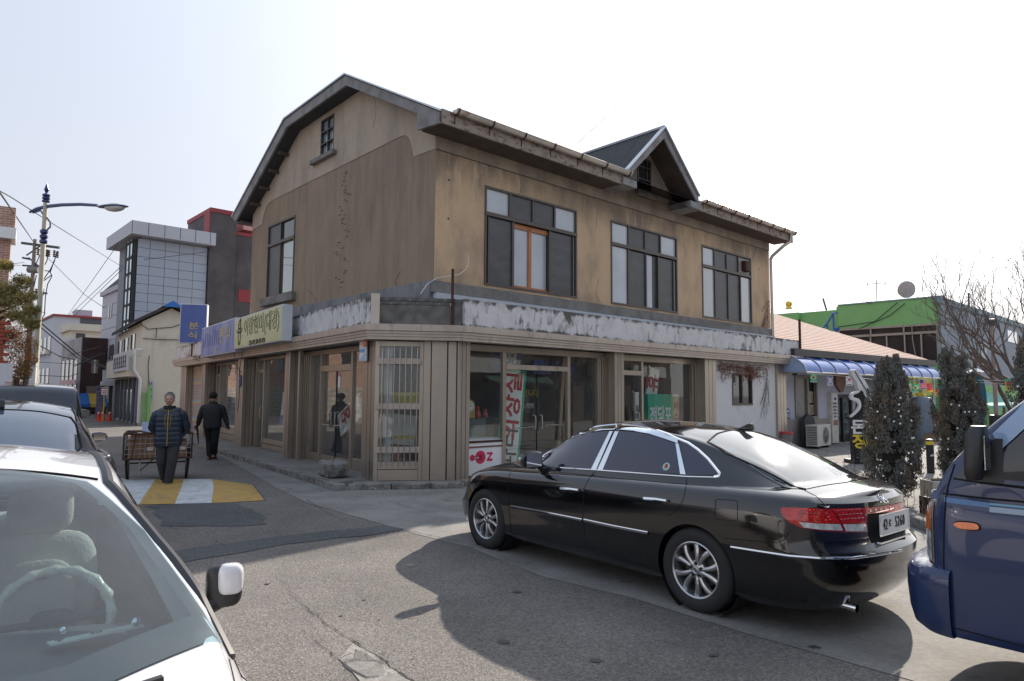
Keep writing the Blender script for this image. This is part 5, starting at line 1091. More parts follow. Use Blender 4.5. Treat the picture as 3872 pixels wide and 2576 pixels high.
def TL(name,pts,m,r,off=0,k=6):return obj(name,s4.line([Z9(*p)for p in pts],s4.px,r,k,off),m,tk,smooth=True)
def s4s(u,v):return s4.side(u,v,1)
def S4(name,pts,m,off=.004,step=.05,parent=None,both=True,sm=0):
 me=s4.patch(spl(pts,sm)if sm else pts,s4s,step,off);o=obj(name,me,m,parent or tk)
 if both:obj(name,flip(me),m,parent or tk)
 return o
S4('side_window',[(-.33,1.30),(-.33,1.52),(-.62,1.84),(-1.25,1.88),(-1.28,1.28)],M_TINT);S4('quarter_window',[(-.10,1.27),(-.30,1.27),(-.30,1.49),(-.16,1.36)],M_TINT)
S4('rain_visor',[(-.30,1.54),(-.34,1.46),(-.64,1.80),(-1.2,1.84),(-1.2,1.92),(-.60,1.90)],mat('pale_blue_visor',(.30,.42,.60),.12,coat=1),.018,both=False)
me=s4.patch([(-.56,.70),(-.62,0),(-.56,-.70),(-.06,-.74),(.01,0),(-.06,.74)],s4.top,.06,.004);obj('windscreen',me,M_TINT,tk)
def s4l(pts,m,r,nm,off=0,both=False):mb=s4.line(pts,s4s,r,6,off);o=obj(nm,mb,m,tk,smooth=True);return o
s4l([(-.10,1.36),(-.065,1.22),(-.045,1.0),(-.035,.8),(-.04,.55),(-.055,.42)],M_SEAM,.005,'door_gap');s4l([(-.04,.455),(-.4,.44),(-1.2,.43)],M_SEAM,.004,'door_gap');s4l([(-.04,1.19),(-.3,1.19),(-1.3,1.205)],M_SEAM,.006,'belt_crease');s4l([(-.10,1.28),(-.5,1.265),(-1.3,1.26)],M_SEAM,.008,'window_seal')
MS1,MS2=mat('steel_blue_stripe',(.10,.20,.38),.35),mat('pale_blue_stripe',(.34,.42,.52),.35)
S4('door_stripe',[(-.05,1.172),(-.05,1.145),(-.27,1.140),(-.27,1.168)],MS1,.003,both=False);S4('door_stripe',[(-.27,1.168),(-.27,1.155),(-1.3,1.165),(-1.3,1.178)],mat('cyan_stripe',(.20,.42,.58),.35),.003,both=False);S4('door_stripe',[(-.27,1.147),(-.27,1.118),(-1.3,1.128),(-1.3,1.157)],MS2,.003,both=False)
S4('side_indicator',[(-.10,1.028),(-.125,1.045),(-.20,1.048),(-.22,1.034),(-.21,1.016),(-.13,1.01)],mat('orange_lamp',(.85,.16,.01),.12,coat=1,var=.2,scale=40),.016,.02,sm=3)
S4('indicator_base',[(-.095,1.028),(-.12,1.05),(-.20,1.053),(-.226,1.034),(-.215,1.011),(-.13,1.005)],M_SEAM,.003,.02,sm=3)
def f45(u,z):return s4.hit(Vector((-u*.7071+4*.7071,u*.7071+4*.7071,z)),Vector((-.7071,-.7071,0)))
def F45(name,pts,m,off,sm=0,step=.03):
 me=s4.patch(spl(pts,sm)if sm else pts,f45,step,off);o=obj(name,me,m,tk);obj(name,flip(me),m,tk);return o
F45('headlamp_frame',[(.30,.79),(.56,.785),(.555,.95),(.535,1.13),(.32,1.12)],M_ALUL,.004);F45('headlamp',[(.31,.80),(.545,.795),(.54,.95),(.522,1.115),(.33,1.105)],mat('lamp_lens',(.42,.44,.46),.06,var=.4,scale=18,coat=1),.010)
F45('front_indicator',[(.44,.97),(.535,.965),(.520,1.10),(.45,1.095)],mat('orange_lens',(.8,.2,.02),.1,coat=1,var=.3,scale=60),.018)
G=[]
for k in range(25):
 a=k/24
 row=[]
 for z,o in((.40,-.14),(.395,-.03),(.42,.015),(.50,.04),(.62,.05),(.70,.048),(.745,.03),(.765,-.01),(.775,-.13)):
  th=.05+(pi/2-.05)*a;x=-.11+(.335+o)*sin(th)**.72;y=max(0,cos(th))**.58*(.885+o*.3)
  row.append((x,y,z))
 G.append(row)
mb=MB();mirror_grid(mb,G);bp=obj('front_bumper',mb,M_TBL,tk,smooth=True)
mb=MB();Gm=[]
for i in range(11):
 t=i/10;k=max(.05,sin(pi*t))**.16;z=1.30+.29*t
 Gm.append([(-.25+.05*k*math.copysign(abs(cos(a))**.6,cos(a))-.03*(t-.5),.985+.085*k*math.copysign(abs(sin(a))**.6,sin(a)),z)for a in[2*pi*j/20 for j in range(21)]])
mb.grid(Gm);mb.quad(*Gm[0][:-1]);mb.quad(*Gm[-1][:-1]);mr_=obj('wing_mirror',mb,mat('black_mirror_plastic',(.03,.03,.032),.4,var=.1),tk,smooth=True)
mb=MB();mb.prism([(-.20,1.28),(-.34,1.27),(-.345,1.52),(-.31,1.52)],'y',.82,.872);mb.tube([(-.25,.86,1.34),(-.22,.95,1.36)],.025,8);mb.tube([(-.27,.85,1.50),(-.22,.95,1.52)],.02,8);obj('mirror_arm',mb,_mats['black_mirror_plastic'],mr_,smooth=False)
mb=MB();mb.box(-.302,-.298,.93,1.04,1.36,1.54);obj('mirror_glass',mb,M_CHROME,mr_)
mb=MB();mb.tube([(.0,.52,1.225),(.02,.3,1.235),(.02,-.3,1.235)],.010,6);obj('wiper',mb,M_BPLAS,tk,smooth=True)
for sg in(1,-1):
 w=wheel(tk,-1.05,.86*sg,sg,Rw=.33,rr=.2,emblem=False)
mb=MB();mb.box(-4.6,-1.95,-.87,.87,.55,.95);mb.box(-4.6,-1.95,-.87,-.83,.95,1.3);mb.box(-4.6,-1.95,.83,.87,.95,1.3);obj('cargo_bed',mb,M_TBL,tk)
mb=MB();mb.box(-4.5,-.1,-.35,.35,.38,.5);obj('chassis',mb,M_WELL,tk)
for sg in(1,-1):wheel(tk,-3.6,.82*sg,sg,Rw=.33,rr=.2,emblem=False)
# ------ surroundings
def FR_(o,ang):return frame(o,ang)
def lp(F,x,y,yp=0.0,ax='y'):
 n=F.to_3x3()@Vector((0,1,0)if ax=='y' else(1,0,0));o=F@(Vector((0,yp,0))if ax=='y' else Vector((yp,0,0)))
 return F.inverted()@onp(x,y,o,n)
def root(name,label,cat,F,group=None):
 r=thing(name,label,cat,group=group);r.matrix_world=F;return r
def bricky(name,a,b,mortar,sc=1.0,rough=.9,bw=.22,bh=.075,rot=None,var=.25):
 m=bpy.data.materials.new(name);m.use_nodes=True;t=m.node_tree;p=t.nodes['Principled BSDF'];L=t.links.new
 tc=_n(t,'ShaderNodeTexCoord');sx=_n(t,'ShaderNodeSeparateXYZ');L(tc.outputs['Object'],sx.inputs[0]);ad=_n(t,'ShaderNodeMath',operation='ADD');L(sx.outputs[0],ad.inputs[0]);L(sx.outputs[1],ad.inputs[1]);cb=_n(t,'ShaderNodeCombineXYZ');L(ad.outputs[0],cb.inputs[0]);L(sx.outputs[2],cb.inputs[1])
 br=_n(t,'ShaderNodeTexBrick');br.inputs['Color1'].default_value=(*a,1);br.inputs['Color2'].default_value=(*b,1);br.inputs['Mortar'].default_value=(*mortar,1);br.inputs['Scale'].default_value=1;br.inputs['Brick Width'].default_value=bw*sc;br.inputs['Row Height'].default_value=bh*sc;br.inputs['Mortar Size'].default_value=.008*sc;L(cb.outputs[0],br.inputs['Vector'])
 no=_n(t,'ShaderNodeTexNoise');no.inputs['Scale'].default_value=.8;no.inputs['Detail'].default_value=6;L(tc.outputs['Object'],no.inputs['Vector']);r=_n(t,'ShaderNodeMapRange');r.inputs[1].default_value=.3;r.inputs[2].default_value=.7;r.inputs[3].default_value=1-var;r.inputs[4].default_value=1+var;L(no.outputs[0],r.inputs[0])
 s=_n(t,'ShaderNodeVectorMath',operation='SCALE');L(br.outputs[0],s.inputs[0]);L(r.outputs[0],s.inputs['Scale']);L(s.outputs[0],p.inputs['Base Color']);p.inputs['Roughness'].default_value=rough
 _mats[name]=m;return m
M_PANEL=mat('grey_blue_cladding',(.36,.40,.47),.55,var=.05,scale=.7);M_PANELW=mat('pale_grey_cladding',(.46,.47,.52),.6,var=.05,scale=.8)
M_DKBR=bricky('dark_brick',(.065,.055,.06),(.085,.07,.07),(.15,.14,.14));M_RDBR=bricky('red_brick',(.34,.17,.12),(.42,.23,.17),(.5,.47,.43));M_REDP=mat('dark_red_paint',(.28,.035,.04),.6)
M_CREAM=weather('cream_painted_wall',(.62,.58,.48),(.42,.38,.32),1.2,(1,1,.5),(.55,.75),bump=.1,bscale=15,var=.05,vscale=3);M_WIN=mat('far_dark_window',(.04,.045,.055),.12,var=.2,coat=.5);M_BTILE=mat('dark_roof_tile',(.05,.045,.045),.8,var=.3,scale=6)
M_CAB=mat('black_cable',(.02,.02,.022),.7)
TF=FR_(at(508,1480,44).xy,42.5)
tw=root('clad_tower','grey-blue panel-clad stair tower with flat overhanging roof behind the cream house','building',TF)
zt=lp(TF,515,868)[2];xr_=lp(TF,782,1000)[0]
mb=MB();mb.box(0.02,xr_,.02,6,0,zt-.2);obj('wall',mb,mat('joint_grey',(.22,.24,.27),.7),tw)
cols=[0,.32]+[lp(TF,x,1000)[0]for x in(570,627,681,736)]+[xr_]
cols=[0.0,lp(TF,519,1000)[0],lp(TF,564,1000)[0],lp(TF,622,1000)[0],lp(TF,676,1000)[0],lp(TF,730,1000)[0],xr_]
rh=.60;me_c={}
for i in range(6):
 w=cols[i+1]-cols[i]-.03;b_=MB();b_.box(0,w,-.03,.0,0,rh-.03);me_=b_.mesh('p')
 z=zt-.55-rh
 for k in range(14):
  o=obj('panel',me_,M_PANEL,tw);o.location=(cols[i]+.015,random.uniform(-.004,.004),z);z-=rh
mb=MB();mb.box(-.8,xr_+.3,-.75,6.3,zt-.45,zt+.42);sl=obj('roof_slab',mb,M_PANELW,tw)
for k in range(6):mb=MB();x=-.8+(xr_+1.1)*k/5.4;mb.box(x,x+.03,-.76,-.75,zt-.4,zt+.42);obj('slab_joint',mb,M_DARK,sl)
gz=MB();gz.box(-.45,.0,.25,1.9,1,zt-.55);gs=obj('glazed_bay',gz,mat('pale_blue_glass',(.42,.55,.62),.08,coat=1,var=.08),tw)
for k in range(9):z=zt-.75-k*1.05;mb=MB();mb.box(-.50,-.02,.18,1.95,z-.07,z+.07);obj('bay_bar',mb,M_DARK,gs)
for y in(.2,1.05,1.9):mb=MB();mb.box(-.50,-.44,y-.05,y+.05,1,zt-.6);obj('bay_bar',mb,M_DARK,gs)
mb=MB();mb.box(-.5,-.0,.15,.25,1,zt-.6);obj('bay_bar',mb,M_DARK,gs)
DF=FR_(TF@Vector((xr_+.05,-.3,0)).to_3d()if False else(TF@Vector((xr_+.06,-.2,0))).xy,42.5)
dbt=root('dark_brick_tower','dark brick tower with red painted edge rising beside the clad tower','building',DF)
x1_=lp(DF,893,900)[0];zt2=lp(DF,800,800)[2];zt3=lp(DF,895,870)[2]-.3;x2_=lp(DF,960,900)[0]+1
mb=MB();mb.box(.0,x1_,0,5,0,zt2);obj('wall',mb,M_DKBR,dbt);mb=MB();mb.box(x1_,x2_+3,.25,6,0,zt3);obj('wall',mb,M_DKBR,dbt)
mb=MB();mb.box(-.06,x1_+.05,-.05,5.05,zt2-.02,zt2+.28);obj('red_coping',mb,M_REDP,dbt);mb=MB();mb.box(x1_+.06,x2_+3,.2,6,zt3,zt3+.22);obj('red_coping',mb,M_REDP,dbt);mb=MB();mb.box(-.06,0.0,.02,1.2,zt2-2.6,zt2);obj('red_edge',mb,M_REDP,dbt)
z5=lp(DF,900,1100)[2];mb=MB();mb.box(x1_+.4,x2_+3,.22,.26,z5-.75,z5+.15);obj('red_band',mb,M_REDP,dbt)
mb=MB();mb.box(x1_+.6,x1_+2.2,.3,3,zt3+.5,zt3+1.5);obj('roof_hut',mb,mat('pink_cladding',(.6,.3,.3),.6),dbt)
MF=FR_(at(470,1480,47).xy,42.5)
ms=root('mansard_building','pale grey building with dark mansard roof left of the clad tower','building',MF)
zl=lp(MF,460,1092,0,'x')[2];yl=lp(MF,389,1120,0,'x')[1]
mb=MB();mb.box(0,8,-.0,yl,0,zl);wl_=obj('wall',mb,M_PANELW,ms)
mb=MB();mb.box(-.18,8,-.1,yl+.15,zl,zl+.35);obj('cornice',mb,M_PANELW,ms)
mb=MB();mb.add([(-.1,-.1,zl+.35),(-.1,yl,zl+.35),(1.2,yl-1.0,zl+1.9),(1.2,.6,zl+1.9),(8,-.1,zl+.35),(8,yl,zl+.35),(7,yl-1,zl+1.9),(7,.6,zl+1.9)],[(0,1,2,3),(1,5,6,2),(3,2,6,7),(0,3,7,4)]);obj('mansard_roof',mb,M_BTILE,ms)
for k in range(9):mb=MB();mb.box(-.012,0,0,yl,zl-.9*(k+1),zl-.9*(k+1)+.025);obj('cladding_joint',mb,M_DARK,wl_)
for(px,py0,py1)in((417,1150,1205),(412,1315,1360),(424,1310,1362)):
 a,b=lp(MF,px-8,py1,0,'x'),lp(MF,px+8,py0,0,'x');mb=MB();mb.box(-.04,.0,min(a.y,b.y),max(a.y,b.y),min(a.z,b.z),max(a.z,b.z));w_=obj('window',mb,M_WIN,ms);mb=MB();m_=(a.y+b.y)/2;mb.box(-.07,-.04,m_-.05,m_+.05,min(a.z,b.z),max(a.z,b.z));obj('frame',mb,M_PANELW,w_)
HF=FR_(gnd(519,1609).xy,36.2)
hs=root('cream_house','cream two-storey house with tiled roof and dark shop front on the alley','building',HF)
ze=lp(HF,520,1215)[2];ap_=lp(HF,649,1166);xr2=ap_.x*2+.3;hz=ap_.z
yl2=lp(HF,408,1290,0,'x')[1]
mb=MB();mb.prism([(0,0),(xr2,0),(xr2,ze),(ap_.x,hz),(0,ze)],'y',0,10);obj('wall',mb,M_CREAM,hs)
mb=MB();mb.add([(-.35,-.35,ze-.12),(ap_.x,-.35,hz+.1),(ap_.x,10.3,hz+.1),(-.35,10.3,ze-.12),(-.35,-.35,ze),(ap_.x,-.35,hz+.22),(ap_.x,10.3,hz+.22),(-.35,10.3,ze)],[(0,1,2,3),(4,7,6,5),(0,4,5,1),(0,3,7,4)]);mb.add([(xr2+.35,-.35,ze-.12),(ap_.x,-.35,hz+.1),(ap_.x,10.3,hz+.1),(xr2+.35,10.3,ze-.12),(xr2+.35,-.35,ze),(ap_.x,-.35,hz+.22),(ap_.x,10.3,hz+.22),(xr2+.35,10.3,ze)],[(0,3,2,1),(4,5,6,7),(0,1,5,4),(0,4,7,3)]);rf2=obj('roof',mb,M_BTILE,hs)
mb=MB();mb.add([(ap_.x-.5,-.42,hz+.02),(ap_.x,-.42,hz+.36),(ap_.x+.5,-.42,hz+.02),(ap_.x-.5,.9,hz+.02),(ap_.x,.9,hz+.36),(ap_.x+.5,.9,hz+.02)],[(0,1,2),(3,5,4),(0,3,4,1),(1,4,5,2)]);obj('blue_cap',mb,mat('blue_tarpaulin',(.02,.16,.5),.5),rf2)
for k in range(22):y=-.3+k*.48;mb=MB();mb.tube([(-.38,y,ze+.0),(ap_.x,y,hz+.24)],.045,5);obj('tile_row',mb,M_BTILE,rf2)
for(px,y0,y1)in((507,1262,1322),(480,1278,1335),(457,1288,1345),(424,1302,1350)):
 a,b=lp(HF,px-7,y1,0,'x'),lp(HF,px+7,y0,0,'x');mb=MB();mb.box(-.05,.0,min(a.y,b.y),max(a.y,b.y),a.z,b.z);w_=obj('window',mb,M_WIN,hs);mb=MB();mb.box(-.09,-.05,a.y-.06,a.y+.06,a.z,b.z);obj('frame',mb,M_FRAME,w_)
zb_=lp(HF,500,1410,0,'x')[2]
mb=MB();mb.box(-.6,0,.0,9.6,zb_-.25,zb_+.75);obj('balcony_parapet',mb,M_CREAM,hs)
a,b=lp(HF,485,1400,-.62,'x'),lp(HF,434,1345,-.62,'x');mb=MB();mb.box(-.70,-.62,min(a.y,b.y),max(a.y,b.y),min(a.z,b.z),max(a.z,b.z));sg_=obj('signboard',mb,M_PANELW,hs)
random.seed(8)
for k in range(7):
 y=min(a.y,b.y)+.35+k*(abs(a.y-b.y)-.5)/7;zz=(a.z+b.z)/2
 for j in range(3):mb=MB();mb.box(-.73,-.70,y,y+random.uniform(.18,.38),zz-.32+j*.24,zz-.24+j*.24);obj('faded_stroke',mb,M_DARK,sg_)
 mb=MB();mb.box(-.73,-.70,y+.1,y+.16,zz-.3,zz+.3);obj('faded_stroke',mb,M_DARK,sg_)
mb=MB();mb.box(-.03,0,.1,9.4,.1,zb_-.3);sf_=obj('shop_front',mb,M_DARK,hs)
for y in(.15,1.6,3.2,4.8,6.5,9.3):mb=MB();mb.box(-.12,-.03,y-.12,y+.12,0,zb_-.3);obj('post',mb,mat('slate_blue_post',(.13,.16,.22),.6),sf_)
for y,c in((2.4,.3),(4.0,.5),(5.6,.4)):mb=MB();mb.box(-.06,-.03,y-.5,y+.5,.5,zb_-.9);obj('pane',mb,M_WIN,sf_)
p_=[(.25,-.12,ze-.3),(.25,-.12,ze-1.9),(.0,-.14,zb_+.5)]
mb=MB();a1=lp(HF,508,1322,-.12);a2=lp(HF,506,1398,-.12);a3=lp(HF,530,1435,-.12);a4=lp(HF,522,1600,-.12);a0=lp(HF,536,1322,-.12);mb.tube([a0,a1,a2,a3,a4],.075,8);obj('downpipe',mb,M_WPLAS,hs,smooth=True)
a,b=lp(HF,563,1512,-.1),lp(HF,580,1440,-.1);mb=MB();mb.box(a.x,b.x,-.15,0,a.z,b.z);mt=obj('meter_box',mb,M_PANELW,hs)
for k in range(3):mb=MB();z=a.z+.12+k*(b.z-a.z)/3;mb.box(a.x+.06,b.x-.06,-.17,-.15,z,z+.12);obj('meter_window',mb,M_DARK,mt)
for pts in(((530,1225),(560,1245),(592,1242),(650,1238),(685,1226)),((592,1242),(590,1278)),((565,1345),(560,1380),(562,1430),(565,1500)),((540,1280),(600,1284),(700,1286))):
 mb=MB();mb.tube([lp(HF,x,y,-.06)for x,y in pts],.018,5);obj('wall_cable',mb,M_CAB,hs)
mb=MB();a,b=lp(HF,532,1611,-.35),lp(HF,562,1485,-.35)
gf=root('green_metal_fence','bright green corrugated metal fence piece against the cream house','fence',HF)
M_LIME=mat('lime_green_metal',(.20,.42,.15),.5,var=.08)
n=8
for k in range(n):mb=MB();x=a.x+(b.x-a.x)*k/n;mb.box(x,x+(b.x-a.x)/n-.015,-.38-.02*(k%2),-.35,.05,b.z);obj('sheet_rib',mb,M_LIME,gf)
mb=MB();mb.box(b.x-.05,b.x+.1,-.45,-.3,0,b.z+.35);obj('post',mb,M_LIME,gf)
GF_=FR_(at(189,1470,66).xy,42.5)
fb=root('grey_terrace_building','long pale grey building with red roof edge at the far end of the alley','building',GF_)
zg=lp(GF_,189,1194)[2];xg=lp(GF_,400,1300)[0]+3;yg_=lp(GF_,147,1220,0,'x')[1]
mb=MB();mb.box(0,xg,0,yg_+6,0,zg);obj('wall',mb,M_PANELW,fb);mb=MB();mb.box(-.15,xg,-.2,yg_+6,zg,zg+.2);obj('red_edge',mb,M_REDP,fb);mb=MB();mb.box(2.2,xg,-.06,0,zg-1.7,zg);obj('dark_band',mb,mat('slate_band',(.08,.085,.10),.6),fb)
for k in range(3):
 for j in range(2):mb=MB();mb.box(-.05,0,1+k*2.5,2.4+k*2.5,zg-3.4-j*3.2,zg-1.9-j*3.2);w_=obj('window',mb,M_WIN,fb);mb=MB();mb.box(-.5,-.05,.8+k*2.5,2.6+k*2.5,zg-3.7-j*3.2,zg-3.4-j*3.2);obj('balcony_rail',mb,M_SILV,w_)
mb=MB();mb.box(1.6,1.95,-.3,-.06,.5,zg-2.2);obj('flue',mb,mat('cream_flue',(.5,.46,.4),.6),fb)
a,b=lp(GF_,295,1200),lp(GF_,358,1172);mb=MB();mb.box(a.x,b.x,1,3,zg,b.z);obj('roof_tank',mb,M_PANEL,fb)
CF=FR_(at(258,1480,58).xy,42.5)
cb2=root('cream_flat_building','cream flat-roofed building with tall narrow windows beside the far grey terrace','building',CF)
zc2=lp(CF,258,1222)[2];xc=lp(CF,420,1300)[0];yc2=lp(CF,232,1300,0,'x')[1]
mb=MB();mb.box(0,xc,0,yc2,0,zc2-.6);obj('wall',mb,M_CREAM,cb2);mb=MB();mb.box(-.25,xc,-.3,yc2,zc2-.6,zc2);obj('parapet',mb,M_CREAM,cb2)
mb=MB();mb.box(-.02,0,-.0,yc2,0,zc2-1.2);obj('side_wall',mb,M_PANELW,cb2);a,b=lp(CF,287,1275),lp(CF,322,1262);mb=MB();mb.box(a.x,b.x,-.04,0,a.z-.4,b.z);obj('window',mb,M_WIN,cb2)
BF=FR_(at(300,1485,50).xy,42.5)
bb=root('brown_brick_building','dark brown brick building with blue and yellow awning over a shutter','building',BF)
zb2=lp(BF,300,1274)[2];xb2=lp(BF,400,1400)[0];yb2=lp(BF,232,1400,0,'x')[1]
mb=MB();mb.box(0.01,xb2,0,yb2,0,zb2-.01);obj('wall',mb,bricky('brown_brick',(.045,.022,.02),(.06,.03,.027),(.08,.06,.055)),bb);mb=MB();mb.box(-.05,.01,-.0,yb2,0,zb2);sw_=obj('side_wall',mb,bricky('pale_grey_brick',(.33,.33,.34),(.4,.4,.41),(.28,.28,.28)),bb)
for k in range(4):y=.8+k*(yb2-1)/4;mb=MB();mb.box(-.10,-.05,y,y+(yb2-1)/7,zb2-5.6,zb2-1.6);obj('window',mb,M_WIN,sw_)
a,b=lp(BF,343,1412),lp(BF,372,1362);mb=MB();mb.box(a.x,b.x,-.06,0,a.z,b.z);w_=obj('window',mb,mat('brown_pane',(.25,.18,.15),.3),bb);mb=MB();mb.box((a.x+b.x)/2-.05,(a.x+b.x)/2+.05,-.09,-.06,a.z,b.z);obj('frame',mb,M_WPLAS,w_)
a,b=lp(BF,318,1600),lp(BF,392,1516);mb=MB();[mb.box(a.x,b.x+1,-.05-.02*(k%2),0,.1+k*.15,.25+k*.15)for k in range(13)];obj('shutter',mb,mat('brown_shutter',(.2,.16,.14),.5),bb)
for k,c in enumerate(((.03,.14,.42),(.55,.38,.05),(.03,.14,.42),(.55,.38,.05),(.03,.14,.42))):
 x0_=a.x-.8+k*.95;mb=MB();mb.grid([[(x,-.1-1.0*t,b.z+.55-.75*t-.10*sin(t*3))for t in(0,.3,.6,1)]+[(x,-1.1,b.z-.45)]for x in(x0_,x0_+.475,x0_+.95)]);obj('awning_panel',mb,mat('awning_blue' if k%2==0 else 'awning_yellow',c,.7),bb)
a,b=lp(BF,232,1455,-.4,'x'),lp(BF,292,1436,-.4,'x');mb=MB();mb.box(-.5,-.4,min(a.y,b.y),max(a.y,b.y),min(a.z,b.z),max(a.z,b.z));obj('pink_signboard',mb,mat('pale_pink_sign',(.6,.42,.42),.6,var=.2,scale=3),bb)
KF=FR_(at(385,1500,43).xy,36.2)
kk=root('grey_lean_to','grey lean-to wall with flat canopy between the brown building and the cream house','shed',KF)
a,b=lp(KF,432,1400),lp(KF,378,1468);mb=MB();mb.box(0,a.x,0,.3,2.3,a.z);obj('wall',mb,M_PANELW,kk);mb=MB();mb.box(-.1,a.x,-.9,.3,2.05,2.3);obj('canopy',mb,M_PANELW,kk);mb=MB();mb.box(.4,a.x,.25,.35,0,2.05);obj('dark_opening',mb,M_DARK,kk);mb=MB();mb.box(a.x-.9,a.x-.5,-.05,.2,0,2.05);obj('cluttered_post',mb,mat('poster_post',(.12,.12,.2),.7,var=.6,scale=9),kk)
sp_=gnd(389,1594);np_=thing('sign_post','small white and red notice plate on a thin yellow-banded post','sign',sp_)
mb=MB();mb.tube([(0,0,0),(0,0,1.95)],.03,6);obj('post',mb,M_YELL,np_);mb=MB(RZ(25));mb.box(-.14,.14,-.06,-.03,1.5,1.92);pl_=obj('plate',mb,M_WHITE,np_);mb=MB(RZ(25));mb.box(-.12,.12,-.07,-.06,1.84,1.90);obj('red_bar',mb,M_RED,pl_)
for k in range(2):mb=MB(RZ(25));mb.box(-.09,.09,-.07,-.06,1.58+.11*k,1.63+.11*k);obj('print',mb,M_RED,pl_)
M_CONE=mat('cone_orange',(.62,.05,.02),.5,var=.08)
cm=MB();cm.lathe([(.20,.03),(.15,.2),(.05,.72),(.03,.74),(0,.74)],14);cone_me=cm.mesh('cone',True);cm=MB();cm.box(-.22,.22,-.22,.22,0,.035);cbase=cm.mesh('base');cm=MB();cm.lathe([(.118,.35),(.094,.48)],14,caps=False);cm2=MB();cm2.lathe([(.078,.58),(.062,.66)],14,caps=False);cs1,cs2=cm.mesh('s'),cm2.mesh('s')
for(px,py),lab in zip(((372,1592),(386,1592),(413,1592)),('leftmost traffic cone of the three by the awning','middle traffic cone, close beside the leftmost one','rightmost traffic cone, alone by the grey lean-to')):
 t=thing('traffic_cone',lab,'traffic cone',gnd(px,py),0,'orange traffic cones at the alley corner');obj('cone',cone_me,M_CONE,t);obj('base',cbase,M_CONE,t);obj('stripe',cs1,M_WHITE,t);obj('stripe',cs2,M_WHITE,t);t.scale=(.75,.75,.75)
EF=FR_(at(4,1480,21).xy,36.2)
eb=root('red_brick_house','pale red brick house with white eaves band at the left edge','building',EF)
ze2=lp(EF,30,905)[2];mb=MB();mb.box(-12,0,0,.9,0,ze2);obj('wall',mb,M_RDBR,eb);mb=MB();mb.box(-12,.12,-.2,1.0,ze2,ze2+.35);obj('eaves_band',mb,M_WHITE,eb);mb=MB();mb.box(-12,.08,-.15,1.0,ze2+.35,ze2+1.0);obj('parapet',mb,M_RDBR,eb)
LF=FR_(at(24,1480,13).xy,36.2)
lw=root('lattice_brick_wall','red open-work brick garden wall at the left edge under the bushes','wall',LF)
bm2=MB();bm2.box(0,.19,0,.1,0,.057);bme2=bm2.mesh('b');z0l=lp(LF,10,1375)[2]
for r_ in range(11):
 for k in range(4):
  o=obj('brick',bme2,mat('bright_red_brick',(.34,.07,.04),.85,var=.2),lw);o.location=(-.21*(k+1)-(.1 if r_%2 else 0)+.02,0,z0l+r_*.075)
mb=MB();mb.box(-1.2,.02,-.02,.12,0,z0l);obj('base',mb,M_WWALL,lw)
gp=root('gate_post','white plastered gate post at the left edge with red marks','post',FR_(at(30,1480,12.6).xy,36.2));mb=MB();mb.box(-.35,.05,-.1,.25,0,lp(LF,30,1378)[2]);obj('post',mb,M_WWALL,gp);mb=MB();mb.box(-.05,.051,-.11,-.1,.9,1.9);obj('red_marks',mb,mat('red_scribble',(.6,.45,.4),.8,var=.5,scale=20),gp)
lb=at(132,1437,16.0);lb.z=0
sl_t=thing('street_lamp','cream street lamp with blue collars and a blue-topped cobra head','street lamp',lb)
def lx(px,py):return at(px,py,16.0)-lb
M_POLE=mat('cream_pole',(.52,.48,.38),.45,var=.08);M_NBL=mat('navy_enamel',(.01,.02,.11),.3,coat=.6)
tp=lx(172,760);mb=MB();mb.tube([(0,0,0),(tp.x*.0,0,tp.z*.5),(0,0,tp.z)],[.075,.06,.05],12);obj('pole',mb,M_POLE,sl_t,smooth=True)
for z,h in((lx(160,895).z,.36),(lx(168,750).z,.22)):
 for k in range(3):mb=MB();mb.lathe([(.055,z-h/2+k*h/3),(.085,z-h/2+(k+.3)*h/3),(.085,z-h/2+(k+.7)*h/3),(.055,z-h/2+(k+1)*h/3)],14,caps=False);obj('collar',mb,M_NBL,sl_t,smooth=True)
mb=MB();mb.lathe([(.03,tp.z),(.06,tp.z+.12),(.025,tp.z+.2),(.055,tp.z+.28),(0,tp.z+.46)],12);obj('finial',mb,M_NBL,sl_t,smooth=True)
P0=lx(168,786);dx_=P0.x
mb=MB();mb.tube([Vector((lx(x,y).x,0,lx(x,y).z))-Vector((dx_-0,0,0))+Vector((0,0,0))for x,y in((108,803),(135,790),(172,781),(230,775),(300,773),(366,777))],[.03,.04,.045,.042,.04,.035],8);obj('arm',mb,mat('grey_blue_arm',(.12,.15,.25),.5),sl_t,smooth=True)
mb=MB();mb.tube([Vector((lx(x,y).x-dx_,0,lx(x,y).z))for x,y in((120,805),(150,796),(165,822))],.025,6);mb.tube([Vector((lx(x,y).x-dx_,0,lx(x,y).z))for x,y in((172,822),(186,840),(186,858),(172,872))],.02,6);obj('brace',mb,mat('grey_blue_arm',(.12,.15,.25),.5),sl_t,smooth=True)
hc=lx(420,786);hc.x-=dx_
mb=MB(T((hc.x,0,hc.z))@RY(-2));G=[]
for i in range(11):
 t=i/10;k=sin(pi*min(1,t*.93+.05))**.5;G.append([(-.34+.72*t,.15*k*cos(a),.065*k*max(-.15,sin(a))+.02)for a in[2*pi*j/14 for j in range(15)]])
mb.grid(G);obj('lamp_head',mb,M_NBL,sl_t,smooth=True)
mb=MB(T((hc.x+.06,0,hc.z+.01))@RY(-2));mb.sphere((0,0,0),.25,16,10,(1,.5,.42));obj('lamp_bowl',mb,mat('milky_bowl',(.62,.62,.60),.25,coat=.5),sl_t,smooth=True)
mb=MB();mb.box(-.06,.09,-.12,-.07,1.9,2.4);obj('label_plate',mb,M_WPLAS,sl_t)
ub=at(97,1480,45);ub.z=0
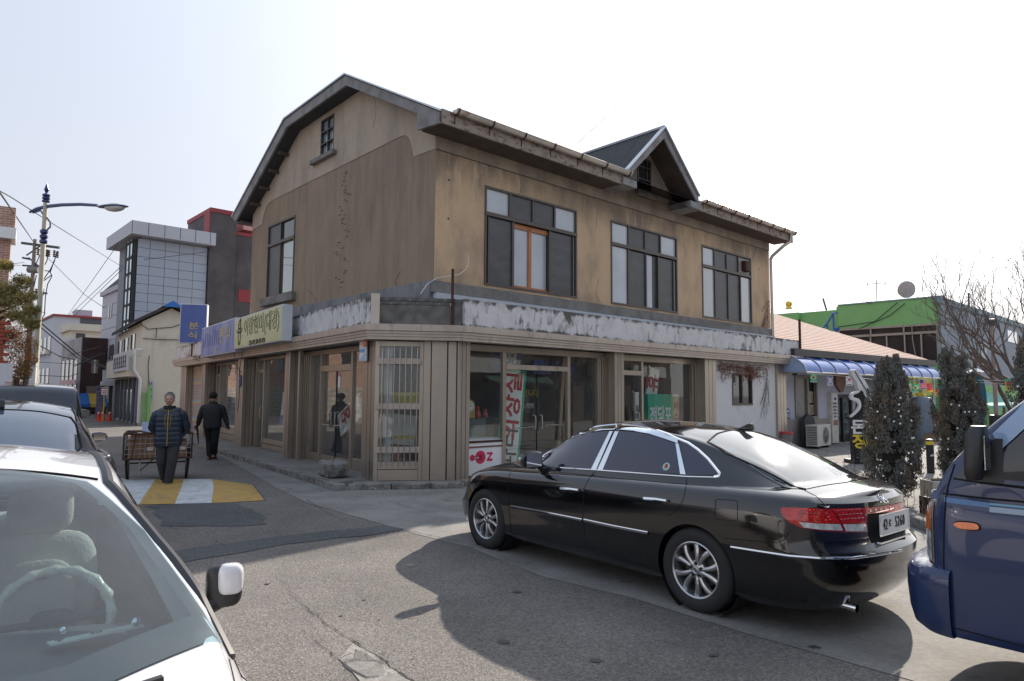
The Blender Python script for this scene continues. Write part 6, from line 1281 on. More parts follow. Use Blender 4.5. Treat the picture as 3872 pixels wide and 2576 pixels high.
up_=thing('utility_pole','weathered concrete utility pole with crossarm and transformer behind the pine','utility pole',ub)
def ux(px,py,dy=0):return at(px,py,45+dy)-ub
M_PCON=mat('brownish_concrete',(.22,.19,.17),.8,var=.2,scale=3);M_GALV=mat('galvanised_arm',(.10,.11,.12),.5,.3)
zt_=ux(97,905).z;mb=MB();mb.tube([(0,0,0),(0,0,zt_)],[.2,.11],10);obj('pole',mb,M_PCON,up_,smooth=True)
def seg(nm,pts,r,m):mb=MB();mb.tube([ux(*p)for p in pts],r,6);return obj(nm,mb,m,up_)
seg('crossarm',[(82,919),(224,937)],.09,M_GALV);seg('brace',[(100,966),(150,932)],.05,M_GALV);seg('brace',[(108,975),(150,1010)],.06,M_GALV);seg('crossarm',[(85,975),(112,980)],.07,M_GALV);seg('crossarm',[(85,1004),(150,1008)],.06,M_GALV);seg('crossarm',[(130,1104),(178,1110)],.07,M_GALV)
a=ux(108,1020);b=ux(148,1022);mb=MB();mb.tube([a,b],.22,12);obj('transformer',mb,mat('grey_tank',(.2,.19,.18),.6,var=.2),up_,smooth=True)
for px,py in((145,940),(178,944),(186,946),(206,947),(218,950),(162,1092),(138,1092)):a=ux(px,py);mb=MB();[mb.lathe([(.05,a.z-.12*k),(.10,a.z-.12*k-.05),(.05,a.z-.12*k-.1)],8,(a.x,a.y,0))for k in range(4)];obj('insulator',mb,M_RUST,up_)
for pts in(((182,950),(178,985),(160,1020)),((216,950),(205,990),(190,1020),(160,1065)),((150,965),(120,1040),(118,1150)),((205,985),(190,1030),(196,1045),(180,1075),(172,1120),(168,1190),(150,1218)),((138,1040),(125,1100),(118,1150)),((160,1022),(186,1026),(196,1040),(160,1066))):
 seg('jumper_cable',pts,.03,M_CAB)
def wire(pts,r,label,sag=0):
 P_=[at(x,y,Y)for x,y,Y in pts];Q=[]
 for a,b in zip(P_,P_[1:]):
  for k in range(8):t=k/8;q=a.lerp(b,t);q.z-=sag*4*t*(1-t);Q.append(q)
 Q.append(P_[-1]);mb=MB();mb.tube(Q,r,4);o=obj('overhead_wire',mb,M_CAB,label=label,cat='cable',group='overhead wires across the alley')
for pts,r,lab in((((-60,690,12),(40,745,14),(160,822,17),(455,1005,44),(640,1120,48)),.012,'long thin wire crossing in front of the clad tower and lamp pole'),(((-20,700,14),(130,920,45)),.02,'wire running from the upper left corner to the crossarm'),(((150,945,45),(320,1115,60),(395,1165,47)),.02,'thin wire from the crossarm down to the mansard building'),(((455,1010,44),(260,1195,64)),.02,'single wire falling from the tower bay to the far terrace'),(((445,925,44),(255,1195,64)),.02,'pale wire from the tower roof slab down to the terrace'),(((462,1018,44),(280,1195,64)),.02,'second wire beside the single one from the tower bay'),(((150,1218,45),(300,1345,49),(405,1390,42)),.035,'thick black cable sagging from the pole to the cream house'),(((150,1235,45),(290,1352,49),(405,1395,42)),.03,'black cable just below the thick one, ending at the cream house'),(((155,1310,30),(230,1350,40),(290,1362,49)),.03,'loose cable drooping past the far grey terrace'),(((150,1370,40),(300,1378,49),(400,1335,42)),.02,'low wire strung level across the brown building'),(((280,1385,49),(385,1335,43)),.03,'pale wire rising to the right across the brown building'),(((260,1345,49),(385,1308,43)),.025,'wire above the pale one rising across the brown building'),(((150,1420,30),(260,1425,40),(300,1410,49)),.02,'lowest wire over the dark parked vehicle'),(((545,852+130,44),(794,952,40),(875,975,38),(952,974,34)),.016,'wire crossing the dark brick tower to the corner building')):
 wire(pts,r,lab)
wire(((2790,-10,30),(2180,545,13.3)),.006,'hair-thin wire falling from the top of the sky to the front gutter')
def sign_root(name,label,M,group=None):r=thing(name,label,'sign',group=group);r.matrix_world=M;return r
def sbox(r,w,h,d,rim,face,nm='box'):
 mb=MB();mb.box(-w/2,w/2,0,d,-h/2,h/2);o=obj(nm,mb,rim,r);bevel(o,.01);mb=MB();mb.box(-w/2+.03,w/2-.03,-.008,0,-h/2+.03,h/2-.03);f=obj('face',mb,face,r);return f
M_YSGN=weather('faded_olive_vinyl',(.46,.46,.20),(.54,.54,.33),1.2,(.6,1,2.5),(.42,.7),rough=.35,bump=.12,bscale=2,var=.06,vscale=3);M_BSGN=weather('faded_blue_vinyl',(.12,.16,.42),(.27,.31,.52),1.6,(1,1,.5),(.42,.6),rough=.5,bump=0,var=.08,vscale=5);M_BSG2=mat('blue_sign_vinyl',(.085,.13,.38),.45,var=.1,scale=2);M_GOLD=mat('gold_letter',(.46,.36,.14),.5,var=.1)
M_SRIM=mat('white_sign_frame',(.58,.6,.62),.5,var=.08)
def SLsign(sc,z,out):return SLF@T((sc,out,z))@RZ(180)
ya,yb_,yc_=lp(SLF,887,1262,.55),lp(SLF,1067,1220,.55),lp(SLF,1067,1150,.55);yd_=lp(SLF,1067,1288,.55);YW=ya.x-yb_.x;YK=YW/4.75;YZ=(yc_.z+yd_.z)/2
ys=sign_root('shop_sign','olive yellow shop sign with outlined Korean letters and phone numbers',SLsign((ya.x+yb_.x)/2,YZ,.55)@Matrix.Diagonal((YK,1,1,1)));f=sbox(ys,4.75,yc_.z-yd_.z,.24,M_SRIM,M_YSGN)
def otext(s,size,x,z,sx=1):
 text(s,size,M_INK,f,T((x,-.012,z)),.012,sx=sx,ex=.001,name='outline_letter');text(s,size,mat('olive_fill',(.50,.50,.24),.4),f,T((x,-.016,z)),-.004,sx=sx,ex=.001,name='letter')
otext('이랑현미(대경)',.50,.45,.08,1.12);text('T.853-9797, 070-4191-9796',.17,M_INK,f,T((.15,-.012,-.34)),.002,sx=.85)
mb=MB(T((-1.75,-.012,0)));mb.lathe([(.15,0),(.165,0)],18,(0,0,.14),'y',caps=False)
def ink(pts,r=.012):mb=MB();mb.tube([(x-1.75,-.012,z)for x,z in pts],r,4);obj('grain_drawing',mb,M_INK,f)
ink([(.13*cos(a),.17+.17*sin(a))for a in[2*pi*k/16 for k in range(17)]]);ink([(-.10,.04),(-.14,-.12),(-.09,-.28),(0,-.34),(.09,-.28),(.13,-.12),(.10,.04)]);ink([(-.12,-.02),(-.26,.04),(-.30,.10)]);ink([(.12,-.02),(.24,.04),(.28,.12)]);ink([(-.05,.14),(0,.10),(.06,.14)]);ink([(-.05,.21),(-.04,.22)]);ink([(.05,.21),(.06,.22)]);ink([(.02,.34),(.06,.40),(.12,.30)])
bsg=sign_root('shop_sign','faded blue shop sign with worn gold letters beside the olive one',SLsign((ya.x+lp(SLF,762,1290,.52).x)/2,YZ,.52));f=sbox(bsg,lp(SLF,762,1290,.52).x-ya.x-.02,.98,.22,M_SRIM,M_BSGN)
text('분식',.56,M_GOLD,f,T((.95,-.012,.06)),.006,sx=1.45);text('53-',.2,M_GOLD,f,T((.1,-.012,-.34)),.002,sx=1.2)
random.seed(21)
for k in range(9):x=-1.9+k*.26;h_=random.uniform(.2,.5);mb=MB();mb.prism([(x,-.2),(x+.09,-.15),(x+.12,-.15+h_),(x+.03,-.1+h_)],'y',-.012,-.008);obj('peeled_streak',mb,mat('deep_blue_streak',(.06,.09,.34),.5),f)
vp=onp(731,1224,(SLF@Vector((15.9,.3,0))),Vector((sin(R(-25)),cos(R(-25)),0)))
bv=sign_root('projecting_sign','upright blue box sign with gold letters at the far end of the shop front',T(vp)@RZ(14));sc_s=vp.y/2550
f=sbox(bv,92*sc_s*1.03,150*sc_s,.28,M_SRIM,M_BSG2);w_,h_=92*sc_s,150*sc_s
text('분',.30,M_GOLD,f,T((.02,-.012,-.10)),.006,sx=1.35);text('식',.30,M_GOLD,f,T((.0,-.012,-.46)),.006,sx=1.35)
mb=MB();mb.box(-.06,-.02,.1,.14,-h_/2-.5,-h_/2);mb.box(.2,.24,.1,.14,-h_/2-.5,-h_/2);obj('stand',mb,M_RUST,bv)
ktp=SLF@T((.44,.03,2.56))@RZ(180)
kt=root('alarm_box','white security alarm box with orange lamp under the cornice','alarm box',ktp)
mb=MB();mb.box(-.15,.15,-.05,0,-.22,.22);bevel(obj('box',mb,M_WPLAS,kt),.02,3);mb=MB();mb.box(.10,.20,-.09,-.05,.06,.26);bevel(obj('lamp',mb,mat('orange_lamp',(.85,.16,.01),.12),kt),.015,2);text('KT텔레캅',.075,mat('sky_blue_print',(.1,.35,.7),.4),kt,T((0,-.054,-.02)),.001,sx=.85)
mb=MB();mb.prism([(-.14,-.20),(.14,-.20),(.14,-.06)],'y',-.053,-.05);obj('blue_swoosh',mb,mat('pale_blue_print',(.3,.5,.75),.4),kt)
def addr(F,txt,lab,sub=None):
 r=root('address_plate',lab,'address plate',F);m=mat('navy_plate',(.03,.08,.30),.35);mb=MB();mb.prism([(-.12,-.17),(.12,-.17),(.12,.12),(0,.20),(-.12,.12)],'y',-.02,0);b_=obj('plate',mb,m,r);text(txt,.15,M_WHITE,b_,T((0,-.024,-.07)),.003,sx=.9);mb=MB();[mb.box(-.08,.08,-.024,-.02,z,z+.018)for z in(.06,.09)];obj('small_print',mb,M_WHITE,b_)
addr(SLF@T((9.5,.012,2.05))@RZ(180),'26','small blue address plate numbered 26 on a shop front pillar')
st=root('stone_block','rough stone block used as a step by the corner door','stone block',SLF@T((.95,.40,.12))@RZ(180))
random.seed(2);mb=MB();G=rbox((0,0,.15),(.36,.20,.15),.32,10);G=[[(x+random.uniform(-.012,.012),y+random.uniform(-.012,.012),max(0,z+random.uniform(-.012,.012)))for x,y,z in q[:-1]]for q in G];G=[q+[q[0]]for q in G];mb.grid(G);obj('block',mb,M_KERB,st)
for(px,py,s_,lab)in((1408,1853,.07,'crumpled white paper scrap below the barred corner window'),(1385,1812,.06,'small white packet at the foot of the corner pillar')):
 p=gnd(px,py);r=thing('paper_scrap',lab,'litter',p);mb=MB();mb.grid([[(s_*(i-1),s_*(j-1)*.7,.01+.05*((i*j+i)%2))for j in range(3)]for i in range(3)]);obj('paper',mb,M_WHITE,r)
p=gnd(2520,2312)if False else gnd(3070,2308);r=thing('leaf_litter','single pale curled leaf on the asphalt beside the black sedan','leaf',p);mb=MB();mb.grid([[(.03*(i-1),.02*(j-1),.008*abs(j-1)+.004)for j in range(3)]for i in range(3)]);obj('leaf',mb,mat('pale_leaf',(.55,.4,.3),.8),r)
def leaning(name,label,cat,F,w,h,tilt,face,rim=None,rimw=.06,d=.05):
 r=root(name,label,cat,F@RY(tilt));mb=MB();mb.box(-w/2,w/2,0,d,0,h);b_=obj('board',mb,rim or face,r)
 if rim:mb=MB();mb.box(-w/2+rimw,w/2-rimw,-.004,0,rimw,h-rimw);b_=obj('face',mb,face,r)
 return r,b_
M_PRW=mat('off_white_print',(.82,.83,.78),.5,var=.05);M_RLET=mat('deep_red_letter',(.50,.02,.035),.5);M_GRIM=mat('emerald_vinyl',(.015,.40,.23),.4)
r,f=leaning('leaning_sign','tall green-bordered sign board standing on end behind the shop glass','sign',SRF@T((1.84,.62,.12)),.66,2.16,6.0,M_PRW,M_GRIM,.07)
text('의상실',.56,M_RLET,f,T((0,-.010,1.36))@RY(-90),.012,sx=.98);text('파리',.56,M_INK,f,T((0,-.010,.44))@RY(-90),.004,sx=.92)
r,f=leaning('leaning_sign','long white board with large red letters leaning behind the glass','sign',SRF@T((6.95,.8,.2)),.48,2.30,11,M_PRW)
text('휴',.62,M_RLET,f,T((0,-.010,1.90))@RY(-90),.012,sx=.9);text('도',.50,M_RLET,f,T((0,-.010,1.25))@RY(-90),.012,sx=.9);text('그',.5,M_DARK,f,T((0,-.010,.62))@RY(-90),.012,sx=.9)
r,f=leaning('standing_sign','green box sign with white pawnshop lettering and a yellow side strip','sign',SRF@T((7.55,.62,.55)),1.42,1.20,0,M_GRIM,d=.25)
text('전당포',.50,M_WHITE,f,T((-.15,-.010,.60)),.014,sx=.72);mb=MB();mb.box(.42,.71,-.006,0,0,1.2);yst=obj('yellow_strip',mb,mat('buff_strip',(.62,.48,.25),.5),r)
text('버',.24,M_RLET,yst,T((.565,-.010,.86)),.006);text('스',.24,M_RLET,yst,T((.565,-.010,.58)),.006);text('표',.24,M_RLET,yst,T((.565,-.010,.32)),.006);mb=MB();[mb.box(*b)for b in((.45,.68,-.009,-.006,1.10,1.115),(.45,.46,-.009,-.006,.08,1.1),(.67,.68,-.009,-.006,.08,1.1))];obj('strip_border',mb,M_RLET,yst)
r,f=leaning('sign_board','blue sign with one big white syllable hung above the shop door','sign',SRF@T((1.95,.75,2.22)),.85,.52,0,mat('deep_blue_vinyl',(.015,.045,.20),.4));text('영',.62,M_WHITE,f,T((.02,-.010,.20)),.012,sx=1.0)
r,f=leaning('notice_board','dark board with yellow and white lettering about buying old things','sign',SRF@T((3.0,1.5,1.28)),1.3,.72,0,M_DARK);text('옛날물건삽니다',.20,M_YELL,f,T((0,-.010,.46)),.003,sx=.95);text('H.010-3671-9898',.19,M_WHITE,f,T((0,-.010,.16)),.001,sx=.7)
for(s_,w,h,t_,z,lab,tx)in((.85,.42,1.9,-8,.4,'grey board with dark vertical letters leaning left behind the glass','포르시계'),(1.22,.30,1.7,-12,.4,'narrow dark-lettered board propped behind the display counter','자격증')):
 r,f=leaning('leaning_board',lab,'sign',SRF@T((s_,1.2,z)),w,h,t_,mat('dull_grey_board',(.34,.33,.31),.7));text('\n'.join(tx),.36 if w>.35 else .26,M_INK,f,T((0,-.01,h*.5)),.004)
r,f=leaning('wooden_pole','pale timber batten leaning inside the right-hand pane','batten',SRF@T((3.62,.8,.3)),.07,2.3,5,mat('raw_pine',(.42,.30,.20),.7));
r,f=leaning('narrow_sign','narrow cream sign with black strokes beside the shop door','sign',SRF@T((6.42,.66,.5)),.16,1.30,0,M_PRW);text('옥\n미',.2,M_INK,f,T((0,-.01,.75)),.003)
dcs=root('display_counter','glass display counter with clock and ornaments behind the corner pane','display case',SRF@T((.35,.45,.1)))
mb=MB();mb.box(0,1.1,0,.45,0,.72);obj('base',mb,M_WHITE,dcs);mb=MB();mb.box(0,1.1,0,.008,.72,1.12);mb2=MB();mb2.box(0,1.1,0,.45,1.12,1.13);obj('front_pane',mb,M_GLS,dcs);obj('top_pane',mb2,M_GLS,dcs)
mb=MB();mb.box(0,1.1,.44,.45,.72,1.12);obj('back_panel',mb,mat('grey_green_panel',(.2,.25,.24),.6),dcs)
ck=root('mantel_clock','gold arched mantel clock on the display counter','clock',SRF@T((.72,.52,1.235)));mb=MB();mb.prism([(-.13,0),(.13,0),(.13,.25)]+[(.13*cos(a),.25+.13*sin(a))for a in[pi*k/10 for k in range(1,10)]]+[(-.13,.25)],'y',0,.1);obj('case',mb,mat('brass_case',(.50,.40,.16),.3,.7),ck);mb=MB();mb.lathe([(0,-.006),(.10,-.006),(.10,0)],24,(0,0,.24),'y');fc=obj('dial',mb,M_PRW,ck);mb=MB();[mb.box(.075*cos(a)-.006,.075*cos(a)+.006,-.010,-.006,.24+.075*sin(a)-.008,.24+.075*sin(a)+.008)for a in[2*pi*k/12 for k in range(12)]];mb.box(-.004,.004,-.012,-.006,.24,.30);mb.box(0,.045,-.012,-.006,.236,.244);obj('dial_marks',mb,M_INK,fc)
for(x,h,c,lab,nm)in((.95,.26,(.42,.05,.04),'small red figurine beside the mantel clock','figurine'),(.48,.30,(.6,.62,.62),'white vase left of the mantel clock','vase'),(1.15,.2,(.3,.08,.05),'squat dark red ornament at the end of the counter','ornament')):
 r=root(nm,lab,nm,SRF@T((x,.55,1.235)));mb=MB();mb.lathe([(.05,0),(.07,h*.25),(.03,h*.6),(.045,h*.8),(0,h)],12);obj('body',mb,mat(nm+'_glaze',c,.3),r,smooth=True)
wp=root('pale_sheet','plain pale board standing at the left of the corner pane','board',SRF@T((.48,1.0,1.2)));mb=MB();mb.box(-.2,.2,0,.03,0,.9);obj('board',mb,M_FROST,wp)
fg=root('wheel_frame','small black spoked wheel behind the glass by the pale board','wheel',SRF@T((.45,.9,1.55)));mb=MB();mb.tube([(.13*cos(a),0,.18*sin(a))for a in[2*pi*k/24 for k in range(25)]],.012,6);[mb.tube([(0,0,0),(.13*cos(a),0,.18*sin(a))],.005,4)for a in[2*pi*k/8 for k in range(8)]];obj('ring',mb,M_INK,fg)
r,f=leaning('leaning_sign','blue board with white letters propped in the far shop window','sign',SLF@T((12.3,-.62,.95))@RZ(180),1.5,.95,4,mat('mid_blue_vinyl',(.03,.10,.32),.4));text('미라',.62,M_WHITE,f,T((-.1,-.01,.48)),.01,sx=.8);mb=MB();[mb.box(.42,.72,-.01,0,.2+k*.22,.34+k*.22)for k in range(3)];obj('red_blocks',mb,M_RED,f)
r,f=leaning('leaning_sign','blue and white poster board tilted in the second shop window','sign',SLF@T((7.2,-.62,.72))@RZ(180),.85,.95,14,M_PRW);mb=MB();mb.prism([(-.42,0),(.42,0),(.42,.55),(-.42,.25)],'y',-.01,0);obj('blue_print',mb,M_BLUE,f);text('구',.42,M_BLUE,f,T((0,-.014,.62)),.008);text('00',.3,M_WHITE,f,T((0,-.014,.22)),.008)
r,f=leaning('leaning_sign','white sign with bold red letters tilted behind the double doors','sign',SLF@T((3.1,-.85,.95))@RZ(180),1.3,.55,-24,M_PRW);text('다대기',.36,M_RLET,f,T((0,-.01,.32)),.014,sx=.9)
r,f=leaning('yellow_board','yellow banner strip behind the barred corner window','banner',CHF@T((.45,.55,1.42)),.8,.33,0,mat('acid_yellow',(.62,.52,.02),.5));r,f=leaning('yellow_strip','thin yellow strip low behind the barred corner window','banner',CHF@T((.45,.6,.83)),.62,.07,0,_mats['acid_yellow'])
r,f=leaning('white_poster','whitish poster behind the lower half of the barred window','poster',CHF@T((.52,.9,.7)),.5,.6,6,M_PRW)
rn=root('red_bench','low maroon bench inside the double doors','bench',SLF@T((2.4,-1.3,.1))@RZ(180));mb=MB();mb.box(-1.0,1.0,0,.4,.12,.42);obj('seat',mb,mat('maroon_vinyl',(.14,.025,.02),.5),rn);mb=MB();mb.box(-.95,.95,.05,.35,0,.12);obj('plinth',mb,M_DARK,rn)
ct2=root('white_counter','white counter inside the second shop window','counter',SLF@T((6.6,-1.2,.1))@RZ(180));mb=MB();mb.box(-.8,.8,0,.5,0,.62);obj('base',mb,M_PRW,ct2);mb=MB();mb.box(-.84,.84,-.04,.54,.62,.68);obj('worktop',mb,M_PRW,ct2)
fl_=root('floodlight','small black floodlight under the right end of the cornice','floodlight',SRF@T((14.0,.05,2.5))@RZ(20));mb=MB();mb.box(-.1,.12,-.12,.02,-.09,.09);obj('housing',mb,M_BPLAS,fl_);mb=MB();mb.box(-.08,.10,-.13,-.12,-.07,.07);obj('lens',mb,M_DGLS,fl_);mb=MB();mb.tube([(-.02,0,.05),(-.05,0,.25)],.02,6);obj('bracket',mb,M_BPLAS,fl_)
wcb=MB();pts=[lp(UF,*p,-.16)for p in((1590,1112),(1615,1075),(1650,1052),(1700,1044),(1740,1037),(1765,1015),(1772,985),(1768,963))];wcb.tube([UF@p for p in pts],.007,5);obj('loose_cable',wcb,M_WPLAS,label='loose white cable hanging over the corner of the upper wall',cat='cable')
cr=root('creeper','withered red creeper hanging on the white ground-floor wall','climbing plant',SRF);random.seed(12)
st_m,lf_m=MB(),MB()
def leafq(mb,p,s,flat='y'):
 a=random.uniform(0,2*pi);d=Vector((cos(a),random.uniform(-.4,.4),sin(a)))*s;e=Vector((-sin(a),random.uniform(-.4,.4),cos(a)))*s*.6;mb.add([p-d,p+e,p+d,p-e],[(0,1,2,3)])
def Vine(x,z,dx,dz,n,leaves,wob=.03,y=.03):
 P_=[Vector((x,y,z))]
 for k in range(n):x+=dx/n+random.gauss(0,wob);z+=dz/n+random.gauss(0,wob*.6);P_.append(Vector((x,y-random.uniform(0,.03),z)))
 st_m.tube(P_,.006,4,cap=False)
 for q in P_:
  for j in range(leaves):leafq(lf_m,q+Vector((random.gauss(0,.05),-random.uniform(0,.06),random.gauss(0,.05))),random.uniform(.012,.04))
for k in range(9):Vine(9.2+random.uniform(0,.3),2.70-k*.035,random.uniform(1.6,2.9),random.uniform(-.12,.02),14,1)
for k in range(26):Vine(9.4+k*.11,2.60,random.uniform(-.08,.08),-random.uniform(.1,.55),6,2 if k<20 else 1)
for k in range(6):Vine(11.0,2.55,random.uniform(.1,.5),-.25,5,4)
for k in range(7):Vine(12.2,2.55-k*.1,-random.uniform(.1,.5),-random.uniform(.6,1.3),12,0,.025)
obj('stem',st_m,mat('creeper_stem',(.07,.05,.04),.9),cr,kind='stuff');obj('leaf',lf_m,mat('withered_leaf',(.22,.075,.045),.8,var=.5,scale=8),cr,kind='stuff')
cr2=root('creeper','thin bare creeper beside the downpipe on the tan wall','climbing plant',UF);st_m,lf_m=MB(),MB()
for k in range(7):Vine(13.7,4.9-k*.12,-random.uniform(.2,.7),-random.uniform(.3,.9),8,1,.03,-.03)
obj('stem',st_m,_mats['creeper_stem'],cr2,kind='stuff');obj('leaf',lf_m,_mats['withered_leaf'],cr2,kind='stuff')
cr3=root('creeper','dark dead creeper along the cornice under the blue sign','climbing plant',SLF@T((0,0,0)));st_m,lf_m=MB(),MB()
for k in range(10):Vine(15.0-k*.35,2.98,random.uniform(-1.0,.3),random.uniform(-.2,.0),10,2,.04,.33)
obj('stem',st_m,_mats['creeper_stem'],cr3,kind='stuff');obj('leaf',lf_m,mat('black_dead_leaf',(.05,.035,.03),.9),cr3,kind='stuff')
for pts in([(9.0,.32,2.98),(9.05,.33,2.6),(8.7,.2,2.3)],[(8.2,.3,2.98),(8.35,.33,2.4),(8.6,.25,1.6),(9.3,.1,1.1)]):
 mb=MB(SLF);mb.tube(pts,.01,4);obj('loose_cable',mb,M_CAB,label='black cable dangling from the cornice below the olive sign' if pts[0][0]>8.5 else 'long black cable drooping across the pillar with the address plate',cat='cable')
# ---- opposite side of the street (seen only as reflections)
OF=FR_((SRF@Vector((-10,-18,0))).xy,42)
ob=root('opposite_shop_row','row of dark two-storey shops across the street, seen mirrored in the shop glass','building',OF)
mb=MB();mb.box(0,44,-6,0,0,6.8);obj('wall',mb,mat('dull_brown_wall',(.15,.12,.10),.8,var=.2),ob)
for k in range(9):mb=MB();mb.box(1.0+k*4.8,4.6+k*4.8,0,.05,.2,2.5);obj('shop_window',mb,M_WIN,ob);mb=MB();mb.box(1.2+k*4.8,4.2+k*4.8,0,.05,4.0,5.6);obj('window',mb,M_WIN,ob);mb=MB();mb.box(.9+k*4.8,4.7+k*4.8,.05,.25,2.9,3.7);obj('signboard',mb,(M_BSG2,M_DARK,M_PRW)[k%3],ob)
for k in range(3):mb=MB();mb.add([(12+k*7,0,2.8),(17+k*7,0,2.8),(17+k*7,1.2,2.35),(12+k*7,1.2,2.35)],[(0,1,2,3)]);obj('awning',mb,mat('dull_green_awning',(.04,.12,.09),.7),ob)
QF=FR_((SLF@Vector((-6,8.6,0))).xy,126.2)
QM=mat('dull_beige_brick',(.26,.17,.13),.9,var=.2)
qb=root('opposite_brick_house','brick house on a stone base across the alley, seen mirrored in the shop glass','building',QF)
mb=MB();mb.box(14,66,.5,7,0,2.0);obj('stone_base',mb,bricky('stone_base',(.30,.27,.23),(.22,.2,.18),(.1,.09,.08),sc=3,bh=.1),qb);mb=MB();mb.box(14,66,.8,7,2.0,6.0);obj('wall',mb,QM,qb)
for k in range(12):mb=MB();mb.box(15+k*4,16.8+k*4,.74,.8,3.2,4.8);obj('window',mb,M_WIN,qb)
# ------ right-hand side: restaurant, green building, planting
RFp=at(3168,1700,24.6);RFp.z=0;RF=FR_(RFp.xy,38.0)
rs=root('grey_restaurant','low grey and taupe restaurant with red shingle roof and blue translucent canopy','building',RF)
def rp(x,y,yp=0.0):return lp(RF,x,y,yp)
M_LIL=mat('pale_lilac_wall',(.50,.51,.60),.8,var=.04,scale=2,bump=.05);M_TAU=mat('taupe_dado',(.33,.29,.27),.8,var=.06,bump=.1);M_SHR=weather('red_brown_shingle',(.27,.145,.12),(.20,.11,.09),5,thr=(.4,.6),bump=.4,bscale=60,var=.18,vscale=30);M_GUTD=mat('dark_gutter',(.045,.04,.042),.5,var=.1)
zd=rp(3000,1586)[2];zev=rp(3002,1335,-.5)[2];xe_=rp(3515,1380,-.5)[0];x0r=rp(2945,1500)[0]
wx0,wx1,wz0,wz1=rp(3008,1580)[0],rp(3090,1580)[0],rp(3010,1582)[2],rp(3010,1424)[2]
dx0,dx1,dz1=rp(3166,1600)[0],rp(3222,1600)[0],rp(3190,1492)[2]
mb=MB();slab_with_holes(mb,x0r,xe_,zd,zev,[(wx0,wx1,zd+.001,wz1),(dx0,dx1,zd,dz1)],lambda u,t,z:(u,t,z),0,.2);obj('wall',mb,M_LIL,rs)
mb=MB();slab_with_holes(mb,x0r,xe_,0,zd,[(dx0,dx1,.05,zd)],lambda u,t,z:(u,t,z),-.02,.2);obj('dado',mb,M_TAU,rs)
mb=MB();mb.box(xe_-.02,xe_,.01,7,0,zev);mb.box(x0r,xe_,3,3.1,0,zev);obj('wall',mb,M_LIL,rs)
mb=MB();mb.box(wx0,wx1,.1,.12,zd,wz1);w_=obj('window',mb,M_DGLS,rs)
def fbar(par,a,b,c,d,y0=-.04,y1=.06,m=None):mb=MB();mb.box(a,b,y0,y1,c,d);obj('frame',mb,m or mat('grey_brown_frame',(.25,.22,.20),.5),par)
ww=wx1-wx0
for a,b,c,d in((wx0-.03,wx0+.05,wz0,wz1),(wx1-.05,wx1+.03,wz0,wz1),(wx0,wx1,wz1-.06,wz1+.03),(wx0,wx1,wz0-.03,wz0+.05),(wx0+ww*.52,wx0+ww*.60,wz0,wz1)):fbar(w_,a,b,c,d)
mb=MB();mb.box(wx0+.05,wx0+ww*.52,.02,.04,wz0+.05,wz1-.06);obj('pane',mb,mat('grey_film_pane',(.17,.165,.16),.3,var=.2),w_)
mb=MB();mb.box(wx0+ww*.62,wx1-.06,.085,.098,wz0+.1,wz0+.45);mb.box(wx0+ww*.7,wx1-.06,.085,.098,wz1-.9,wz1-.5);obj('poster',mb,mat('window_poster',(.35,.30,.2),.5,var=.6,scale=7),w_)
dr_=MB();dr_.box(dx0,dx1,.08,.10,.05,dz1);dr_=obj('glass_door',dr_,mat('door_grey_glass',(.20,.24,.25),.08,var=.15,scale=2,coat=1),rs)
dm=(dx0+dx1)/2-.12
for a,b in((dx0-.05,dx0+.06),(dm-.05,dm+.05),(dx1-.06,dx1+.05)):fbar(dr_,a,b,.0,dz1,-.02,.12,M_BPLAS)
fbar(dr_,dx0,dx1,dz1-.12,dz1,-.02,.12,M_BPLAS);fbar(dr_,dx0,dx1,.05,.35,.05,.12,M_BPLAS)
for k,ch in enumerate('돈키장어'):text(ch,.30,M_INK,dr_,T(((dm+dx1)/2,.072,dz1-.45-k*.38)),.003,sx=.8)
cx0,cx1=rp(3048,1410,-1.12)[0],rp(3562,1440,-1.1)[0];cz=rp(3300,1420,-1.1)[2]
M_CBL=mat('blue_canopy_sheet',(.03,.11,.42),.16,var=.2,scale=1.5,stretch=(1,1,4));NB=11
def arc(t,off=0):a=t*pi/2;return(-1.12*sin(a)-off*sin(a),cz+.02+.58*cos(a)+off*cos(a))
for k in range(NB):
 a,b=cx0+(cx1-cx0)*k/NB,cx0+(cx1-cx0)*(k+1)/NB
 mb=MB();mb.grid([[(x,*arc(j/8))for j in range(9)]for x in(a,b)]);obj('canopy_sheet',mb,M_CBL,rs,smooth=True)
for k in range(NB+1):
 x=cx0+(cx1-cx0)*k/NB;mb=MB();mb.tube([(x,*arc(j/8,.01))for j in range(9)],.022,6);obj('canopy_rib',mb,M_SILV,rs,smooth=True)
mb=MB();mb.tube([(cx0,-1.12,cz),(cx1,-1.12,cz)],.03,6);mb.tube([(cx0,-1.12,cz),(cx0,0,cz)],.025,6);obj('canopy_rail',mb,M_SILV,rs)
mb=MB();mb.add([(cx0,0,cz)]+[(cx0,*arc(j/8))for j in range(9)],[tuple(range(10))]);obj('canopy_end',mb,mat('pale_blue_end',(.32,.42,.62),.3),rs)
px_=rp(3533,1600,-1.1)[0];mb=MB();mb.tube([(px_,-1.1,0),(px_,-1.1,cz)],.06,10);obj('canopy_post',mb,M_SILV,rs,smooth=True)
mb=MB();hx=xe_+.35;za=rp(2915,1247,4.5);rid=4.2;zr_=zev+2.25
xg0=rp(2992,1335,-.5)[0]
mb.add([(xg0,-.5,zev+.12),(hx,-.5,zev+.12),(hx-4.6,rid,zr_),(xg0,rid,zr_),(hx,8.9,zev+.12)],[(0,1,2,3),(1,4,2)]);rrf=obj('roof',mb,M_SHR,rs)
rowsn=24
mb=MB()
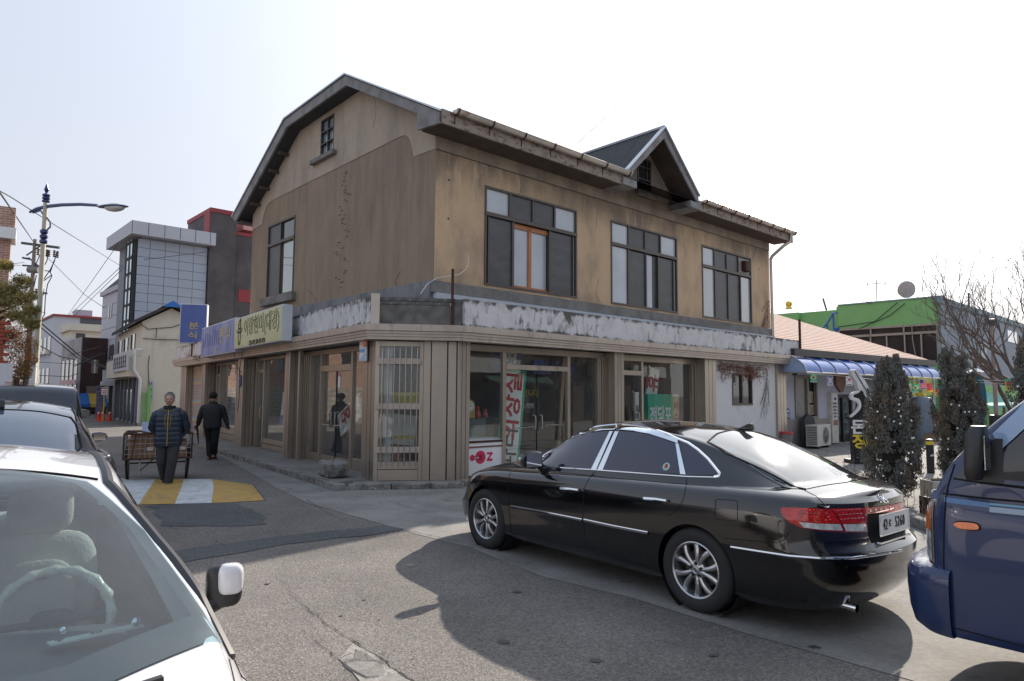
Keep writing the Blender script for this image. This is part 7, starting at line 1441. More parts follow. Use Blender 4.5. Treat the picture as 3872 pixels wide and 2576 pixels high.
for k in range(rowsn):
 t0_,t1_=k/rowsn,(k+1)/rowsn;y0_,y1_=-.5+(rid+.5)*t0_,-.5+(rid+.5)*t1_;z0_,z1_=zev+.12+(zr_-zev-.12)*t0_,zev+.12+(zr_-zev-.12)*t1_
 xa,xb=hx-4.6*t0_,hx-4.6*t1_;mb.add([(xg0,y0_,z0_+.014),(xa,y0_,z0_+.014),(xb,y1_,z1_+.004),(xg0,y1_,z1_+.004),(xg0,y0_,z0_),(xa,y0_,z0_)],[(0,1,2,3),(4,5,1,0)])
obj('shingle_course',mb,M_SHR,rrf,kind='stuff')
mb=MB();mb.box(xg0,hx,-.62,-.5,zev-.10,zev+.14);obj('gutter',mb,M_GUTD,rs);mb=MB();mb.box(xg0,hx,-.5,0,zev-.2,zev-.1);obj('soffit',mb,M_GUTD,rs)
mbp=root('menu_board','tall cream menu board with price list beside the restaurant door','menu board',RF@T((rp(3150,1680)[0]-.02,-.12,.05))@RZ(4))
hm=rp(3130,1490)[2];mb=MB();mb.box(-.27,.27,0,.16,0,hm);bevel(obj('case',mb,mat('cream_case',(.60,.57,.50),.5),mbp),.01);mb=MB();mb.box(-.20,.20,-.01,0,hm*.33,hm*.96);fc=obj('poster',mb,mat('pale_poster',(.60,.62,.68),.3),mbp)
mb=MB();mb.box(-.18,.18,-.014,-.01,hm*.35,hm*.46);obj('food_photo',mb,mat('food_print',(.30,.10,.06),.4,var=.7,scale=14),fc)
mb=MB();mb.box(-.08,.10,-.014,-.01,hm*.85,hm*.90);obj('logo_patch',mb,M_INK,fc)
for k,s_ in enumerate(('민물장어','양념구이','장어탕','소금구이','공기밥')):z=hm*(.78-k*.065);text(s_,.085,M_INK,fc,T((-.06,-.014,z)),.001,sx=.8);mb=MB();mb.box(.10,.18,-.014,-.01,z-.03,z+.03);obj('price',mb,mat('pink_print',(.6,.2,.2),.5),fc)
acp=rp(3075,1690,-.35);ac=root('air_conditioner','cream outdoor air-conditioner unit on the ground by the restaurant wall','air conditioner',RF@T((acp.x,-.75,0))@RZ(10))
aw=rp(3130,1640,-.6).x-rp(3052,1640,-.6).x;mb=MB();mb.box(-aw/2,aw/2,0,.38,.08,.78);bevel(obj('case',mb,mat('cream_ac',(.55,.53,.47),.5),ac),.015,2)
mb=MB();mb.lathe([(.27,-.012),(.285,-.02),(.27,-.028)],24,(.1,0,.43),'y',caps=False);mb.lathe([(0,-.02),(.045,-.02),(.045,-.03),(0,-.03)],14,(.1,0,.43),'y');[mb.tube([(.1+.05*cos(a),-.02,.43+.05*sin(a)),(.1+.27*cos(a),-.018,.43+.27*sin(a))],.004,3)for a in[2*pi*k/20 for k in range(20)]];mb.lathe([(.16,-.02),(.168,-.02)],20,(.1,0,.43),'y',caps=False);obj('fan_guard',mb,mat('grey_guard',(.4,.4,.38),.4),ac)
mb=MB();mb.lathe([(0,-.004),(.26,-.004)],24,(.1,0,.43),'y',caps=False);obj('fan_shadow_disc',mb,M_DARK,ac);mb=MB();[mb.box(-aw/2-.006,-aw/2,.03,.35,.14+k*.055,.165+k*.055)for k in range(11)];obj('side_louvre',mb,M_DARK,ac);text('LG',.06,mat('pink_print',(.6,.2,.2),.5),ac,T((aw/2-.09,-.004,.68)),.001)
for sx_ in(-1,1):mb=MB();mb.box(sx_*aw*.35-.04,sx_*aw*.35+.04,.02,.36,0,.08);obj('foot',mb,M_BPLAS,ac)
rl=root('round_cover','dark round-topped cover leaning behind the air conditioner','cover',RF@T((rp(3062,1600,-.3).x,-.30,0)));mb=MB();mb.prism([(-.36,0),(.36,0),(.36,.75)]+[(.36*cos(a),.75+.36*sin(a))for a in[pi*k/10 for k in range(1,10)]]+[(-.36,.75)],'y',0,.12);obj('panel',mb,mat('dark_grey_rubber',(.05,.05,.055),.7),rl)
bn=root('waste_bin','grey bin with red lid beside the right end pillar','bin',RF@T((rp(2968,1700,-.4).x,-.45,0)));mb=MB();mb.lathe([(.16,0),(.2,.5),(.22,.52)],14);obj('bin',mb,mat('grey_bin',(.25,.22,.22),.6),bn,smooth=True);mb=MB();mb.lathe([(.22,.52),(.2,.58),(0,.60)],14);obj('lid',mb,M_RED,bn,smooth=True)
addr(RF@T((rp(2977,1565).x,-.012,rp(2977,1565).z)),'9-2','blue address plate numbered 9-2 on the pale lilac wall')
wsn=root('wooden_plaque','rough brown wooden plaque hung over the restaurant door','plaque',RF@T((rp(3174,1440).x,-.05,rp(3174,1445).z)));mb=MB();mb.prism([(-.45,.3),(.45,.3),(.42,.0),(.2,-.1),(.1,-.35),(-.1,-.38),(-.25,-.25),(-.42,-.1)],'y',-.05,0);obj('slab',mb,mat('varnished_wood',(.22,.08,.04),.35,var=.3,scale=6),wsn)
cln=root('gas_tanks','grey gas tank cabinet at the far end of the restaurant wall','tank',FR_(at(3495,1700,26).xy,40));mb=MB();mb.lathe([(.42,0),(.42,1.5),(.3,1.68),(.12,1.74),(0,1.75)],18);obj('tank',mb,mat('grey_tank_paint',(.16,.19,.24),.4,var=.1),cln,smooth=True);mb=MB();mb.box(-.16,.2,-.44,-.40,.7,1.2);obj('red_notice',mb,mat('faded_red_notice',(.35,.1,.12),.6,var=.5,scale=12),cln);mb=MB();mb.box(-.4,.4,-.45,.45,-.0,.35);obj('plinth',mb,mat('ochre_band',(.30,.20,.12),.6),cln);mb=MB();mb.box(-.12,.08,-.1,.1,1.68,1.86);obj('valve_cover',mb,M_YELL,cln)
bol=root('bollard','black bollard with yellow band between the two left conifers','bollard',T(gnd(3520,1790)));bz=at(3520,1662,gnd(3520,1790).y).z;mb=MB();mb.lathe([(.08,0),(.08,bz),(0,bz+.02)],14);obj('post',mb,M_BPLAS,bol,smooth=True);mb=MB();mb.lathe([(.083,bz-.12),(.083,bz-.04)],14,caps=False);obj('band',mb,M_YELL,bol)
pb_=gnd(3560,1930);
bnr=root('price_banner','olive yellow banner with dark lettering hung below the canopy end','banner',RF@T((rp(3458,1460,-1.2).x,-1.22,rp(3458,1460,-1.2).z)));bw=(rp(3520,1460,-1.2).x-rp(3390,1460,-1.2).x);bh=70*(RFp.y)/2550
mb=MB();mb.grid([[(-bw/2+bw*i/10,.02*sin(i),-bh/2-.05*sin(pi*i/10)+(bh+.05*sin(pi*i/10))*j)for j in(0,1)]for i in range(11)]);b_=obj('cloth',mb,mat('olive_banner',(.45,.46,.08),.7),bnr);text('특밥 영양',.34,M_INK,b_,T((-.1,-.03,bh*.18)),.004);text('(852-87',.2,M_INK,b_,T((.3,-.03,-bh*.28)),.003)
def flagp(r,px,py,w,h,kind,Y,rot=0):
 M_=T(at(px,py,Y))@RZ(random.uniform(-12,12))@RY(rot);sc=Y/2550;w,h=w*sc/2,h*sc
 fm=lambda n,c:mat('flag_'+n,c,.6,var=.02)
 W_,Rd,Bl,Gr,Ye=fm('white',(.75,.75,.75)),fm('red',(.6,.04,.05)),fm('blue',(.04,.12,.5)),fm('green',(.03,.40,.22)),fm('yellow',(.8,.62,.05))
 base={'br':Gr,'uk':Bl,'kr':W_,'us':W_,'cn':fm('pink',(.75,.10,.16)),'cm':Ye}[kind]
 mb=MB(M_);mb.box(-w,w,0,.004,-h,0);f=obj('flag',mb,base,r)
 def el(m,*bx):mb=MB(M_);[mb.box(x0*w,x1*w,-.004,-.001,-z1*h,-z0*h)for x0,x1,z0,z1 in bx];obj('flag_mark',mb,m,f)
 def dia(m,cx_,cz_,a,b,n=4,y=-.006):mb=MB(M_);mb.prism([(cx_*w+a*w*cos(2*pi*k/n),-cz_*h+b*h*sin(2*pi*k/n))for k in range(n)],'y',y,-.001);obj('flag_mark',mb,m,f)
 if kind=='br':dia(Ye,0,.42,.85,.34);dia(Bl,0,.42,.40,.17,10,-.009);el(W_,(-.95,.95,.86,.98));el(Bl,(-.95,.95,.88,.93))
 if kind=='uk':el(W_,(-.2,.2,0,.78),(-1,1,.30,.48));el(Rd,(-.09,.09,0,.78),(-1,1,.345,.435));mb=MB(M_);[mb.tube([(a*w,-.003,-z0*h),(b*w,-.003,-z1*h)],.012,3)for a,z0,b,z1 in((-1,0,1,.78),(1,0,-1,.78))];obj('flag_mark',mb,W_,f);el(W_,(-.95,.95,.80,.98));el(M_INK,(-.7,.7,.85,.92))
 if kind=='kr':dia(Rd,0,.35,.34,.17,12);el(Bl,(-.30,.30,.36,.50));el(M_INK,(-.8,-.5,.10,.18),(.5,.8,.10,.18),(-.8,-.5,.56,.64),(.5,.8,.56,.64),(-.7,.7,.86,.93))
 if kind=='us':el(Rd,*[(-1+.16+k*.33,-1+.30+k*.33,.03,.78)for k in range(6)]);el(Bl,(-.95,0,.02,.38),(-.9,.9,.84,.95))
 if kind=='cn':dia(Ye,.4,.18,.2,.08,5);el(Ye,(-1,1,.82,.98))
 if kind=='cm':el(Gr,(-1,1,0,.2));el(Rd,(-.8,.9,.2,.62));dia(Ye,0,.42,.25,.09,5,-.009);el(Rd,(-.6,.8,.75,.9))
 return f
bt1=thing('flag_bunting','string of small paper national flags hung along the canopy edge','bunting',group='paper flag strings');random.seed(31)
Yf=20.5
for px,py,w,h,k,Y in((3076,1414,25,32,'br',Yf),(3138,1426,20,34,'uk',Yf),(3211,1424,25,34,'kr',Yf)):flagp(bt1,px,py,w,h,k,Y)
mb=MB();mb.tube([at(x,y,Y)for x,y,Y in((3050,1411,19),(3100,1417,19),(3211,1424,19),(3290,1434,18.6),(3400,1440,18))],.006,4);obj('string',mb,M_WPLAS,bt1)
bt2=thing('flag_bunting','second flag string with clustered flags in front of the olive banner','bunting',group='paper flag strings')
for px,py,w,h,k,Y in((3440,1446,20,35,'br',16.6),(3437,1456,20,34,'us',16.4),(3461,1453,24,32,'br',16.3),(3490,1436,26,36,'us',16.2),(3514,1450,21,33,'cn',16.1),(3545,1463,20,34,'cm',16.0),(3578,1436,10,30,'uk',15.8),(3812,1433,28,44,'cm',14.2)):flagp(bt2,px,py,w,h,k,Y,random.uniform(-5,5))
mb=MB();mb.tube([at(x,y,Y)for x,y,Y in((3400,1446,17),(3490,1436,16.2),(3580,1438,15.8),(3700,1438,15),(3872,1440,14),(3950,1441,13.6))],.006,4);mb.tube([at(x,y,Y)for x,y,Y in((3440,1455,16.6),(3545,1460,16),(3700,1447,15.1),(3872,1452,14.1))],.005,4);obj('string',mb,M_WPLAS,bt2)
ssp=gnd(3262,1752);ss=thing('standing_sign','black upright sign with white fin and horse-head silhouette by the conifer','sign',ssp);ky=ssp.y/2550
def sq(pts):return[((x-3262)*ky,at(x,y,ssp.y).z)for x,y in pts]
Z6=lambda x,y:(2900+x/2.85,1200+y/2.85)
M_SBK=mat('sign_black',(.010,.010,.012),.45);M_SWH=mat('sign_white',(.70,.70,.72),.5)
mb=MB();mb.prism(sq([Z6(*p)for p in((915,1110),(905,1070),(960,1030),(990,980),(1000,900),(960,870),(925,880),(915,850),(930,830),(985,815),(1010,812),(1028,785),(1035,800),(1050,800),(1045,820),(1080,880),(1090,1000),(1100,1060),(1140,1110),(1140,1560),(925,1560))]),'y',-.10,.10);sb_=obj('body',mb,M_SBK,ss);bevel(sb_,.01)
mb=MB();fin=spl(sq([Z6(*p)for p in((940,585),(965,562),(1000,580),(1060,660),(1110,750),(1140,850),(1140,960),(1105,1008),(1085,980),(1075,890),(1048,830),(1010,790),(985,700),(945,640))]),3);mb.prism(fin,'y',-.06,.14);bevel(obj('fin',mb,M_SWH,ss),.02,2)
mb=MB();sh_=spl(sq([Z6(*p)for p in((1000,790),(930,812),(900,855),(915,890),(960,905),(990,945),(965,1000),(900,1075),(930,1060),(1000,990),(1012,930),(990,880),(940,862),(935,838),(990,815))]),3);mb.prism(sh_,'y',-.12,-.02);obj('white_outline',mb,M_SWH,ss)
mb=MB();fl=sq([Z6(966,585),Z6(1030,700),Z6(1108,835)]);mb.tube([(x,-.075,z)for x,z in fl],.011,6);obj('fin_line',mb,M_SBK,ss)
def stx(t_,x,y,m,size):p=sq([Z6(x,y)])[0];text(t_,size,m,ss,T((p[0],-.115,p[1])),.012,sx=1.15)
stx('돈',980,1190,M_SWH,.40);stx('키',1100,1190,M_SWH,.40);stx('장',990,1345,M_YELL,.40);stx('어',1110,1345,M_YELL,.40)
mb=MB();mb.box(-.35,.45,-.28,.28,0,.10);obj('base',mb,M_BPLAS,ss)
mb=MB();mb.tube([gnd(3180,1745),gnd(3140,1760),gnd(3120,1732),gnd(3130,1700)],.01,4);o=obj('ground_cable',mb,M_CAB,label='thin black cable trailing over the restaurant forecourt',cat='cable')
GN=FR_(at(3567,1480,33).xy,42.5)
gb=root('green_building','bright green two-storey building with dark window band and grey side wall','building',GN)
gz=lp(GN,3567,1128)[2];M_GRN=mat('bright_green_paint',(.21,.44,.16),.7,var=.04,scale=1.5,bump=.05);M_GSD=mat('grey_side_render',(.26,.29,.33),.8,var=.06)
def gl(x,y):return lp(GN,x,y,0,'x')
yL=gl(3168,1165).y;yLL=gl(2900,1180).y+3;wb=[gl(3169,1245),gl(3553,1222),gl(3553,1380),gl(3169,1300)]
mb=MB();slab_with_holes(mb,0,yL,0,gz,[(wb[1].y,wb[0].y,wb[2].z,wb[0].z)],lambda u,t,z:(t,u,z),0,.3);obj('wall',mb,M_GRN,gb)
mb=MB();mb.box(1.2,8,yL,yLL,0,lp(GN,3040,1182,1.2,'x')[2]);mb.box(.3,1.2,yL,yL+.2,0,gz);obj('wall',mb,M_GRN,gb)
mb=MB();mb.box(.9,1.2,yL+2.6,yL+5.4,0,lp(GN,3010,1182,.9,'x')[2]);obj('chimney_breast',mb,M_GRN,gb)
mb=MB();mb.box(.0,22,-.02,.2,0,gz-.3);obj('side_wall',mb,M_GSD,gb);mb=MB();mb.box(-.1,22,-.1,.25,gz-.3,gz);mb.box(-.06,.3,-.1,yL,gz-.0,gz+.06);obj('coping',mb,mat('teal_grey_coping',(.20,.30,.33),.7),gb)
mb=MB();mb.box(-.015,22,-.04,0,0,lp(GN,3700,1455)[2]);obj('green_dado',mb,M_GRN,gb)
mb=MB();mb.box(.12,.15,wb[1].y,wb[0].y,wb[2].z,wb[0].z);gw_=obj('window_band',mb,mat('brown_black_pane',(.035,.032,.034),.25,var=.3,scale=.6,spec=.2),gb)
M_AFR=mat('beige_frame',(.35,.29,.24),.5)
def gbar(x0_,y0_,x1_,y1_,w=.09):
 a,b=gl(x0_,y0_),gl(x1_,y1_);mb=MB();mb.tube([(.06,a.y,a.z),(.06,b.y,b.z)],w/2,4);obj('window_frame',mb,M_AFR,gw_)
yb0,yb1=wb[1].y,wb[0].y;zm=gl(3418,1262).z
def gb2(a,b,c,d):
 if b-a<.12:a,b=(a+b)/2-.03,(a+b)/2+.03
 mb=MB();mb.box(-.02,.11,a,b,c,d);obj('window_frame',mb,M_AFR,gw_)
gb2(yb0,yb1,wb[0].z-.1,wb[0].z);gb2(yb0,yb1,zm-.06,zm+.06);gb2(yb0,yb1,wb[2].z,wb[2].z+.1);gb2(yb0,yb0+.1,wb[2].z,wb[0].z);gb2(yb1-.1,yb1,wb[2].z,wb[0].z)
for x_ in(3232,3292,3353,3421,3484):y_=gl(x_,1300).y;gb2(y_-.045,y_+.045,wb[2].z,zm)
for x_ in(3292,3417):y_=gl(x_,1250).y;gb2(y_-.05,y_+.05,zm,wb[0].z)
for(a,b,c,d)in((3708,1300,3725,1380),):p,q=lp(GN,a,d),lp(GN,b if False else c,b if False else 1300);mb=MB();mb.box(p.x,q.x,-.06,-.02,p.z,q.z);w_=obj('window',mb,mat('teal_window',(.04,.10,.14),.3),gb)
p,q=lp(GN,3808,1292),lp(GN,3840,1258);mb=MB();mb.box(p.x,q.x,-.06,-.02,p.z,q.z);obj('window',mb,M_FROST,gb)
aw_=root('teal_awning','teal green awning on posts against the foot of the green building','awning',GN);p,q=lp(GN,3725,1560,-2.2),lp(GN,3722,1478,-.1)
mb=MB();mb.add([(p.x,-2.4,p.z+.3),(p.x+9,-2.4,p.z+.3),(p.x+9,-.1,q.z),(p.x,-.1,q.z),(p.x,-2.4,p.z+.15),(p.x+9,-2.4,p.z+.15)],[(0,1,2,3),(0,4,5,1)]);obj('cloth',mb,mat('teal_cloth',(.12,.36,.30),.8,var=.05),aw_)
for k in range(4):mb=MB();mb.tube([(p.x+k*2.9,-2.3,0),(p.x+k*2.9,-2.3,p.z+.2)],.05,6);obj('post',mb,M_GRN,aw_)
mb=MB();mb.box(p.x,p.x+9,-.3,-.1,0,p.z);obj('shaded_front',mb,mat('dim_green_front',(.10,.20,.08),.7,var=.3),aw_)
stv=root('blue_stair','blue metal stair and handrail against the green wall above the restaurant roof','stair',T((0,0,0)))
def zz(x,y):return(2850+x/1.7427,850+y/1.7427)
M_BLM=mat('blue_metal',(.03,.10,.35),.5);YS=30.5
for pts,nm in((((410,742),(485,650),(525,583),(555,581)),'handrail'),(((435,715),(442,745)),'baluster'),(((485,650),(492,742)),'baluster'),(((525,583),(528,690)),'baluster'),(((475,752),(555,678)),'stringer'),(((495,758),(562,685)),'stringer'),(((525,690),(560,678)),'tread'),(((500,718),(535,712)),'tread'),(((480,745),(512,740)),'tread')):
 mb=MB();mb.tube([at(*zz(*p),YS)for p in pts],.045,5);obj(nm,mb,M_BLM,stv)
dp=at(3433,1098,34);ds_=thing('satellite_dish','pale satellite dish on the green parapet','satellite dish',dp);kk_=34/2550
mb=MB(T((0,0,0))@RZ(-15)@RX(14));mb.add(*_sph((0,.25,0),.46,24,14,(.92,.35,1.0)));mb2=mb;me_=mb.mesh('dish',True);bm=bmesh.new();bm.from_mesh(me_);bmesh.ops.delete(bm,geom=[v for v in bm.verts if(Matrix.Rotation(R(15),4,'Z')@v.co).y>.3],context='VERTS');bm.to_mesh(me_);bm.free();obj('reflector',me_,mat('dish_grey',(.42,.38,.37),.6),ds_)
mb=MB();mb.tube([(.2,.2,-.5),(.35,.3,-.85),(.35,.3,-1.2)],.04,6);mb.tube([(.45,-.1,-.35),(.3,.1,-.6)],.03,5);obj('mount',mb,M_GALV,ds_)
def aerial(label,segs,Y,r=.022,nm='roof_aerial'):
 b_=thing(nm,label,'aerial');
 for pts in segs:mb=MB();mb.tube([at(*zz(*p),Y)for p in pts],r,4);obj('rod',mb,M_GALV,b_)
aerial('tall thin T-shaped aerial above the green roof',(((812,522),(808,365)),((750,392),(866,384)),((750,386),(752,404)),((866,378),(866,400))),36)
aerial('low many-armed aerial lying near the green roof edge',(((765,525),(760,508)),((740,513),(780,508)),((745,508),(775,516))),35,.03);aerial('leaning black pole on the left part of the green roof',(((480,565),(456,485)),),35,.05,'roof_pole');aerial('short dark pole on the grey parapet behind the bare tree',(((1418,540),(1416,450)),),36,.05,'roof_pole')
ylw=thing('yellow_lamp','small yellow beacon on the left end of the green roof','beacon',at(2983,1168,35));mb=MB();mb.sphere((0,0,.25),.17);mb.lathe([(.2,0),(.12,.12),(0,.14)],10);obj('lamp',mb,M_YELL,ylw,smooth=True)
for pts,lab in((((950,515),(800,640),(560,675)),'cable sagging across the green parapet'),(((1000,520),(900,600),(700,685)),'second cable drooping lower across the green parapet'),(((1045,660),(1050,760),(1075,890)),'pale cord hanging in front of the window band')):
 mb=MB();mb.tube([GN@Vector((-.08,*gl(*zz(*p)).yz))for p in pts],.02,4);obj('wall_cable',mb,M_CAB if 'pale' not in lab else M_AFR,label=lab,cat='cable')
ubp=at(3692,1500,18.5);um=thing('folded_parasol','folded teal blue cantilever parasol with white cap','parasol',(ubp.x,ubp.y,0));zt4,zb4=at(3692,1408,18.5).z,at(3700,1625,18.5).z
mb=MB();G=[]
for i in range(14):
 t=i/13;z=zt4+(zb4-zt4)*t;r_=(.09+.11*sin(pi*min(1,t*1.1))**.7)*(1 if t<.85 else 1-(t-.85)*2.5);row=[((r_*(1+.16*cos(a*9)))*cos(a),(r_*(1+.16*cos(a*9)))*sin(a),z)for a in[2*pi*j/54 for j in range(54)]];G.append(row+[row[0]])
mb.grid(G);obj('cloth',mb,mat('teal_blue_cloth',(.025,.12,.17),.8,var=.1),um,smooth=True);mb=MB();mb.lathe([(.22,zt4),(.06,zt4+.1),(0,zt4+.1)],16);obj('cap',mb,M_WPLAS,um);mb=MB();mb.tube([(.0,0,zt4+.05),(0,0,zt4+.35),(.12,0,zt4+.45),(.3,.0,zt4+.3),(.66,0,zt4-.5),(.9,0,zt4-1.0),(.95,0,zt4-1.6),(.95,0,0)],.05,8);obj('arm',mb,mat('brown_arm',(.10,.06,.05),.5),um,smooth=True);mb=MB();mb.tube([(0,0,0),(0,0,zb4+.1)],.03,8);obj('pole',mb,M_SILV,um)
gp2=at(3750,1215,17.5);lg=thing('garden_lamp_post','slim pale metal garden lamp post in front of the grey side wall','lamp post',(gp2.x,gp2.y,0));mb=MB();mb.tube([(0,0,0),(0,0,gp2.z)],.05,10);obj('post',mb,mat('pinkish_steel',(.36,.30,.27),.4,.5),lg,smooth=True);mb=MB();mb.lathe([(.16,gp2.z),(.12,gp2.z+.05),(0,gp2.z+.07)],14);mb.lathe([(.07,gp2.z-.12),(.09,gp2.z)],12);obj('cap',mb,M_GALV,lg);zc3=at(3750,1570,17.5).z;mb=MB();mb.lathe([(.16,zc3-1.3),(.16,zc3),(0,zc3+.02)],12);obj('black_collar',mb,M_BPLAS,lg)
M_CON=weather('juniper_foliage',(.155,.16,.145),(.18,.14,.10),2.2,(1,1,.6),(.45,.6),rough=.85,bump=0,var=.45,vscale=7,C=(.17,.18,.17),cthr=(.58,.7),cscale=6)
def conifer(label,base,H_,Rm,seed,tips=((0,0,1.0),(.32,.1,.9)),n=5200):
 rnd=random.Random(seed);t=thing('conifer',label,'conifer',base,0,'columnar conifers by the restaurant forecourt');mb=MB();mb.tube([(0,0,0),(0,0,H_*.6)],[.06,.03],8);obj('trunk',mb,mat('dark_bark',(.05,.035,.025),.9,var=.3,scale=8),t)
 vs,fs=[],[]
 plumes=[]
 for k in range(260):
  ti=tips[rnd.randrange(len(tips))];hh_=rnd.random()**.8;z=.06*H_+hh_*H_*.9*ti[2];prof_=Rm*(min(1,(z/H_+.16)/.40)**.9)*max(0,1-(z/(H_*ti[2]))**1.6)**.8
  a=rnd.uniform(0,2*pi);rr_=prof_*rnd.uniform(.45,1.0);plumes.append((ti[0]*Rm*(z/H_)+rr_*cos(a),ti[1]*Rm*(z/H_)+rr_*sin(a),z,a,H_*rnd.uniform(.07,.15)))
 for tx,ty,th in tips:
  for k in range(5):plumes.append((tx*Rm*th+rnd.gauss(0,.02),ty*Rm*th+rnd.gauss(0,.02),H_*th-.28+k*.05,rnd.uniform(0,6.28),H_*.11))
 per=n//len(plumes)
 for(px,py,pz,a,L_)in plumes:
  tilt=rnd.uniform(.02,.16);ax_=Vector((cos(a)*tilt,sin(a)*tilt,1)).normalized()
  for j in range(per):
   u=rnd.random();w=.034*(1-u)+.010;q=Vector((px,py,pz))+ax_*(u*L_)+Vector((rnd.gauss(0,w),rnd.gauss(0,w),0));d=(ax_+Vector((rnd.gauss(0,.26),rnd.gauss(0,.26),0))).normalized()*rnd.uniform(.028,.06);s_=d.cross(Vector((rnd.gauss(0,1),rnd.gauss(0,1),rnd.gauss(0,.4)))).normalized()*rnd.uniform(.006,.013)
   n0=len(vs);vs+=[q-d*.5,q+s_,q+d*.5,q-s_];fs.append((n0,n0+1,n0+2,n0+3))
 me=bpy.data.meshes.new('crown');me.from_pydata([tuple(v)for v in vs],[],fs);obj('crown',me,M_CON,t)
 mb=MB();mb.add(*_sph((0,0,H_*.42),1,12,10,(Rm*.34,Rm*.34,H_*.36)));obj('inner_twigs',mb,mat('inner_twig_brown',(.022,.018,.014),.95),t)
 return t
c1b=gnd(3385,1905);c1=conifer('leftmost conifer, broad and grey-green, beside the black upright sign',c1b,at(3330,1378,c1b.y).z*1.0,.50,5,((-.25,0,.97),(.28,.1,.93),(.0,-.2,1.0)),48000)
c2b=gnd(3640,1880);c2=conifer('middle conifer with two pointed tips behind the truck bonnet',c2b,at(3590,1352,c2b.y).z,.50,9,((-.3,0,1.0),(.12,.1,.96),(.5,0,.80)),48000)
c3b=gnd(3905,1900);c3=conifer('rightmost conifer, cut by the right edge of the picture',c3b,at(3860,1330,c3b.y).z,.46,14,((0,0,1.0),(.3,.1,.95)),18000)
for cc,nm,pts in((c1b,'left',((3405,1505),(3400,1530),(3398,1556),(3406,1575),(3404,1602),(3446,1591),(3347,1578),(3318,1557),(3380,1594),(3312,1657),(3382,1672),(3448,1658),(3455,1656),(3330,1740),(3408,1790),(3340,1800),(3445,1755),(3370,1850),(3420,1838),(3462,1800))),(c2b,'middle',((3597,1530),(3627,1534),(3648,1559),(3664,1558),(3687,1558),(3556,1662),(3586,1660),(3555,1700),(3530,1722),(3522,1724),(3620,1620),(3600,1760),(3560,1800),(3585,1700))),(c3b,'right',((3848,1462),))):
 fl_=thing('string_lights','small white globe lights strung over the %s conifer'%{'left':'leftmost','middle':'middle','right':'rightmost'}[nm],'string lights',group='globe lights on the conifers')
 sm=MB();sm.sphere((0,0,0),.016,8,6);gme=sm.mesh('bulb',True);PTS=[]
 for px,py in pts:q=at(px,py,cc.y-.48);o=obj('bulb',gme,mat('white_globe',(.8,.8,.8),.2,coat=.5),fl_);o.location=q;PTS.append(q)
 if len(PTS)>2:PTS.sort(key=lambda p:-p.z);mb=MB();mb.tube(PTS,.003,3);obj('wire',mb,M_CAB,fl_)
kb=thing('planting_bed','low kerbed planting bed with dry twigs under the conifers','planting bed');
kp=[gnd(3170,1830),gnd(3300,1900),gnd(3460,1990),gnd(3700,2080),gnd(4000,2150)]
for a,b in zip(kp,kp[1:]):
 d=(b-a);L_=d.length;k=max(1,int(L_/.6))
 for i in range(k):
  p=a+d*(i/k);ang=math.atan2(d.y,d.x);mb=MB(T(p)@Matrix.Rotation(ang,4,'Z'));mb.box(.008,L_/k-.008,-.07,.07,0,.14);bevel(obj('kerb_stone',mb,M_KERB,kb),.012)
mb=MB();mb.add([(p.x,p.y+.06,.09)for p in kp]+[(kp[-1].x,kp[-1].y+3,.09),(kp[0].x+1.6,kp[0].y+1.6,.09)],[tuple(range(len(kp)+2))]);obj('soil',mb,mat('dark_soil',(.07,.055,.042),.95,var=.4,scale=12,bump=.5),kb)
rnd=random.Random(3);mb=MB();lf=MB()
for k in range(70):
 t=rnd.random();i=min(3,int(t*4));q=kp[i].lerp(kp[i+1],rnd.random())+Vector((rnd.uniform(-.0,.5),rnd.uniform(.15,.9),.08));h_=rnd.uniform(.15,.5)
 p_=[q];
 for j in range(4):q=q+Vector((rnd.gauss(0,.03),rnd.gauss(0,.03),h_/4));p_.append(q)
 mb.tube(p_,.004,3,cap=False)
obj('dry_twig',mb,mat('dry_twig',(.16,.10,.06),.9),kb,kind='stuff')
for(px,py,s_,lab)in((3575,1868,.3,'cream planter box between the left and middle conifers'),(3545,1905,.2,'small dark pot in front of the cream planter box')):
 q=gnd(px,py+40);r=thing('planter',lab,'planter',q);mb=MB();mb.box(-s_,s_,-s_*.6,s_*.6,0,s_*1.3);bevel(obj('box',mb,mat('cream_case',(.60,.57,.50),.5)if s_>.25 else M_BPLAS,r),.01);mb=MB();mb.box(-s_+.03,s_-.03,-s_*.6+.03,s_*.6-.03,s_*1.3,s_*1.3+.01);obj('soil',mb,_mats['dark_soil'],r)
def bare(root_,base,dir0,L0,r0,depth,rnd,spread=.55,up=.12,mb=None,shrink=.76,wig=.12,tips=None):
 P_=[base];d=dir0.normalized();n=5
 for i in range(n):d=(d+Vector((rnd.gauss(0,wig),rnd.gauss(0,wig),rnd.gauss(0,wig)+up*.5))).normalized();P_.append(P_[-1]+d*(L0/n))
 mb.tube(P_,[r0*(1-.45*i/n)for i in range(n+1)],5 if r0>.012 else 3,cap=False)
 if depth==0:
  if tips is not None:tips.append(P_[-1])
  return
 for k in range(2+(rnd.random()<.6)):
  i=rnd.randint(2,n);nd=(d+Vector((rnd.gauss(0,spread),rnd.gauss(0,spread),rnd.gauss(0,spread*.6)+up))).normalized();bare(root_,P_[i],nd,L0*shrink*rnd.uniform(.8,1.15),max(.0035,r0*.55),depth-1,rnd,spread,up,mb,shrink,wig,tips)
M_BARK=mat('grey_brown_bark',(.15,.115,.10),.9,var=.3,scale=6)
tb=at(3895,1480,15.0);tb.z=0;bt=thing('bare_tree','leafless tree with fine spreading twigs at the right edge','tree',tb)
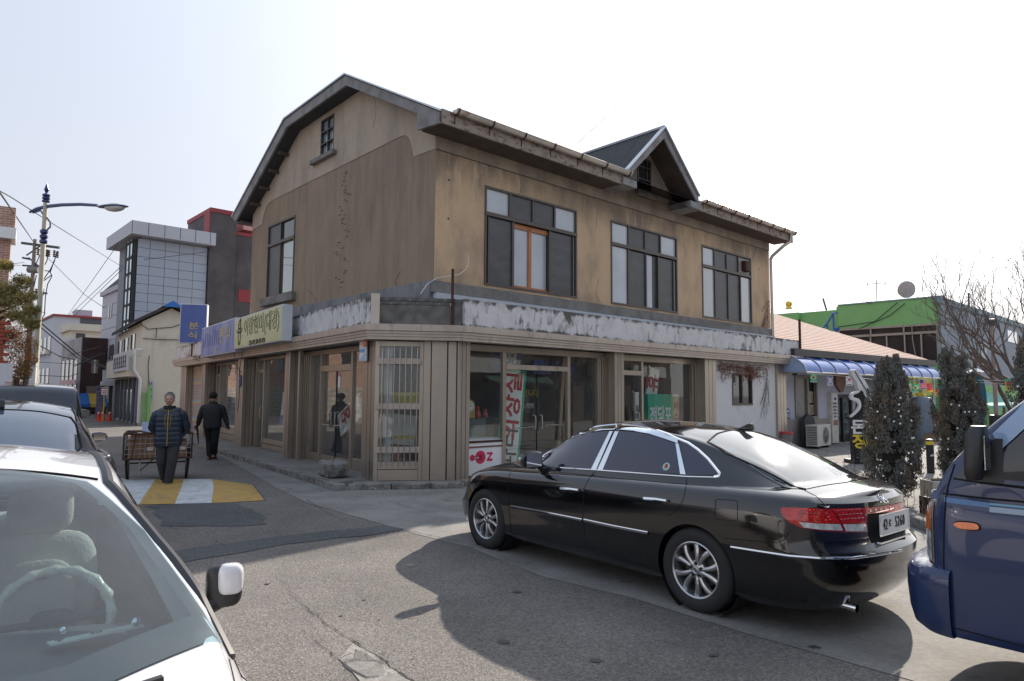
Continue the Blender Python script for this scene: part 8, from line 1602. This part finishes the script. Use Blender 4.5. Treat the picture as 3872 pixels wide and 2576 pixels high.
rnd=random.Random(17);tk_=MB();tk_.tube([(0,0,0),(-.03,0,1.3),(.02,0,2.0)],[.16,.13,.11],10);obj('trunk',tk_,M_BARK,bt,smooth=True);cm_=MB();tips=[]
for v,L_ in(((-.75,.1,.62),1.15),((-.95,-.2,.28),1.15),((-.35,.3,1),1.3),((.5,-.3,.8),1.2),((-.1,-.5,1),1.25),((-.85,.4,.40),1.1),((.8,.3,.5),1.0),((-.55,-.1,.9),1.25),((-.9,0,.45),1.3)):bare(bt,Vector((0,0,rnd.uniform(1.6,2.0))),Vector(v),L_,.05,5,rnd,.42,.13,cm_,.78,.10,tips)
obj('crown',cm_,M_BARK,bt)
lf=MB();[leafq(lf,p+Vector((0,0,-.01)),.018)for p in tips if rnd.random()<.10];obj('dead_leaf',lf,_mats['withered_leaf'],bt,kind='stuff')
tb2=SLF@Vector((11.5,-1.6,3.0));sb2=thing('bare_shrub','tangled bare shrub growing on the terrace behind the blue signs','shrub',tb2);rnd=random.Random(5);m2=MB()
for k in range(42):q=SLF.to_3x3()@Vector((rnd.uniform(-3.2,2.8),rnd.uniform(-.8,.9),0));bare(sb2,q,Vector((rnd.gauss(0,.4),rnd.gauss(0,.4),1)),rnd.uniform(.25,.45),.012,3,rnd,.6,.05,m2,.8,.2)
for k in range(3):q=SLF.to_3x3()@Vector((-.6-k*.5,0,0));bare(sb2,q,Vector((.25*(k-1),.1,1)),.75,.02,4,rnd,.35,.15,m2,.8,.12)
obj('branch',m2,mat('pale_shrub_twig',(.20,.14,.12),.9,var=.4,scale=3),sb2)
def clump(mb,c,r,n,s,rnd,flat=.6,up=.3):
 for k in range(n):
  v=Vector((rnd.gauss(0,1),rnd.gauss(0,1),rnd.gauss(0,1)*flat));v=v.normalized()*r*rnd.random()**.4;q=c+v;d=(v.normalized()*.6+Vector((rnd.gauss(0,.5),rnd.gauss(0,.5),rnd.gauss(0,.5)+up))).normalized()*s;w=d.cross(Vector((rnd.gauss(0,1),rnd.gauss(0,1),rnd.gauss(0,1)))).normalized()*s*.10;n0=len(mb.v);mb.v+=[q-d*.5,q+w,q+d*.5,q-w];mb.f.append((n0,n0+1,n0+2,n0+3))
pnb=at(-160,1480,14.0);pnb.z=0;pn=thing('pine_tree','yellow-green pine reaching in from the left edge','pine tree',pnb);rnd=random.Random(23);mb=MB();mb.tube([(0,0,0),(.1,0,2.5),(.35,0,4.6)],[.17,.13,.07],10);obj('trunk',mb,mat('pine_bark',(.10,.06,.04),.9,var=.4,scale=8,bump=.4),pn,smooth=True)
mb=MB();nm=MB()
for pts in(((-120,1290),(-20,1235),(40,1215),(100,1195)),((-120,1250),(-20,1190),(50,1160),(100,1140)),((-100,1150),(-20,1110),(60,1085),(90,1060)),((-120,1350),(0,1300),(70,1260),(120,1250)),((-120,1060),(-40,1010),(10,1000),(30,1000)),((-60,1240),(10,1200),(70,1200),(135,1170))):
 P_=[at(x,y,14.0+.2*i)-pnb for i,(x,y)in enumerate(pts)];mb.tube(P_,[.05,.035,.02,.01],6,cap=False)
 for p in P_[1:]:
  for j in range(3):q=p+Vector((rnd.gauss(0,.14),rnd.gauss(0,.2),rnd.gauss(0,.06)));mb.tube([p,q],.006,3,cap=False)
for(x,y,r_)in((55,1085,.30),(85,1062,.18),(30,1115,.28),(100,1120,.20),(60,1140,.26),(10,1150,.26),(90,1185,.26),(120,1170,.16),(20,1100,.25),(5,1005,.22),(25,1003,.12),(110,1215,.2),(50,1195,.15),(120,1230,.14)):clump(nm,at(x,y,14.2)-pnb,r_,900,.07,rnd,.42)
obj('branch',mb,_mats['pine_bark'],pn);obj('crown',nm,weather('pine_needles',(.42,.32,.10),(.24,.22,.08),3,thr=(.4,.6),rough=.8,bump=0,var=.35,vscale=5),pn)
hbp=at(60,1480,13.3);hbp.z=0;hb_=thing('russet_bush','clipped bush of rust-orange and dark green leaves at the left edge','bush',hbp);nm,n2=MB(),MB();rnd=random.Random(29)
for(x,y,r_)in((30,1250,.24),(70,1265,.26),(100,1300,.22),(20,1310,.3),(70,1335,.28),(105,1360,.18),(50,1385,.25),(15,1260,.22),(90,1400,.16),(60,1430,.2)):
 clump(nm,at(x,y,13.3)-hbp,r_,600,.05,rnd,.8);clump(n2,at(x,y+12,13.4)-hbp,r_*.95,500,.05,rnd,.8)
obj('russet_leaf',nm,weather('russet_leaf',(.50,.17,.03),(.32,.2,.07),4,thr=(.4,.6),rough=.7,bump=0,var=.4,vscale=6),hb_,kind='stuff');obj('green_leaf',n2,weather('dull_leaf',(.05,.055,.025),(.12,.08,.05),3,thr=(.45,.6),rough=.7,bump=0,var=.4,vscale=6),hb_,kind='stuff');mb=MB();mb.tube([(0,0,0),(0,0,2.0)],.05,8);obj('trunk',mb,M_BARK,hb_)
# ------ people
def skin(name,verts,edges,radii,mat_,parent,sub=2,root_i=0,M=None,extra=None):
 me=bpy.data.meshes.new(name);me.from_pydata([tuple(v)for v in verts],edges,[]);o=bpy.data.objects.new(name,me);COL.objects.link(o)
 m=o.modifiers.new('s','SKIN');m.use_smooth_shade=True;
 for i,r in enumerate(radii):
  sv=me.skin_vertices[0].data[i];sv.radius=(r,r)if not isinstance(r,tuple)else r
 me.skin_vertices[0].data[root_i].use_root=True
 s=o.modifiers.new('u','SUBSURF');s.levels=sub;s.render_levels=sub
 dg=bpy.context.evaluated_depsgraph_get();dg.update();out=bpy.data.meshes.new_from_object(o.evaluated_get(dg));bpy.data.objects.remove(o)
 if M:out.transform(M)
 out.materials.clear();out.materials.append(mat_)
 for p in out.polygons:p.use_smooth=True
 return obj(name,out,None,parent)
def blob(c,s,e=1.0,n=20,m=14,f=None):
 V=[]
 for i in range(m+1):
  ph=-pi/2+pi*i/m;row=[]
  for j in range(n):
   th=2*pi*j/n;g_=lambda v:math.copysign(abs(v)**e,v)
   p=Vector((s[0]*g_(cos(ph))*g_(cos(th)),s[1]*g_(cos(ph))*g_(sin(th)),s[2]*g_(sin(ph))))
   if f:p=f(p)
   row.append((c[0]+p.x,c[1]+p.y,c[2]+p.z))
  V.append(row+[row[0]])
 return V
M_SKIN=mat('weathered_skin',(.46,.26,.18),.55,var=.12,scale=14);M_JKT=weather('navy_puffer',(.016,.030,.055),(.010,.018,.034),4,rough=.45,bump=.25,bscale=14,var=.15,vscale=6);M_TRS=mat('charcoal_trousers',(.035,.035,.04),.85,var=.15,bump=.2,bscale=20);M_BLKC=mat('black_wool',(.010,.010,.012),.9,var=.2,bump=.2,bscale=60);M_COAT=mat('dark_grey_quilt',(.017,.017,.020),.75,var=.2,scale=6,bump=.3,bscale=30);M_HAIR=mat('grey_hair',(.22,.23,.24),.7,var=.4,scale=30,stretch=(3,3,1),bump=.6,bscale=90);M_SCARF=mat('dark_green_scarf',(.012,.018,.016),.95,var=.3,scale=12,bump=.5,bscale=60);M_SHOE=mat('dark_shoe',(.012,.014,.012),.5,var=.3,scale=9);M_BRSH=mat('red_brown_shoe',(.16,.04,.02),.5,var=.2);M_ZIP=mat('mustard_zip',(.42,.26,.05),.5)
def hand(parent,M,m,curl=.6,s=1.0):
 vs=[(0,0,.02),(0,0,-.03),(0,0,-.07)];es=[(0,1),(1,2)];rs=[(.022,.015),(.034,.016),(.036,.014)]
 skin('hand',[Vector(v)*s for v in vs],es,[(a*s,b*s)for a,b in rs],m,parent,2,0,M)
 for k,(x,L)in enumerate(((-.030,.066),(-.010,.075),(.010,.070),(.029,.055))):
  p=Vector((x,0,-.075));pts=[Vector((x*.9,0,-.05)),p];a=.15
  for j in range(3):a+=curl*(.5+.25*j);p=p+Vector((0,-sin(a),-cos(a)))*L/3;pts.append(p)
  skin('finger',[q*s for q in pts],[(i,i+1)for i in range(4)],[.009*s,.009*s,.0085*s,.008*s,.007*s],m,parent,1,0,M)
 skin('thumb',[Vector(q)*s for q in((-.02,-.005,-.02),(-.045,-.015,-.045),(-.052,-.028,-.072),(-.048,-.035,-.09))],[(0,1),(1,2),(2,3)],[.012*s,.011*s,.010*s,.008*s],m,parent,1,0,M)
def face_fn(p):
 q=Vector(p)
 if q.z<0:q.x*=1+.28*q.z/.12;
 if q.z<-.02 and q.y<0:q.y*=.96
 return q
# --- man pulling the handcart, facing the camera
mp=gnd(628,1842);man=thing('person','grey-haired man in navy padded jacket walking ahead of the handcart','person',mp,20)
J=dict(pel=(0,0,.90),lh=(.10,0,.86),lk=(.085,-.10,.49),la=(.045,-.12,.10),lt=(.05,-.25,.04),rh=(-.10,0,.86),rk=(-.085,-.02,.47),ra=(-.045,.16,.13),rt=(-.05,.05,.045),ch=(0,.01,1.22),nk=(0,-.01,1.42),hd=(0,-.03,1.50),ls=(.19,.01,1.34),le=(.29,.10,1.08),lw=(.16,.24,.90),rs=(-.19,.01,1.34),re=(-.29,.10,1.08),rw=(-.16,.24,.90))
K=list(J);vv=[J[k]for k in K];ed=[(K.index(a),K.index(b))for a,b in(('pel','lh'),('lh','lk'),('lk','la'),('la','lt'),('pel','rh'),('rh','rk'),('rk','ra'),('ra','rt'),('pel','ch'),('ch','nk'),('nk','hd'),('ch','ls'),('ls','le'),('le','lw'),('ch','rs'),('rs','re'),('re','rw'))]
RD=dict(pel=(.15,.12),lh=.095,lk=.068,la=.048,lt=.03,rh=.095,rk=.068,ra=.048,rt=.03,ch=(.17,.12),nk=.055,hd=.05,ls=.08,le=.055,lw=.035,rs=.08,re=.055,rw=.035)
skin('body',vv,ed,[RD[k]for k in K],M_TRS,man)
def jacket_row(z,w,d,y0,q):return[((w+q*.012)*math.copysign(abs(cos(a))**.8,cos(a)),y0+(d+q*.012)*math.copysign(abs(sin(a))**.8,sin(a)),z)for a in[2*pi*j/36 for j in range(37)]]
JP=pchip([(.74,.212),(.80,.225),(1.0,.212),(1.2,.222),(1.33,.218),(1.39,.17),(1.44,.10)]);JD=pchip([(.74,.15),(.9,.165),(1.2,.165),(1.33,.14),(1.40,.11),(1.44,.085)])
mb=MB();G=[]
for i in range(57):
 z=.74+.70*i/56;G.append(jacket_row(z,JP(z),JD(z),.0,abs(sin(pi*(z-.74)/.088))**.5))
mb.grid(G);mb.quad(*G[0][:-1]);jk=obj('jacket',mb,M_JKT,man,smooth=True)
def sleeve(par,pts,rad,m,quilt=True):
 P_=[];Rr=[]
 for(a,b),(r0,r1)in zip(zip(pts,pts[1:]),zip(rad,rad[1:])):
  n=max(4,int((Vector(b)-Vector(a)).length/.018))
  for k in range(n):t=k/n;P_.append(Vector(a).lerp(Vector(b),t));Rr.append(r0+(r1-r0)*t)
 P_.append(Vector(pts[-1]));Rr.append(rad[-1])
 if quilt:Rr=[r+.007*abs(sin(k*.62))for k,r in enumerate(Rr)]
 mb=MB();mb.tube(P_,Rr,14);return obj('sleeve',mb,m,par,smooth=True)
for sg in(1,-1):sleeve(jk,[(.15*sg,.0,1.34),(.21*sg,.02,1.30),(.275*sg,.09,1.08),(.22*sg,.19,.98),(.17*sg,.25,.90)],[.075,.088,.078,.066,.052],M_JKT)
mb=MB();mb.tube([(0,-.165,.76),(.0,-.182,.95),(0,-.184,1.2),(0,-.150,1.34),(0,-.125,1.40)],.008,6);obj('zip',mb,M_ZIP,jk)
for pts in(((-.045,-.178,1.33),(-.05,-.186,1.20),(-.035,-.188,1.10)),((.045,-.178,1.33),(.05,-.186,1.20),(.035,-.188,1.10)),((.16,-.13,1.0),(.175,-.125,.86)),((-.16,-.13,1.0),(-.175,-.125,.86)),((-.09,-.12,1.40),(0,-.14,1.385),(.09,-.12,1.40))):mb=MB();mb.tube(pts,.004,5);obj('piping',mb,M_ZIP,jk)
mb=MB();mb.grid(blob((0,.10,1.40),(.19,.10,.055),.8));obj('hood',mb,M_JKT,jk,smooth=True);mb=MB();mb.grid(blob((.15,.02,1.405),(.085,.07,.022),.8));mb.grid(blob((-.15,.02,1.405),(.085,.07,.022),.8));obj('hood_flap',mb,M_JKT,jk,smooth=True)if False else None
for k,(z,r)in enumerate(((1.395,.098),(1.420,.092),(1.445,.080))):mb=MB();mb.tube([(r*1.0*cos(a),-.015+r*.95*sin(a),z+.012*sin(a*2+k))for a in[2*pi*j/20 for j in range(21)]],.026,8,cap=False);obj('scarf_fold',mb,M_SCARF,man,smooth=True)
def head(par,c,hair,facing=-1,skinm=M_SKIN):
 M0=T(c)
 if facing>0:M0=M0@RZ(180)
 def hf(p):
  q=Vector(p)
  if q.z<0:q.x*=1+1.7*q.z
  if q.z<-.03 and q.y<0:q.y*=.93
  if q.y<0:
   q.y-=.010*math.exp(-((q.z-.022)/.012)**2)*math.exp(-(q.x/.05)**2);q.y+=.010*(math.exp(-((q.x-.030)/.014)**2)+math.exp(-((q.x+.030)/.014)**2))*math.exp(-((q.z-.004)/.010)**2);q.y-=.007*(math.exp(-((q.x-.038)/.02)**2)+math.exp(-((q.x+.038)/.02)**2))*math.exp(-((q.z+.022)/.018)**2);q.y-=.006*math.exp(-((q.z+.095)/.02)**2)*math.exp(-(q.x/.03)**2)
  return q
 mb=MB(M0);mb.grid(blob((0,0,0),(.076,.095,.118),.96,36,30,hf));hd=obj('head',mb,skinm,par,smooth=True)
 mb=MB(M0);mb.grid(blob((0,-.100,-.024),(.016,.020,.014),1,12,8));mb.tube([(0,-.090,.012),(0,-.101,-.006),(0,-.110,-.022)],[.008,.010,.012],8);obj('nose',mb,skinm,hd,smooth=True)
 for sg in(1,-1):
  mb=MB(M0);mb.grid(blob((.077*sg,.004,-.006),(.010,.020,.031),.9,12,8));obj('ear',mb,skinm,hd,smooth=True)
  mb=MB(M0);mb.grid(blob((.030*sg,-.079,.005),(.013,.009,.0065),1,12,8));obj('eye',mb,mat('eye_dark',(.03,.02,.018),.3),hd,smooth=True);mb=MB(M0);mb.tube([(.014*sg,-.094,.021),(.032*sg,-.093,.026),(.05*sg,-.080,.021)],.004,5);obj('eyebrow',mb,hair,hd)
 mb=MB(M0);mb.tube([(-.024,-.085,-.058),(-.008,-.094,-.055),(0,-.095,-.056),(.008,-.094,-.055),(.024,-.085,-.058)],[.003,.006,.005,.006,.003],6);obj('mouth',mb,mat('lip',(.20,.08,.06),.5),hd,smooth=True)
 rnd=random.Random(4);mb=MB(M0)
 mb.grid(blob((0,.012,.028),(.084,.098,.104),.97,28,20,lambda p:Vector((p.x,max(p.y,-.066+.3*max(0,-p.z+.02))if p.z<.06 else p.y,max(p.z,-.02-.55*max(0,p.y))))if True else p));hr=obj('hair',mb,hair,hd,smooth=True)
 mb=MB(M0)
 for k in range(700):
  a=rnd.uniform(0,2*pi);ph=rnd.uniform(.1,1.45);d=Vector((cos(a)*cos(ph),sin(a)*cos(ph),sin(ph)))
  if d.y<-.6 and d.z<.55:continue
  q=Vector((d.x*.084,.012+d.y*.098,.028+d.z*.104));e=(d+Vector((rnd.gauss(0,.5),-.4+rnd.gauss(0,.4),rnd.gauss(0,.3)))).normalized()*.022;s_=e.cross(d).normalized()*.0022 if e.cross(d).length>1e-5 else Vector((.002,0,0));mb.add([q-s_,q+e,q+s_],[(0,1,2)])
 obj('strand',mb,hair,hr,kind='stuff')
 return hd
head(man,(0,-.055,1.585),M_HAIR)
def shoe(par,c,ang,m,pitch=0):
 mb=MB(T(c)@RZ(ang)@RX(pitch));G=[]
 for i in range(12):
  t=i/11;w=.046*(1-.25*abs(t-.72)*2)*(sin(pi*min(1,t*.92+.06)))**.3;h_=(.085 if t<.35 else .085-(t-.35)*.07)*(sin(pi*min(1,t*.93+.05)))**.3;G.append([(w*cos(a),.07-.27*t,max(0,h_*.5+h_*.5*sin(a)))for a in[2*pi*j/14 for j in range(15)]])
 mb.grid(G);mb.quad(*G[0][:-1]);mb.quad(*G[-1][:-1]);s_=obj('shoe',mb,m,par,smooth=True);mb=MB(T(c)@RZ(ang)@RX(pitch));mb.prism([(-.040,.07),(.040,.07),(.048,-.1),(.036,-.195),(-.036,-.195),(-.048,-.1)],'z',-.004,.016);obj('sole',mb,M_INK,s_)
shoe(man,(.047,-.10,.004),-4,M_SHOE,0);shoe(man,(-.047,.17,.03),5,M_SHOE,-10)
for sg,kn,an in((1,(.088,-.10,.49),(.047,-.115,.09)),(-1,(-.088,-.02,.47),(-.047,.165,.13))):sleeve(man,[(.10*sg,0,.88),kn,an],[.115,.092,.072],M_TRS,False).name='trouser_leg'
for sg in(1,-1):hand(man,T((.16*sg,.262,.885))@RX(40)@RZ(90*sg),M_BLKC,.9)
# --- handcart with cardboard
ct=thing('handcart','two-wheeled wire handcart loaded with flattened cardboard behind the man','handcart',mp+Vector((-.454,.891,0))*.72-Vector((.891,.454,0))*.16,27)
M_CRUST=mat('rusty_frame',(.10,.05,.035),.7,.4,var=.3,scale=8);M_MESHW=mat('pale_wire_mesh',(.42,.42,.40),.45,.5);M_CARD=weather('cardboard',(.30,.17,.10),(.22,.12,.07),3,rough=.9,bump=.1,var=.1)
def ctube(nm,pts,r,m=M_CRUST):mb=MB();mb.tube(pts,r,6);return obj(nm,mb,m,ct,smooth=True)
Wc,Lc,z0c,z1c=.58,1.05,.46,.93
for z in(z0c,z1c):
 ctube('frame_rail',[(-Wc,0,z),(Wc,0,z)],.018);ctube('frame_rail',[(-Wc,Lc,z),(Wc,Lc,z)],.018);ctube('frame_rail',[(-Wc,0,z),(-Wc,Lc,z)],.018);ctube('frame_rail',[(Wc,0,z),(Wc,Lc,z)],.018)
for x in(-Wc,Wc):
 for y in(0,Lc):ctube('frame_post',[(x,y,z0c),(x,y,z1c)],.016)
mb=MB();mb.box(-Wc,Wc,0,Lc,z0c-.02,z0c);obj('deck',mb,M_CRUST,ct)
for k in range(1,5):z=z0c+(z1c-z0c)*k/5;[ctube('mesh_wire',p,.0045,M_MESHW)for p in([(-Wc,0,z),(Wc,0,z)],[(-Wc,0,z),(-Wc,Lc,z)],[(Wc,0,z),(Wc,Lc,z)])]
for k in range(1,13):x=-Wc+2*Wc*k/13;ctube('mesh_wire',[(x,0,z0c),(x,0,z1c-.06)],.0045,M_MESHW)
for k in range(1,8):y=Lc*k/8;[ctube('mesh_wire',[(x,y,z0c),(x,y,z1c)],.0045,M_MESHW)for x in(-Wc,Wc)]
wm=MB();wm.lathe([(.27,-.018),(.305,-.024),(.33,-.012),(.335,0),(.33,.012),(.305,.024),(.27,.018)],36,(0,0,0),'x',caps=False);wm.v+=[];tyre_me=wm.mesh('t',True)
wr=MB();wr.lathe([(.272,-.014),(.262,0),(.272,.014)],36,(0,0,0),'x',caps=False);wr.lathe([(.03,-.05),(.03,.05)],10,(0,0,0),'x');rim_me=wr.mesh('r',True)
sp_m=MB();[sp_m.tube([(.02*(-1)**k,.03*cos(a+.5),.03*sin(a+.5)),(0,.265*cos(a),.265*sin(a))],.0022,3)for k,a in enumerate([2*pi*j/24 for j in range(24)])];spm=sp_m.mesh('s')
for sg in(1,-1):
 w_=obj('wheel',None,None,ct);w_.location=(sg*.53,.52,.335);obj('tyre',tyre_me,M_TYRE,w_);obj('rim',rim_me,M_MESHW,w_);obj('spokes',spm,M_MESHW,w_);w_.rotation_euler=(0,R(3*sg),0)
ctube('axle',[(-.54,.52,.335),(.54,.52,.335)],.015);ctube('stand_leg',[(-.30,.05,z0c),(-.30,.05,.13)],.016,M_MESHW);ctube('stand_brace',[(-.30,.05,.22),(-.05,.25,z0c)],.01)
for sg in(1,-1):ctube('shaft',[(sg*.52,.02,z1c+.02),(sg*.40+.1,-.25,.99),(sg*.30+.16,-.50,.97)],.016);
ctube('pull_bar',[(-.14,-.50,.97),(.46,-.50,.97)],.016)
ctube('bed_strap',[(-.38,-.01,z1c+.05),(-.44,-.015,z0c)],.010)
random.seed(6)
for(x0_,x1_,y0_,y1_,za,zb3,lab)in((-.52,.02,.06,.5,.47,.80,'brown cardboard box on the left side of the handcart'),(.04,.50,.06,.55,.47,.78,'brown cardboard box at the right side of the handcart'),(-.48,.10,.10,.60,.805,.90,'flattened cardboard stack on top of the left box')):
 r=root('cardboard_box',lab,'box',Matrix.Translation(ct.location)@RZ(27));mb=MB();mb.box(x0_,x1_,y0_,y1_,za,zb3,jit=.012);b_=obj('carton',mb,M_CARD,r);mb=MB();mb.box(x0_+.33,x0_+.43,y0_-.02,y0_-.014,za+.14,za+.20);obj('paper_label',mb,M_WHITE,b_);mb=MB();mb.add([(x0_,y0_,zb3),(x1_,y0_,zb3),(x1_-.04,y0_-.03,zb3+.05),(x0_+.02,y0_-.05,zb3+.04)],[(0,1,2,3)]);obj('flap',mb,M_CARD,b_)
r=root('foam_sheet','pale blue-white foam sheet sticking up behind the man on the handcart','sheet',Matrix.Translation(ct.location)@RZ(27));mb=MB();mb.box(-.30,.04,.3,.34,.8,1.14);obj('sheet',mb,mat('pale_blue_foam',(.45,.55,.75),.7),r)
# --- second man walking away along the shop fronts
m2p=gnd(797,1738);m2_=thing('person','man in black quilted jacket and dark cap walking away along the shop step','person',m2p,14)
J2=dict(J);J2.update(lk=(.08,-.02,.47),la=(.06,.16,.12),lt=(.06,.28,.045),rk=(-.07,.10,.48),ra=(-.04,.02,.09),rt=(-.04,.15,.04),le=(.29,.05,1.08),lw=(.36,.02,.84),re=(-.30,.0,1.08),rw=(-.35,.06,.84),hd=(0,.03,1.50),nk=(0,.01,1.42))
skin('body',[J2[k]for k in K],ed,[RD[k]for k in K],M_BLKC,m2_)
mb=MB();G=[]
JP2=pchip([(.80,.20),(.86,.215),(1.0,.215),(1.2,.235),(1.32,.235),(1.39,.16),(1.45,.075)])
for i in range(50):z=.80+.65*i/49;G.append(jacket_row(z,JP2(z),JD(z)*.98,.0,.5*abs(sin(pi*(z-.8)/.05))**.5))
mb.grid(G);mb.quad(*G[0][:-1]);jk2=obj('jacket',mb,M_COAT,m2_,smooth=True)
sleeve(jk2,[(.15,0,1.34),(.225,.0,1.30),(.30,.03,1.08),(.355,.02,.90)],[.075,.085,.066,.05],M_COAT);sleeve(jk2,[(-.15,0,1.34),(-.225,.0,1.30),(-.30,.0,1.08),(-.35,.05,.90)],[.075,.085,.066,.05],M_COAT)
hand(m2_,T((.372,.02,.885))@RY(-12),M_BLKC,.5,1.1);hand(m2_,T((-.362,.055,.885))@RY(12),M_BLKC,.5,1.1)
for(kn,an)in(((.083,-.02,.47),(.06,.155,.14)),((-.073,.09,.48),(-.042,.03,.09))):sg=1 if kn[0]>0 else-1;sleeve(m2_,[(.095*sg,0,.90),kn,an],[.115,.085,.065],M_BLKC,False).name='trouser_leg'
head(m2_,(0,.02,1.585),M_BLKC,1)
mb=MB();mb.grid(blob((0,.02,1.655),(.092,.105,.055),.75));mb.grid(blob((0,-.075,1.625),(.07,.03,.035),.8));mb.grid(blob((-.088,.02,1.60),(.018,.035,.06),.8));obj('cap',mb,M_BLKC,m2_,smooth=True)
mb=MB();mb.tube([(0.085*cos(a),.01+.08*sin(a),1.45)for a in[2*pi*j/16 for j in range(17)]],.025,8,cap=False);obj('collar',mb,M_COAT,m2_,smooth=True)
shoe(m2_,(.06,.12,.035),180,M_BRSH,12);shoe(m2_,(-.042,.03,.004),178,M_BRSH,0)
um2=root('walking_stick','black furled umbrella carried by the man walking away','umbrella',Matrix.Translation(m2p)@RZ(14));mb=MB();mb.tube([(-.37,.05,.84),(-.36,.08,.75),(-.33,.12,.40)],[.012,.03,.012],8);obj('shaft',mb,M_INK,um2,smooth=True)
